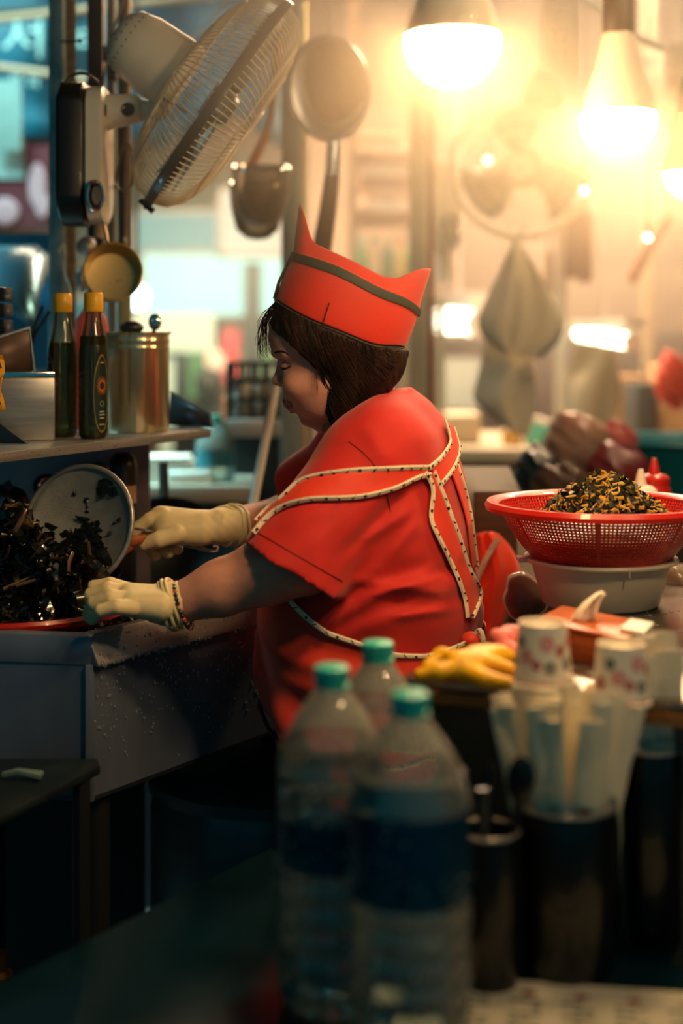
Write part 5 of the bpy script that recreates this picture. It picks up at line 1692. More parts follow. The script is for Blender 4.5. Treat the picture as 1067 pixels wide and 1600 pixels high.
# ------------------------------------------------------------------ below the shelf, behind the sink
bp_ = MB().box(P(-30, 800, 2.50), (.60, .01, .36))
tag(bp_.build('splash_panel', mat('splash_steel', '#a79aa0', .4, .55, vary=.3, scale=8)), 'steel splash panel between the sink and the shelf', 'panel')
kn_ = [(72, 760, 2.36, 20), (118, 746, 2.40, 16), (152, 742, 2.38, 20)]
for i, (px, py, D, r) in enumerate(kn_):
    t = thing('control_knob', 'black round burner knob, ' + ('leftmost', 'middle', 'right')[i] + ' of three behind the skimmer', 'knob', P(px, py, D), 'burner knobs')
    M = mtx(P(px, py, D), Vector((.3, -1, .1)))
    rr = r * S(D)
    MB().lathe([(0, .022), (rr * .8, .022), (rr, .016), (rr, -.02), (0, -.02)], 28, M).build('knob_body', black, t)
    MB().lathe([(rr * .55, .0225), (rr * .7, .024), (rr * .75, .022)], 28, M, caps=False).build('knob_ring', chrome, t)
    MB().tube([M @ Vector((0, 0, -.02)), M @ Vector((0, 0, -.14 - .03))], .006, 8).build('knob_stem', steel_d, t)
hb = thing('black_hose', 'black rubber hose coiled at the far left behind the falling greens', 'hose', P(10, 800, 2.3))
MB().tube(spline([P(-40, 770, 2.3), P(14, 768, 2.28), P(34, 782, 2.26), P(26, 812, 2.28), P(-10, 826, 2.3), P(-50, 810, 2.3)], 40), .011, 10).build('hose_tube', black_m, hb)
MB().tube([P(17, 766, 2.27), P(10, 752, 2.27)], .006, 8).build('hose_clamp', black, hb)
lp = P(190, 736, 2.36)
pl = thing('pepper_pot', 'dark domed bottle with pale band standing behind the skimmer', 'bottle', P(192, 830, 2.36))
Ml = Matrix.Translation((P(192, 0, 2.36).x, 2.36, 0)); zt = P(0, 706, 2.36).z
MB().lathe([(0, zt), (.012, zt - .001), (.021, zt - .010), (.0235, zt - .024), (.0235, zt - .055), (0, zt - .055)], 30, Ml).build('bottle_cap', black, pl)
MB().lathe([(.022, zt - .055), (.022, zt - .085), (0, zt - .085)], 30, Ml).build('pale_band', mat('band_tan', '#b08a70', .5), pl)
MB().lathe([(.0225, zt - .085), (.0225, ZSB + .03), (0, ZSB + .03)], 30, Ml).build('bottle_body', black, pl)
pt = thing('dark_wok', 'large dark wok leaning behind the far gloved hand', 'wok', P(265, 960, 2.50))
Mw = mtx(P(262, 880, 2.50), Vector((.15, -.75, .62)))
MB().lathe([(0, -.07), (.05, -.064), (.10, -.04), (.135, 0), (.138, .002), (.133, .002), (.098, -.036), (.05, -.058), (0, -.064)], 48, Mw).build('wok_bowl', mat('wok_black', '#0e1a1c', .4, .5), pt)
MB().tube([Mw @ Vector((.136, 0, 0)), Mw @ Vector((.2, 0, .02))], .009, 8).build('wok_handle', black_m, pt)

# ------------------------------------------------------------------ red basin of wet greens in the sink
rb0 = Vector((P(20, 0, 2.12).x, 2.125, ZS - .115))
rb = thing('red_basin', 'red plastic basin sunk in the steel sink, full of wet dark greens', 'basin', rb0)
Mr = Matrix.Translation(rb0)
zr = P(0, 975, 1.945).z - rb0.z
MB().lathe([(0, 0), (.12, 0), (.13, .006), (.172, zr - .006), (.178, zr), (.186, zr + .001), (.189, zr - .004), (.187, zr - .010), (.180, zr - .008), (.170, zr - .012), (.127, .010), (0, .004)], 80, Mr).build('basin_wall', mat('basin_red', '#b8241c', .3, coat=.4), rb)
wleaf = mat('wet_leaf', '#1b1f17', 0.3, vary=.5, scale=50, bump=.3, bscale=160, coat=.5)
wstalk = mat('wet_stalk', '#6e5138', 0.3, vary=.5, scale=40, coat=.4)
gw = thing('wet_greens', 'dark wet greens heaped in the red basin and tumbling from the skimmer', 'greens', rb0 + Vector((0, 0, .01)))
gw['kind'] = 'stuff'
g1 = heap((rb0.x, rb0.y, rb0.z + zr - .03), .165, .075, 1300, None, 5, leaf=(.02, .045), stalk=(.02, .045), frac=.16)
# the falling mass between skimmer and basin
r_ = np.random.default_rng(9)
lf, sk = g1[0], g1[1]
for i in range(1300):
    u = r_.random()
    py = 790 + 170 * u
    px = 48 + 40 * u + r_.normal() * (24 + 20 * u)
    D = 2.06 + r_.normal() * .03
    if py < 870 and px > 34 + (py - 800) * .75: continue
    c = P(px, py, D)
    d = Vector((r_.normal() * .7, r_.normal() * .5, r_.normal() + .2)).normalized(); s = d.cross(Vector((r_.normal(), r_.normal(), r_.normal()))).normalized()
    if r_.random() < .14:
        L = .02 + .03 * r_.random(); w = .0018 + .0026 * r_.random()
        sk.tube([c - d * L / 2, c + s * L * .1, c + d * L / 2], [w, w * 1.2, w * .7], 5, flat=.6)
    else:
        L = .016 + .03 * r_.random(); w = .0025 + .005 * r_.random(); A, B = [], []; nn = d.cross(s)
        for q in range(5):
            t__ = q / 4 - .5
            o_ = c + d * L * t__ + nn * (.005 * math.sin(q * 2.2 + i)); ww = w * (1 - (2 * t__) ** 2 * .6) * (.8 + .4 * r_.random())
            A.append(o_ - s * ww); B.append(o_ + s * ww)
        lf.strip(A, B)
for i in range(26):   # a few stalks thrown clear at the left
    c = P(18 + 60 * r_.random(), 860 + 60 * r_.random(), 2.0 + .06 * r_.random()); d = Vector((1, r_.normal() * .3, r_.normal() * .5)).normalized()
    L = .03 + .03 * r_.random(); sk.tube([c - d * L / 2, c + d * L / 2], .0028, 5, flat=.6)
for nm, b_, m_ in (('leaves', lf, wleaf), ('stalks', sk, wstalk), ('greens_body', g1[2], mat('wet_core', '#0a0d0a', .4))):
    o = b_.build(nm, m_, gw, smooth=80); o['kind'] = 'stuff'

# ------------------------------------------------------------------ skimmer held in the far hand
sk_ = thing('skimmer', 'round steel mesh skimmer with greens stuck to it, held in the far gloved hand', 'skimmer', P(122, 822, 2.12))
sc = P(121, 822, 2.10)
Ms = mtx(sc, Vector((-.33, -.90, .30)).normalized(), Vector((.90, 0, -.15)))
Rs = .0905
tubep = [Ms @ Vector((Rs * math.cos(a), Rs * math.sin(a), 0)) for a in np.linspace(0, 2 * math.pi, 65)[:-1]]
MB().tube(tubep, .0042, 10, closed=True).build('ring', steel, sk_)
rows = []
for i in range(9):
    rr = Rs * i / 8
    rows.append([Ms @ Vector((rr * math.cos(a), rr * math.sin(a), -.022 * (1 - (i / 8) ** 2))) for a in np.linspace(0, 2 * math.pi, 49)[:-1]])
mesh_m = mat('wire_mesh_grey', '#9aa09e', .42, .25, vary=.25, scale=30, bump=.5, bscale=900)
MB().grid(rows, closed=True).build('mesh_disc', mesh_m, sk_, solid=.0008)
wr = MB()
hA = P(206, 833, 2.12); hB = P(300, 852, 2.16); hE = P(329, 861, 2.17)
for s in (-1, 1):
    wr.tube([Ms @ Vector((Rs * .99, s * .012, 0)), hA + Vector((0, 0, s * .008)), P(236, 836, 2.14) + Vector((0, 0, s * .006)), hB + Vector((0, 0, s * .002)), hE], .0022, 8)
wr.tube(spline([hE, P(339, 860, 2.17), P(340, 853, 2.17), P(333, 853, 2.17)], 10), .0018, 6)
wr.build('handle_wire', chrome, sk_)
MB().tube([P(203, 846, 2.118), P(228, 842, 2.13)], [.008, .007], 10, flat=.6).build('handle_binding', mat('binding_orange', '#a8542c', .6, vary=.3, scale=60), sk_)
MB().tube([P(192, 866, 2.115), P(205, 853, 2.118)], [.004, .006], 8).build('binding_end', mat('binding_orange'), sk_)
# greens stuck to the mesh
gs_ = MB()
r_ = np.random.default_rng(21)
patches = [((.010, -.010), .030, 34), ((.038, .062), .016, 10), ((.030, .066), .012, 6), ((.062, .020), .008, 4), ((.040, -.045), .022, 22), ((-.020, -.055), .036, 46), ((-.055, -.03), .030, 34), ((-.005, .045), .006, 3), ((-.025, .05), .005, 3), ((.050, .0), .005, 2), ((-.004, .03), .005, 2), ((.02, -.07), .02, 18), ((-.01, -.02), .03, 22)]
for (cx_, cy_), rr, n in patches:
    for i in range(n):
        x = cx_ + r_.normal() * rr * .5; y = cy_ + r_.normal() * rr * .42
        if math.hypot(x, y) > Rs * .97: continue
        z = -.022 * (1 - (math.hypot(x, y) / Rs) ** 2) + .0012 + r_.random() * .004 * (rr > .02)
        k = 7; w = .004 + .006 * r_.random() * (rr > .01)
        vs = [Ms @ Vector((x + w * (1 + .4 * r_.normal()) * math.cos(q), y + w * (1 + .4 * r_.normal()) * math.sin(q) * .7, z + .0015 * r_.normal())) for q in np.linspace(0, 2 * math.pi, k + 1)[:-1]]
        gs_.add([Ms @ Vector((x, y, z + .002))] + vs, [(0, 1 + j, 1 + (j + 1) % k) for j in range(k)])
o = gs_.build('stuck_leaves', wleaf, sk_, smooth=80); o['kind'] = 'stuff'

# ------------------------------------------------------------------ behind the woman
# red apron of the stall draped over a stool back
ra = thing('red_apron', 'red apron with pale trim draped over a stool behind the woman', 'apron', (P(775, 0, 2.42).x, 2.42, ZC - .1))
rows = []
edgeL = [(738, 838), (736, 870), (736, 910), (738, 950), (744, 1000), (748, 1030)]
edgeR = [(778, 836), (800, 862), (812, 900), (800, 945), (788, 975), (775, 1020)]
A = spline([(x, y, 0) for x, y in edgeL], 16); B = spline([(x, y, 0) for x, y in edgeR], 16)
for i in range(16):
    rows.append([P(A[i].x + (B[i].x - A[i].x) * j / 10 - (14 if j == 0 else 0), A[i].y + (B[i].y - A[i].y) * j / 10 - 6 * math.sin(j / 10 * 3.14), 2.42 - .05 * math.sin(j / 10 * 3.14) + .006 * math.sin(j * 1.7 + i * .3)) for j in range(11)])
MB().grid(rows).build('apron_cloth', apron_m, ra, solid=.003)
tr_ = [P(x, y, 2.355) for x, y in ((778, 842), (768, 858), (758, 876), (748, 898), (740, 915))]
MB().tube(spline(tr_, 18), .005, 6, flat=.5).build('bias_trim', mat('trim_grey', '#b9a594', .7, vary=.4, scale=150), ra)
st2 = thing('stool', 'wooden stool under the red apron behind the woman', 'stool', (P(775, 0, 2.46).x, 2.46, 0))
sx, sy = P(775, 0, 2.46).x, 2.47
MB().box((sx, sy, .985), (.075, .02, .14)).build('stool_back', dark_brown, st2, bevel=.004)
MB().box((sx, sy + .1, .5), (.26, .24, .03)).build('seat', dark_brown, st2, bevel=.006)
for a in (-1, 1):
    MB().box((sx + a * .035, sy, .71), (.025, .022, .41)).build('back_rail', dark_brown, st2)
    for b in (0, 1):
        MB().box((sx + a * .10, sy + .01 + b * .19, .245), (.03, .03, .48)).build('leg', dark_brown, st2)
gbx = thing('grey_lid', 'grey sloping plastic lid behind the woman and the red colander', 'lid', (P(770, 0, 2.75).x, 2.75, 0.9))
pts = [P(700, 732, 2.75), P(795, 732, 2.75), P(842, 838, 2.62), P(700, 838, 2.62)]
m_ = MB(); m_.add(pts, [(0, 1, 2, 3)]); m_.build('lid_panel', mat('lid_grey', '#7e7a72', .6, vary=.15, scale=5), gbx, solid=.006)
m_ = MB(); m_.prism([q2(P(690, 0, 2.63)), q2(P(850, 0, 2.63)), q2(P(850, 0, 3.0)), q2(P(690, 0, 3.0))], 0, P(0, 842, 2.63).z - .002)
tag(m_.build('storage_cabinet', mat('cabinet_pale', '#a8a196', .6, vary=.2, scale=4), bevel=.004), 'pale low cabinet under the grey lid behind the counter', 'cabinet')
# ------------------------------------------------------------------ lamps that hang in the picture
def emis(name, col, s):
    m = bpy.data.materials.new(name); m.use_nodes = True
    nt = m.node_tree; nt.nodes.remove(nt.nodes['Principled BSDF'])
    e = nt.nodes.new('ShaderNodeEmission'); e.inputs[0].default_value = lin(col); e.inputs[1].default_value = s
    nt.links.new(e.outputs[0], nt.nodes['Material Output'].inputs[0])
    return m
bulb_glow = emis('bulb_glow', '#ffc987', 115.0)
tube_glow = emis('tube_glow', '#fff2d0', 9.0)
cool_glow = emis('cool_glow', '#d8fff4', 5.0)
neck_m = mat('bulb_neck', '#f3ead6', .4, sss=.2)
socket_m = mat('bulb_socket', '#3a241a', .4)
def bulb(c, r, label):
    t = thing('light_bulb', label, 'light bulb', c, 'warm bulbs hanging over the stall')
    M = Matrix.Translation(c)
    dome = [(0, -r)] + [(r * math.sin(a), -r * math.cos(a)) for a in np.linspace(.15, 1.62, 12)]
    MB().lathe(dome, 32, M, caps=False).build('glowing_dome', bulb_glow, t)
    MB().lathe([(r * .995, r * .06), (r * .93, r * .45), (r * .62, r * 1.25), (r * .48, r * 1.9), (r * .44, r * 2.2)], 32, M, caps=False).build('bulb_neck', neck_m, t)
    MB().lathe([(r * .40, r * 2.05), (r * .43, r * 2.15), (r * .43, r * 3.2), (r * .36, r * 3.5), (r * .10, r * 3.62), (0, r * 3.62)], 24, M).build('socket', socket_m, t)
    MB().tube([M @ Vector((0, 0, r * 3.6)), M @ Vector((0.004, 0, r * 6)), Vector((c.x, c.y, 3.3))], .0035, 6).build('cord', black_m, t)
bulb(P(706, 62, 1.50), .050, 'large glowing warm bulb high above the cap of the woman, brightest in the picture')
bulb(P(966, 183, 1.60), .0425, 'glowing warm bulb with white neck and brown socket at upper right')
bulb(P(1078, 270, 2.05), .040, 'glowing warm bulb cut off by the right edge')

def tube_lamp(a, b, r, label, m=None, nm='tube_lamp'):
    a = Vector(a); b = Vector(b)
    t = thing(nm, label, 'lamp', (a + b) / 2)
    MB().tube([a, b], r, 12).build('glowing_tube', m or tube_glow, t)
    d = (b - a).normalized()
    MB().tube([a - d * .02, a + d * .004], r * 1.1, 12).build('end_cap', white_p, t)
    MB().tube([b - d * .004, b + d * .02], r * 1.1, 12).build('end_cap', white_p, t)
    MB().box((0, 0, 0), ((b - a).length + .06, r * 2.6, r * 1.2), mtx((a + b) / 2 + Vector((0, 0, r * 1.7)), Vector((0, 0, 1)), d)).build('lamp_housing', white_p, t)
    MB().tube([(a + b) / 2 + Vector((0, 0, r * 2)), Vector(((a + b).x / 2, (a + b).y / 2, 3.3))], .004, 6).build('hanging_rod', white_p, t)
tube_lamp(P(688, 500, 5.2), P(746, 506, 5.0), .045, 'short bright tube lamp beyond the back of the cap')
tube_lamp(P(906, 520, 4.6), P(986, 534, 4.2), .024, 'bright slanting tube lamp above the pale cloth at right')
bb = thing('globe_lamp', 'small bright round lamp seen behind the hanging saucepan', 'lamp', P(214, 464, 3.4))
MB().ball(P(214, 464, 3.4), .034, 20, 14).build('globe', cool_glow, bb)
MB().tube([P(214, 464, 3.4) + Vector((0, 0, .03)), Vector((P(214, 0, 3.4).x, 3.4, 3.3))], .004, 6).build('cord', black_m, bb)

# ------------------------------------------------------------------ hanging sieves and ladles
def hang(o_top, t, m=None):
    MB().tube([o_top, Vector((o_top.x, o_top.y, min(o_top.z + 1.2, 2.06)))], .0025, 6).build('hook_wire', m or steel, t)
mesh_dark = glass_mat('sieve_mesh', '#5e5046', .4, milky=.2)
mesh_pale = glass_mat('strainer_mesh', '#a89f90', .4, milky=.18)
sv = thing('sieve', 'wide round mesh sieve with wooden handle hanging to the right of the fan', 'sieve', P(515, 220, 2.9))
M = mtx(P(514, 138, 2.9), Vector((.15, -1, .05)), Vector((0, 0, 1)))
R_ = 80 * S(2.9)
MB().tube([M @ Vector((R_ * math.cos(a) * 1.02, R_ * .78 * math.sin(a), 0)) for a in np.linspace(0, 2 * math.pi, 49)[:-1]], .005, 8, closed=True).build('ring', chrome, sv)
rows = [[M @ Vector((R_ * q * math.cos(a), R_ * .78 * q * math.sin(a), -.05 * (1 - q * q))) for a in np.linspace(0, 2 * math.pi, 41)[:-1]] for q in np.linspace(.02, 1, 8)]
MB().grid(rows, closed=True).build('mesh_bowl', mesh_dark, sv)
MB().tube([P(522, 222, 2.9), P(519, 276, 2.9)], .015, 12).build('ferrule', chrome, sv)
MB().tube([P(519, 274, 2.9), P(512, 330, 2.9), P(501, 400, 2.9)], [.016, .018, .021], 12).build('wooden_handle', dark_brown, sv)
hang(P(514, 60, 2.9), sv)
for k, (px, py, w, lab) in enumerate(((408, 262, 46, 'upper of two mesh noodle strainers hanging behind the fan'), (402, 287, 44, 'lower of two mesh noodle strainers hanging behind the fan'))):
    D = 2.95 + .1 * k; R_ = w * S(D)
    t = thing('noodle_strainer', lab, 'strainer', P(px, py + 90, D))
    M = Matrix.Translation(P(px, py, D))
    MB().tube([M @ Vector((R_ * math.cos(a), R_ * math.sin(a), .012 * math.sin(a))) for a in np.linspace(0, 2 * math.pi, 41)[:-1]], .0035, 8, closed=True).build('ring', chrome, t)
    MB().lathe([(R_, 0), (R_ * .95, -.05), (R_ * .75, -.10), (R_ * .4, -.118), (0, -.122)], 36, M, caps=False).build('mesh_basket', mesh_pale, t)
    MB().tube([P(px - 20, py, D), P(px + 14, py - 70, D), P(px + 26, py - 150, D), P(px + 30, py - 260, D)], .006, 8).build('handle', mat('handle_orange', '#a8663a', .5), t)
rail = MB().tube([P(330, -8, 2.95), P(700, -8, 2.95)], .012, 10)
rail.tube([P(340, -8, 2.95), Vector((P(340, 0, 2.95).x, 2.95, 3.3))], .006, 6).tube([P(690, -8, 2.95), Vector((P(690, 0, 2.95).x, 2.95, 3.3))], .006, 6)
tag(rail.build('hanging_rail', steel), 'steel rail along the top from which the sieves hang', 'rail')

# ------------------------------------------------------------------ posts of the stalls behind
post('square_post', 'grey square steel post behind the front peak of the cap', 440, 470, 3.2, 0, RZ, mat('post_grey', '#8e9a98', .5, .2, vary=.25, scale=5))
post('brass_pipe', 'shiny pale pipe right beside the grey square post', 471, 480, 3.22, 0.9, RZ, mat('pipe_pale', '#d8c898', .3, .7), round_=True)
post('stall_post', 'pale grey post rising behind the rear peak of the cap', 640, 666, 3.7, 0, RZ, mat('post_pale', '#a9a695', .5, .1, vary=.2, scale=5))
post('rusty_pipe', 'rust brown pipe beside the pale grey post', 668, 678, 3.72, 0, RZ, mat('rust', '#8a4a2a', .6, .2, vary=.4, scale=20), round_=True)
post('slim_post', 'slim pale post near the right edge behind the hanging cloths', 868, 884, 4.6, 0, RZ, mat('post_pale'))
post('far_post', 'tan post behind the right end of the slanting lamp', 1004, 1022, 5.2, 0, RZ, mat('post_tan', '#b29a78', .6))
# slanting white hose by the face
hz = MB().tube(spline([P(430, 604, 2.62), P(424, 640, 2.6), P(412, 700, 2.57), P(396, 785, 2.5), P(392, 815, 2.48), Vector((-.155, 2.49, .82)), Vector((-.155, 2.495, .703))], 20), .0085, 10)
tag(hz.build('white_hose', mat('hose_white', '#c9c8bc', .4)), 'pale hose slanting down just left of the face of the woman', 'hose')
post('white_pipe', 'short white pipe standing below the chin of the woman', 484, 494, 2.75, 0, P(0, 664, 2.75).z, mat('pipe_white', '#cfcabb', .5, vary=.2, scale=40), round_=True)

# ------------------------------------------------------------------ second fan
fan2 = thing('wall_fan', 'second cream wall fan hanging in the lamp glow right of the cap', 'fan', P(693, 330, 3.9))
c2 = P(815, 262, 3.75)
mot2 = mat('brown_motor', '#9a5a3c', .45)
fan_head(fan2, c2, Vector((-.22, -.95, -.12)), Vector((0, 0, 1)), 106 * S(3.75), mot2, cage_m, cream, wires=60)
Mf2 = mtx(c2, Vector((-.22, -.95, -.12)), Vector((0, 0, 1)))
MB().tube([Mf2 @ Vector((106 * S(3.75) * 1.03 * math.cos(a), 106 * S(3.75) * 1.03 * math.sin(a), 0)) for a in np.linspace(0, 2 * math.pi, 65)[:-1]], .0085, 8, closed=True).build('cage_rim', cream, fan2)
c_ = P(693, 322, 3.95); w_ = 48 * S(3.95); hh = 145 * S(3.95)
ol = rrect(w_, hh, w_ * .3, 6, w_ * .38)
MB().prism(ol, -.05, .03, mtx(c_, (0, -1, 0), (1, 0, 0)) @ Matrix.Scale(-1, 4, (0, 1, 0))).build('wall_mount', cream, fan2, bevel=.004)
Md = mtx(P(704, 362, 3.90), Vector((.3, -1, 0)))
MB().tube([Md @ Vector((.042 * math.cos(a), .022 * math.sin(a), 0)) for a in np.linspace(0, 2 * math.pi, 33)[:-1]], .005, 8, closed=True).build('dial_ring', chrome, fan2)
MB().tube([P(700, 290, 3.95), P(760, 275, 4.05), P(815, 240, 3.98)], .028, 12).build('arm', cream, fan2)
MB().tube([P(694, 392, 3.95), P(694, 440, 3.95)], .02, 10).build('pull_handle', cream, fan2)

# ------------------------------------------------------------------ cloths hanging from the second fan
def hung_cloth(label, outline_l, outline_r, D, m, folds, name='hanging_cloth', top=None):
    n = 26
    A = spline([(x, y, 0) for x, y in outline_l], n); B = spline([(x, y, 0) for x, y in outline_r], n)
    rows = []
    for i in range(n):
        row = []
        for j in range(15):
            u = j / 14; a = .02 * math.sin(u * folds * 6.28 + i * .12) * min(1, i / 6 + .15) 
            row.append(P(A[i].x + (B[i].x - A[i].x) * u, A[i].y + (B[i].y - A[i].y) * u, D + a + .03 * math.sin(u * 3.14) * -1))
        rows.append(row)
    o = MB().grid(rows).build(name, m, solid=.004)
    return tag(o, label, 'cloth')
cl_m = mat('cloth_white', '#e8dfc8', .85, vary=.1, scale=8, bump=.15, bscale=200)
hung_cloth('white cloth hanging from the fan cage, gathered to a point at its top', [(802, 372), (784, 415), (762, 460), (746, 500), (756, 530), (785, 552)], [(808, 372), (830, 405), (856, 448), (880, 500), (872, 535), (846, 560)], 3.62, cl_m, 1.6)
hung_cloth('white cloth hanging below the gathered one, its lower corner pointing down', [(758, 535), (748, 580), (740, 622), (762, 648), (795, 672)], [(830, 545), (836, 585), (836, 622), (834, 652), (826, 684)], 3.66, cl_m, 1.0)
hung_cloth('pale beige cloth bag hanging under the slanting lamp', [(905, 535), (890, 570), (878, 600), (880, 640), (890, 668)], [(962, 545), (968, 580), (970, 610), (966, 640), (960, 668)], 4.0, mat('cloth_beige', '#dccdb0', .85, vary=.15, scale=8), 1.0)
hk = MB().tube([P(792, 548, 3.60), P(800, 540, 3.59), P(815, 470, 3.57), P(806, 376, 3.62)], .003, 6); tag(hk.build('string', mat('string_pale', '#d8d0bc', .7)), 'pale string from which the lower white cloth hangs', 'string')
hk = MB().tube([P(930, 540, 4.0), P(940, 500, 4.0), Vector((P(940, 0, 4.0).x, 4.0, 3.15))], .003, 6); tag(hk.build('string', mat('string_pale')), 'long pale string holding the beige cloth bag', 'string')
ck = MB().tube([P(805, 375, 3.62), P(812, 366, 3.62), P(820, 352, 3.66)], .003, 6).build('string', mat('string_teal', '#4f8f88', .6))
tag(ck, 'teal string tying the gathered white cloth to the fan', 'string')

# ------------------------------------------------------------------ signs
def tag_sign(label, quad, D, texts, m, tm, name='hanging_sign', thick=.006):
    c = sum((P(x, y, D) for x, y in quad), Vector()) / 4
    t = thing(name, label, 'sign', c)
    m_ = MB(); m_.add([P(x, y, D) for x, y in quad], [(0, 1, 2, 3)]); m_.build('sign_board', m, t, solid=thick)
    for body, px, py, size in texts:
        text_mesh(body, size * S(D), tm, 'sign_lettering', t, Matrix.Translation(P(px, py, D - thick - .002)) @ Matrix.Rotation(math.pi / 2, 4, 'X'))
    top = P((quad[0][0] + quad[1][0]) / 2, quad[0][1], D)
    MB().tube([top, Vector((top.x, top.y, 3.3))], .003, 6).build('hanging_wire', steel_d, t)
    return t
sgn = mat('sign_pale', '#d9d2c0', .5, vary=.1, scale=6)
s1 = tag_sign('pale hanging sign with grey marks between the two big bulbs', [(848, -12), (903, -12), (903, 128), (846, 112)], 2.5, [], sgn, ink)
g = MB()
for i in range(3):
    glyph(g, Matrix.Translation(P(874, 22 + 34 * i, 2.49)), 0, 0, .038)
g.build('sign_marks', mat('mark_teal', '#7fa8a2', .6), s1)
s2 = tag_sign('pale sign with faint small print behind the neck of the right bulb', [(992, 74), (1036, 74), (1036, 202), (992, 202)], 3.2, [], sgn, ink)
g = MB()
for i in range(2):
    for j in range(3): glyph(g, Matrix.Translation(P(1004 + 10 * j, 96 + 30 * i, 3.185)), 0, 0, .014)
g.build('sign_marks', mat('mark_red', '#a86a5a', .6), s2)
s3 = tag_sign('brown sign with white block letters at the right edge', [(1042, 70), (1100, 70), (1100, 210), (1042, 210)], 4.0, [('상', 1058, 100, 44), ('타', 1060, 160, 44)], mat('sign_brown', '#8a6f50', .6), mat('letter_white', '#f2ead8', .6))
hung = [(560, 118, 44, 'scarf'),]
ang = MB().tube([P(895, -14, 2.8), P(1000, 60, 3.0), P(1034, 76, 3.05)], .009, 6)
ang.tube([P(897, -12, 2.8), Vector((P(897, 0, 2.8).x, 2.8, 3.3))], .006, 6)
tag(ang.build('angle_bracket', galv), 'pale metal bracket slanting down above the right bulb', 'bracket')
lsd = thing('lamp_shade', 'rounded reddish brown lamp shade hanging between the two big bulbs', 'lamp shade', P(848, 175, 3.0))
MB().lathe([(.006, .06), (.02, .055), (.036, .03), (.043, 0), (.042, -.02), (.04, -.02), (.04, 0), (.03, .03)], 28, Matrix.Translation(P(848, 152, 3.0)), caps=False).build('shade', mat('shade_brown', '#9a4a34', .5), lsd)
MB().tube([P(848, 152, 3.0) + Vector((0, 0, .058)), Vector((P(848, 0, 3).x, 3.0, 3.3))], .004, 6).build('cord', black_m, lsd)

# ------------------------------------------------------------------ left background: tarp, beams, posters, added glow panels
tp = thing('tarpaulin', 'dark blue tarpaulin with pale lettering hanging across the upper left', 'tarpaulin', P(100, 340, 4.6))
rows = []
for i in range(12):
    rows.append([P(-220 + 660 * j / 20, -130 + (345 if j < 9 else 335 + 30 * math.sin(j)) * i / 11, 4.6 + .03 * math.sin(j * 1.3) + .02 * math.sin(i * .8)) for j in range(21)])
tarp_m = mat('tarp_blue', '#0d5a70', .5, vary=.35, scale=3)
MB().grid(rows).build('tarp_sheet', tarp_m, tp, solid=.003)
text_mesh('저', 82 * S(4.5), mat('letter_pale', '#bfd8d4', .6), 'tarp_lettering', tp, Matrix.Translation(P(38, 60, 4.5)) @ Matrix.Rotation(math.pi / 2, 4, 'X'))
for (px, py, s) in ((128, 60, .07), (24, 120, .05), (52, 128, .05)):
    tx = MB(); glyph(tx, Matrix.Translation(P(px, py, 4.52)), 0, 0, s)
    o = tx.build('tarp_mark', mat('letter_pale'), tp); o['kind'] = 'stuff'
bm_ = mat('beam_orange', '#a8785a', .5)
for (a, b, lab) in (((-40, 34, 4.3), (330, -6, 4.0), 'upper'), ((-40, 100, 4.3), (140, 124, 4.2), 'lower')):
    o = MB().tube([P(*a), P(*b)], .012, 8).build('tent_pole', bm_)
    tag(o, lab + ' tan tent pole crossing in front of the blue tarpaulin', 'pole')
o = MB().tube([P(-40, 22, 4.35), P(140, 16, 4.3)], .022, 8).build('tent_beam', mat('beam_dark', '#20262a', .6)); tag(o, 'dark beam above the tan tent poles at the upper left', 'beam')
po = thing('poster', 'pinkish poster on a dark red stall front at the far left', 'poster', P(30, 350, 4.2))
MB().box(P(10, 292, 4.25), (190 * S(4.25), .01, 130 * S(4.25))).build('poster_sheet', mat('poster_red', '#7a2c3a', .6, vary=.3, scale=4), po)
b = MB()
for (px, py, w, h_) in ((58, 290, 14, 36), (66, 320, 12, 22), (8, 330, 22, 22)):
    b.ball(P(px, py, 4.238), (w * S(4.2), .003, h_ * S(4.2)), 14, 8)
b.build('poster_picture', mat('poster_pink', '#e0a8b4', .6), po)
MB().box(P(8, 250, 4.24), (60 * S(4.2), .006, 60 * S(4.2))).build('poster_panel', mat('poster_pale', '#9ab0b0', .6), po)
ph_ = MB().box(P(12, 180, 4.2), (42 * S(4.2), .01, 110 * S(4.2))); tag(ph_.build('notice_board', mat('notice_pale', '#8fa3a0', .6, vary=.3, scale=6)), 'pale notice board hanging above the pink poster', 'notice')
# glowing panels added for the bright steam and walls behind, with frames
def add_glow_panel(name, label, x0, y0, x1, y1, D, col, s, cat='light panel'):
    t = thing(name, label, cat, P((x0 + x1) / 2, y1, D))
    a, b = P(x0, y0, D), P(x1, y1, D)
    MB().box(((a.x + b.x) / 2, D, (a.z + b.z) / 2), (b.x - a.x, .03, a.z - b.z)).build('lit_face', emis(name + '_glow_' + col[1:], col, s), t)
    f = MB()
    w = b.x - a.x + .04; h_ = a.z - b.z + .04; cx_, cz_ = (a.x + b.x) / 2, (a.z + b.z) / 2
    f.box((cx_, D, a.z + .01), (w, .05, .02)).box((cx_, D, b.z - .01), (w, .05, .02)).box((a.x - .01, D, cz_), (.02, .05, h_)).box((b.x + .01, D, cz_), (.02, .05, h_))
    f.build('panel_frame', steel, t)
    MB().box((cx_, D + .03, b.z / 2 - .02), (.08, .03, b.z - .04)).build('support', steel_d, t)
add_glow_panel('light_box', 'wide bright white light box sign glowing behind the cap at left', 226, 398, 442, 492, 6.4, '#b8ffea', 1.3)
add_glow_panel('light_box', 'pale teal light box sign above the bright white one', 214, 335, 345, 396, 6.5, '#9fdcd8', .55)
add_glow_panel('light_box', 'small cream light box beside the hanging noodle strainers', 348, 300, 440, 396, 6.3, '#f4efcf', .95)
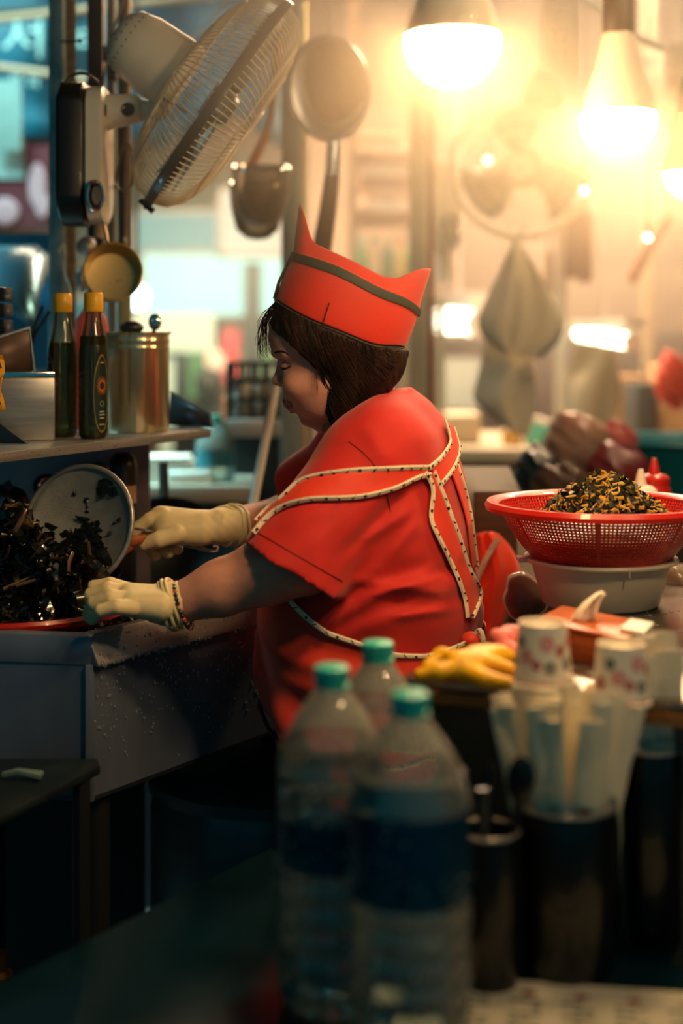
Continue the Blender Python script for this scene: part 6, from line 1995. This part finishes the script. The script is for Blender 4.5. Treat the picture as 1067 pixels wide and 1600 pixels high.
add_glow_panel('light_box', 'green lit panel low behind the face of the woman', 268, 545, 425, 655, 6.6, '#8fd078', .5)
add_glow_panel('light_box', 'dim teal lit panel between the posts at far left', -60, 470, 200, 640, 5.5, '#3fa9b4', .35)
wp = MB().box(P(260, 520, 6.2), (150 * S(6.2), .02, 60 * S(6.2))); wp.box((P(260, 0, 6.2).x, 6.23, .7), (.06, .03, 1.4)); tag(wp.build('pale_board', mat('board_teal', '#a8cfc8', .6)), 'pale teal board below the bright light box', 'board')
pk_ = thing('poster', 'pink poster with a white figure behind the woman, left of her face', 'poster', P(348, 600, 6.42))
MB().box(P(348, 556, 6.42), (56 * S(6.42), .01, 92 * S(6.42))).build('poster_sheet', mat('poster_rose', '#d8455a', .6), pk_)
b = MB(); b.ball(P(328, 540, 6.41), (9 * S(6.42), .004, 17 * S(6.42)), 14, 8); b.ball(P(336, 566, 6.41), (15 * S(6.42), .004, 18 * S(6.42)), 14, 8)
MB().box((P(348, 0, 6.42).x, 6.45, .55), (.05, .03, 1.1)).build('poster_stand', steel_d, pk_)
b.build('white_figure', mat('figure_white', '#e8f0e6', .6), pk_)
# far stallholder
pr = thing('person', 'dark haired person in black clothes standing far behind, left of the face of the woman', 'person', (P(322, 0, 6.0).x, 6.0, 0))
def PP(x, y, D=6.0): return np.array(P(x, y, D))
k5 = S(6.0)
lo, hi = [P(270, 0, 6.0).x, 5.7, -.01], [P(380, 0, 6.0).x, 6.25, P(0, 560, 6.0).z]
F = Field(lo, hi, .012)
F.ell(PP(328, 603), (20 * k5, .09, 25 * k5), .02)
F.ell(PP(337, 610, 5.96), (12 * k5, .06, 16 * k5), .02)
F.cap(PP(322, 622), PP(318, 640), .04, .05, .03)
V, Q = F.mesh(); np_mesh('body', V, Q, mat('skin_far', '#b07a5e', .5), pr)
F = Field(lo, hi, .012)
F.ell(PP(327, 599, 5.94), (23 * k5, .12, 25 * k5), .02)
V, Q = F.mesh(); np_mesh('hair', V, Q, mat('hair_far', '#15100f', .6), pr)
F = Field(lo, hi, .012)
F.ell(PP(318, 684), (34 * k5, .13, 62 * k5), .03)
F.cap(PP(302, 652), PP(338, 652), .08, .08, .04)
F.chain([PP(298, 655), PP(290, 700), PP(300, 735, 5.9)], [.06, .05, .04], .04)
F.chain([PP(338, 655), PP(350, 700), PP(338, 735, 5.9)], [.06, .05, .04], .04)
F.chain([PP(310, 740), PP(310, 880), PP(310, 1004)], [.11, .09, .08], .05); F.chain([PP(332, 740), PP(332, 880), PP(332, 1004)], [.11, .09, .08], .05)
V, Q = F.mesh(); np_mesh('clothes', V, Q, mat('clothes_black', '#0c1416', .8), pr)
sl_ = MB().box((P(330, 0, 6.0).x, 6.0, .04), (.35, .3, .08)); tag(sl_.build('floor_mat', black_m), 'dark mat the far dark haired person stands on', 'mat')

# crate on a steel shelf left of the face
sh2 = thing('steel_rack', 'steel rack with dark crate left of the face of the woman', 'rack', (P(400, 0, 3.3).x, 3.35, 0))
a, b = P(352, 655, 3.3), P(438, 682, 3.3)
MB().box(((a.x + b.x) / 2, 3.42, (a.z + b.z) / 2), (b.x - a.x, .3, a.z - b.z)).build('rack_shelf', mat('rack_pale', '#a8a298', .45, .4), sh2, bevel=.003)
MB().box(((a.x + b.x) / 2, 3.5, b.z / 2), (b.x - a.x - .01, .12, b.z - .002)).build('rack_back', mat('rack_dark', '#16262b', .6), sh2)
for x in (a.x + .012, b.x - .012):
    MB().box((x, 3.29, b.z / 2 - .001), (.02, .02, b.z - .002)).build('leg', mat('rack_dark'), sh2)
cr = thing('plastic_crate', 'dark lattice plastic crate on the steel rack left of the face', 'crate', P(398, 655, 3.4))
x0, x1, z0, z1 = P(356, 0, 3.32).x, P(452, 0, 3.32).x, a.z, P(0, 566, 3.32).z
crm = mat('crate_black', '#20302f', .5)
for (nm, y) in (('front_lattice', 3.32), ('rear_lattice', 3.50)):
    g = MB()
    for i in range(6): g.box((x0 + (x1 - x0) * i / 5, y, (z0 + z1) / 2), (.008, .008, z1 - z0))
    for i in range(4): g.box(((x0 + x1) / 2, y, z0 + .004 + (z1 - z0 - .008) * i / 3), (x1 - x0, .008, .009))
    g.build(nm, crm, cr)
for x in (x0, x1):
    g = MB()
    for i in range(4): g.box((x, 3.41, z0 + .004 + (z1 - z0 - .008) * i / 3), (.008, .18, .009))
    for i in range(1, 4): g.box((x, 3.32 + .18 * i / 4, (z0 + z1) / 2), (.008, .008, z1 - z0))
    g.build('side_lattice', crm, cr)
MB().box(((x0 + x1) / 2, 3.41, z0 + .003), (x1 - x0, .18, .005)).build('crate_floor', crm, cr)
for i in range(6):
    q = Vector((x0 + .03 + (x1 - x0 - .06) * (i % 3) / 2, 3.37 + .08 * (i // 3), z0 + .006))
    o = MB().lathe([(0, 0), (.02, 0), (.022, .05), (.016, .075), (.02, .08), (0, .08)], 16, Matrix.Translation(q)).build('jar', mat('jar_pale', '#c9bfae', .3, coat=.3))
    tag(o, 'pale jar inside the dark lattice crate, %s of the %s row' % (('left', 'middle', 'right')[i % 3], ('front', 'rear')[i // 3]), 'jar', 'jars in the crate')
ob = bag('orange_bag', 'orange bag hanging at the left end of the steel rack', 368, 640, 3.6, (.035, .03, .05), mat('bag_orange', '#c8683c', .6, vary=.2, scale=10), None, .4)
# counter with foam trays and bottle below
ct2 = thing('back_counter', 'pale counter behind the sink holding white foam trays and a water bottle', 'counter', (P(270, 0, 3.3).x, 3.4, 0))
zc2 = P(0, 758, 3.2).z
MB().box((P(280, 0, 3.3).x, 3.42, zc2 - .02), (.36, .45, .04)).build('counter_top', mat('counter_beige', '#a89c88', .5), ct2, bevel=.004)
MB().box((P(280, 0, 3.3).x, 3.45, (zc2 - .04) / 2), (.34, .38, zc2 - .042)).build('counter_body', mat('rack_dark'), ct2)
for i in range(6):
    q = Vector((P(258, 0, 3.3).x + .006 * math.sin(i * 2), 3.30, zc2 + .010 * i))
    o = MB().prism([(-.062, -.05), (.062, -.05), (.062, .05), (-.062, .05)], 0.0, .009, Matrix.Translation(q)).build('foam_tray', mat('foam_white', '#e9e4d4', .7), bevel=.003)
    tag(o, ('lowest', 'second', 'third', 'fourth', 'fifth', 'topmost')[i] + ' white foam tray of the low stack on the back counter', 'tray', 'foam trays on the back counter')
o = MB().prism([(-.05, -.04), (.05, -.04), (.05, .04), (-.05, .04)], 0.0, .028, Matrix.Translation((P(298, 0, 3.25).x, 3.26, zc2))).build('foam_box', mat('foam_white'), bevel=.004); tag(o, 'white foam box right of the tray stack on the back counter', 'box')
t = thing('water_bottle', 'blurred clear water bottle with teal cap on the back counter', 'bottle', (P(335, 0, 3.24).x, 3.28, zc2))
M = Matrix.Translation((P(335, 0, 3.26).x, 3.28, zc2))
MB().lathe([(0, 0), (.043, 0), (.045, .006), (.045, .085), (.036, .115), (.014, .132), (.0135, .14)], 28, M, caps=False).build('bottle_body', glass_mat('pet_far', '#dcebe4', .08, milky=.25), t)
MB().lathe([(.0165, .134), (.0165, .155), (0, .156)], 20, M).build('cap', cap_m, t)
MB().lathe([(.0455, .035), (.0455, .075)], 28, M, caps=False).build('label_band', mat('label_teal', '#2f6f78', .5), t)

# ------------------------------------------------------------------ middle background: rack of trays, bottles, grid
def rack(name, label, x0, x1, ys, D, depth, m):
    t = thing(name, label, 'rack', (P((x0 + x1) / 2, 0, D).x, D, 0))
    a, b = P(x0, 0, D).x, P(x1, 0, D).x
    for y in ys:
        MB().box(((a + b) / 2, D + depth / 2, P(0, y, D).z - .012), (b - a - .002, depth, .024)).build('shelf_board', m, t)
    for x in (a, b):
        for yy in (D, D + depth):
            MB().box((x, yy, 1.25), (.03, .03, 2.5)).build('upright', m, t)
    return t
rack('storage_rack', 'wooden storage rack of pale trays and bottles behind the cap', 552, 652, (238, 330, 432, 560), 4.9, .4, mat('rack_wood', '#8a6a4c', .6, vary=.3, scale=6))
cols_ = ['#d8c8b4', '#b98a6a', '#e0d2c4', '#c9a58a', '#8a5f48', '#d6cabc', '#b8784e', '#e2d8ca']
k = 0
for (yb, n, hh) in ((238, 2, 16), (330, 4, 19)):
    z = P(0, yb, 4.9).z
    for i in range(n):
        w = (84 - 10 * (i % 2) + 6 * math.sin(i * 3)) * S(4.9); hb_ = hh * S(4.9)
        x = P(602 + 6 * math.sin(i * 5 + yb), 0, 4.9).x
        o = MB().box((x, 5.08, z + hb_ / 2 + i * hb_), (w, .3, hb_ - .003)).build('folded_cloth', mat('fold_%d' % (k % 8), cols_[k % 8], .8), bevel=.01)
        tag(o, ('lowest', 'second', 'third', 'topmost')[i] + ' folded pale cloth in the pile on the %s board of the storage rack' % ('top' if yb == 238 else 'second'), 'cloth', 'folded cloths in the storage rack'); k += 1
gcol = [('#4f8a4a', '#58c4b4', 'green bottle with teal cap'), ('#c9a84a', '#d86a3a', 'yellow bottle with orange cap'), ('#3f7a52', '#e8e0d0', 'dark green bottle with white cap'), ('#d8c8a8', '#58c4b4', 'cream bottle with teal cap')]
z = P(0, 432, 4.9).z
for i, px in enumerate((566, 586, 606, 626, 642)):
    c_, k_, l_ = gcol[(i * 3) % 4] if i != 4 else gcol[0]
    t = thing('sauce_bottle', l_ + ', ' + ('first', 'second', 'third', 'fourth', 'last')[i] + ' from left on the storage rack', 'bottle', (P(px, 0, 4.95).x, 4.98, z), 'bottles in the storage rack')
    M = Matrix.Translation((P(px, 0, 4.95).x, 4.98, z))
    MB().lathe([(0, 0), (.019, 0), (.02, .01), (.02, .085), (.008, .11), (.008, .125)], 16, M).build('bottle_body', mat('btl_' + c_[1:], c_, .3, coat=.3), t)
    MB().lathe([(.0105, .12), (.0105, .142), (0, .143)], 14, M).build('cap', mat('cap_' + k_[1:], k_, .4), t)
gr_ = thing('wire_grid', 'pale wire grid panel standing behind the back of the head', 'grid', (P(660, 0, 4.2).x, 4.2, 0))
x0, x1 = P(628, 0, 4.2).x, P(690, 0, 4.2).x
g = MB()
for i in range(8): g.box((x0 + (x1 - x0) * i / 7, 4.2, P(0, 565, 4.2).z), (.006, .006, 200 * S(4.2)))
for i in range(18): g.box(((x0 + x1) / 2, 4.2, P(0, 468 + 11.3 * i, 4.2).z), (x1 - x0, .006, .006))
o = g.build('grid_wires', mat('grid_pale', '#cfc0a0', .5), gr_); o['kind'] = 'stuff'
for x in (x0, x1): MB().box((x, 4.2, P(0, 470, 4.2).z / 2), (.02, .02, P(0, 470, 4.2).z)).build('grid_leg', mat('grid_pale'), gr_)
tube_lamp(P(651, 470, 4.35), P(648, 600, 4.35), .012, 'thin upright teal white tube lamp behind the wire grid', cool_glow)
bxm = mat('carton_tan', '#b58a5c', .7, vary=.2, scale=5)
def carton(px, py0, w, h_, D, label, m, name='carton', cat='box', zb=None):
    zt = P(0, py0, D).z; b = zb if zb is not None else P(0, py0 + h_, D).z
    o = MB().box((P(px, 0, D).x, D + .1, (zt + b) / 2), (w * S(D), .2, zt - b)).build(name, m, bevel=.006)
    return tag(o, label, cat)

# ------------------------------------------------------------------ stall table and clutter on the right
tb2 = thing('stall_table', 'long pale stall table behind the red colander covered in clutter', 'table', (P(860, 0, 4.3).x, 4.4, 0))
zt2 = 1.0
xA, xB = P(690, 0, 4.2).x, P(1180, 0, 4.2).x
MB().box(((xA + xB) / 2, 4.5, zt2 - .02), (xB - xA, .8, .04)).build('table_top', mat('table_pale', '#b8a88e', .5), tb2, bevel=.004)
for x in (xA + .05, xB - .05):
    for y in (4.15, 4.85): MB().box((x, y, (zt2 - .04) / 2), (.04, .04, zt2 - .042)).build('leg', steel_d, tb2)
MB().box(((xA + xB) / 2, 4.12, .80), (xB - xA - .1, .01, .32)).build('table_skirt', mat('skirt_dark', '#3a3230', .8, vary=.3, scale=4), tb2)
def onq(px, D=4.3): return Vector((P(px, 0, D).x, D, zt2))
carton(712, 648, 78, 50, 4.3, 'long pale carton at the left end of the stall table', mat('carton_pale', '#d0bfa4', .7), zb=zt2 + .001)
carton(985, 588, 60, 110, 4.5, 'brown carton standing on the stall table at right', bxm, zb=zt2 + .001)
carton(1012, 600, 34, 100, 4.28, 'dark grey carton in front of the brown one on the stall table', mat('carton_dark', '#3c4442', .7), zb=zt2 + .001)
carton(1060, 570, 50, 128, 4.5, 'tan carton at the right edge of the stall table', mat('carton_tan2', '#c09a70', .7), zb=zt2 + .001)
carton(935, 672, 70, 26, 4.2, 'flat reddish carton lying on the stall table', mat('carton_red', '#b8644e', .7), zb=zt2 + .001)
bag('red_bag', 'red bag hanging in front of the cartons at right', 1053, 598, 4.1, (.055, .05, .075), mat('bag_red', '#d8401f', .5, vary=.15, scale=8))
for i, (px, c_, h_) in enumerate(((835, '#5fc0a8', .085), (852, '#58b8a8', .075), (800, '#c89a50', .06), (872, '#b86a50', .07), (905, '#8a2038', .08))):
    t = thing('jar', ('pale teal jar on the stall table below the hanging cloth', 'second teal jar right of the pale teal one', 'small amber jar on the stall table behind the lower cloth', 'terracotta jar beside the second teal jar', 'dark red jar on the stall table')[i], 'jar', onq(px, 4.25), 'jars on the stall table')
    M = Matrix.Translation(onq(px, 4.25))
    MB().lathe([(0, 0), (.03, 0), (.032, .008), (.032, h_ * .75), (.026, h_ * .85)], 20, M).build('jar_body', mat('jar_' + c_[1:], c_, .25, coat=.4), t)
    MB().lathe([(.028, h_ * .84), (.028, h_), (0, h_)], 20, M).build('lid', white_p, t)
# pile of plastic bags, tub and dark bags in front of the table
tu = thing('teal_tub', 'large teal plastic tub at the right edge behind the squeeze bottles', 'tub', P(1040, 800, 3.3) * 1)
M = Matrix.Translation((P(1062, 0, 3.45).x, 3.45, 0))
zz = P(0, 690, 3.3).z
MB().lathe([(0, zz - .2), (.16, zz - .2), (.215, zz - .01), (.228, zz), (.232, zz - .006), (.222, zz - .012), (.21, zz - .014), (.155, zz - .194), (0, zz - .195)], 48, M).build('tub_wall', mat('tub_teal', '#0f6f80', .4, coat=.2), tu)
std = MB().box((P(1062, 0, 3.45).x - .12, 3.46, (zz - .202) / 2), (.75, .42, zz - .202)); tag(std.build('low_stand', mat('stand_dark', '#3a2a28', .7)), 'dark stand under the teal tub and the plastic bags', 'stand')
hz_ = zz - .2
film2 = glass_mat('bag_film_far', '#e8d8c8', .08, milky=.35)
bag('plastic_bag', 'large clear plastic bag of goods between the hanging cloth and the teal tub', 905, 708, 3.3, (.09, .08, .085), film2, mat('goods_red', '#a8563f', .6, vary=.6, scale=14), .55)
bag('plastic_bag', 'maroon bag behind the heap of greens in the colander', 962, 742, 3.25, (.085, .08, .065), mat('bag_maroon', '#6a2028', .4, vary=.3, scale=8, coat=.4), None, .5)
bag('plastic_bag', 'pink clear bag in front of the teal tub', 968, 700, 3.3, (.05, .05, .05), glass_mat('bag_pink', '#d88a8a', .1, milky=.5), None)
bag('plastic_bag', 'dark blue black bag left of the clear bags behind the colander', 842, 742, 3.2, (.055, .06, .055), mat('bag_navy', '#10242e', .35, coat=.5))
bag('plastic_bag', 'glossy clear bag catching lamp sparkles in front of the dark bags', 880, 762, 3.15, (.075, .05, .045), glass_mat('bag_gloss', '#b8a090', .05, milky=.2), mat('goods_brown', '#6a4a3a', .5, vary=.5, scale=14))
st_q = MB().box((P(870, 0, 3.2).x, 3.14, (P(0, 790, 3.2).z) / 2), (.30, .18, P(0, 790, 3.2).z)); tag(st_q.build('crate_stand', mat('stand_dark')), 'dark crate carrying the glossy clear bags behind the colander', 'crate')
# hanging brown tools and rods
for i, (px, y0, y1, w, c_, lab) in enumerate(((892, 318, 436, 20, '#5a3222', 'dark brown long pouch hanging left of its twin behind the right bulb'), (914, 330, 442, 22, '#6a3c28', 'brown long pouch hanging right of its twin behind the right bulb'), (858, 392, 470, 14, '#8a6a50', 'slim tan pouch hanging beside the white cloth'))):
    t = thing('hanging_pouch', lab, 'pouch', P(px, y1, 4.5))
    MB().box(P(px, (y0 + y1) / 2, 4.5), (w * S(4.5), .05, (y1 - y0) * S(4.5))).build('pouch_body', mat('pouch_' + c_[1:], c_, .6, vary=.2, scale=8), t, bevel=.012)
    MB().tube([P(px, y0, 4.5), Vector((P(px, 0, 4.5).x, 4.5, 3.15))], .004, 6).build('hanging_cord', black_m, t)
dd = MB().tube([P(985, 440, 4.6), P(1020, 372, 4.6), P(1045, 340, 4.6)], .02, 8); dd.tube([P(1045, 340, 4.6), Vector((P(1045, 0, 4.6).x, 4.6, 3.15))], .004, 6)
tag(dd.build('umbrella', mat('umbrella_brown', '#8a5a3c', .6)), 'brown folded umbrella hanging at a slant at right', 'umbrella')
sp = [(913, 298, 3.2, '#fff0c8'), (1012, 371, 3.4, '#fff0c8'), (762, 250, 3.6, '#fff0d0')]
for i, (px, py, D, c_) in enumerate(sp):
    t = thing('small_bulb', ('small bright bulb at the end of the second fan cage', 'small bright bulb at the right below the big lamps', 'small bright bulb seen through the second fan cage')[i], 'light bulb', P(px, py, D), 'small distant bulbs')
    MB().ball(P(px, py, D), .010, 14, 10).build('glass', emis('small_glow_%d' % i, c_, 7.0), t)
    MB().tube([P(px, py, D) + Vector((0, 0, .009)), P(px, py, D) + Vector((0, 0, .03))], .006, 8).build('socket', socket_m, t)
    MB().tube([P(px, py, D) + Vector((0, 0, .03)), Vector((P(px, py, D).x, D, 3.3))], .002, 5).build('cord', black_m, t)
# boards and banners of the far stalls
for i, (x0, y0, x1, y1, D, c_, lab) in enumerate((
        (480, 160, 650, 440, 7.4, '#c8a888', 'wide tan stall board far behind the cap'),
        (660, 300, 860, 470, 8.2, '#b08a68', 'brown stall board far behind the gathered white cloth'),
        (860, 420, 1100, 520, 7.8, '#c0a07c', 'tan stall board far behind the pouches'),
        (560, 40, 840, 150, 8.6, '#caa884', 'long tan banner far behind the brightest bulb'),
        (690, 560, 760, 640, 6.2, '#9aa8a0', 'grey green stall front left of the lower hanging cloth'),
        (880, 150, 1100, 330, 8.8, '#b8966e', 'brown banner far behind the right bulbs'))):
    a, b = P(x0, y0, D), P(x1, y1, D)
    t = thing('stall_board', lab, 'board', ((a.x + b.x) / 2, D, 0))
    MB().box(((a.x + b.x) / 2, D, (a.z + b.z) / 2), (b.x - a.x, .03, a.z - b.z)).build('board_panel', mat('board_%d' % i, c_, .7, vary=.3, scale=3), t)
    for x in (a.x + .05, b.x - .05): MB().box((x, D + .03, a.z / 2), (.05, .03, a.z)).build('board_leg', dark_brown, t)

# ------------------------------------------------------------------ steam and haze
def haze(label, c, r, dens, col, aniso=.2):
    """A soft-edged cloud of steam: density falls off smoothly from its middle."""
    m = bpy.data.materials.new('steam'); m.use_nodes = True
    nt = m.node_tree; nt.nodes.remove(nt.nodes['Principled BSDF'])
    tc = nt.nodes.new('ShaderNodeTexCoord')
    gr = nt.nodes.new('ShaderNodeTexGradient'); gr.gradient_type = 'QUADRATIC_SPHERE'
    nt.links.new(tc.outputs['Object'], gr.inputs[0])
    mu = nt.nodes.new('ShaderNodeMath'); mu.operation = 'MULTIPLY'; mu.inputs[1].default_value = dens
    nt.links.new(gr.outputs['Fac'], mu.inputs[0])
    v = nt.nodes.new('ShaderNodeVolumeScatter')
    v.inputs['Color'].default_value = lin(col); v.inputs['Anisotropy'].default_value = aniso
    nt.links.new(mu.outputs[0], v.inputs['Density'])
    nt.links.new(v.outputs[0], nt.nodes['Material Output'].inputs['Volume'])
    OFF['__keep'] = 1
    o = MB().ball((0, 0, 0), 1.0, 28, 18).build('haze', m); OFF.pop('__keep')
    o.location = c; o.scale = r
    o['kind'] = 'stuff'; o['label'] = label; o['category'] = 'haze'
    return o
haze('soft warm steam around the glowing bulbs at upper right', (.26, 1.78, 1.70), (.66, .62, .44), 4.0, '#fff2e2')  # steam made dense so that it also gives the bulbs a lens bloom
haze('warm haze filling the hall behind the woman at right', (1.0, 5.4, 1.75), (2.1, 2.9, 1.35), .5, '#ffeedd')
haze('cool pale steam behind the fan and the cap at left', (-.50, 4.7, 1.50), (.75, 1.5, .65), .3, '#c8fff4')
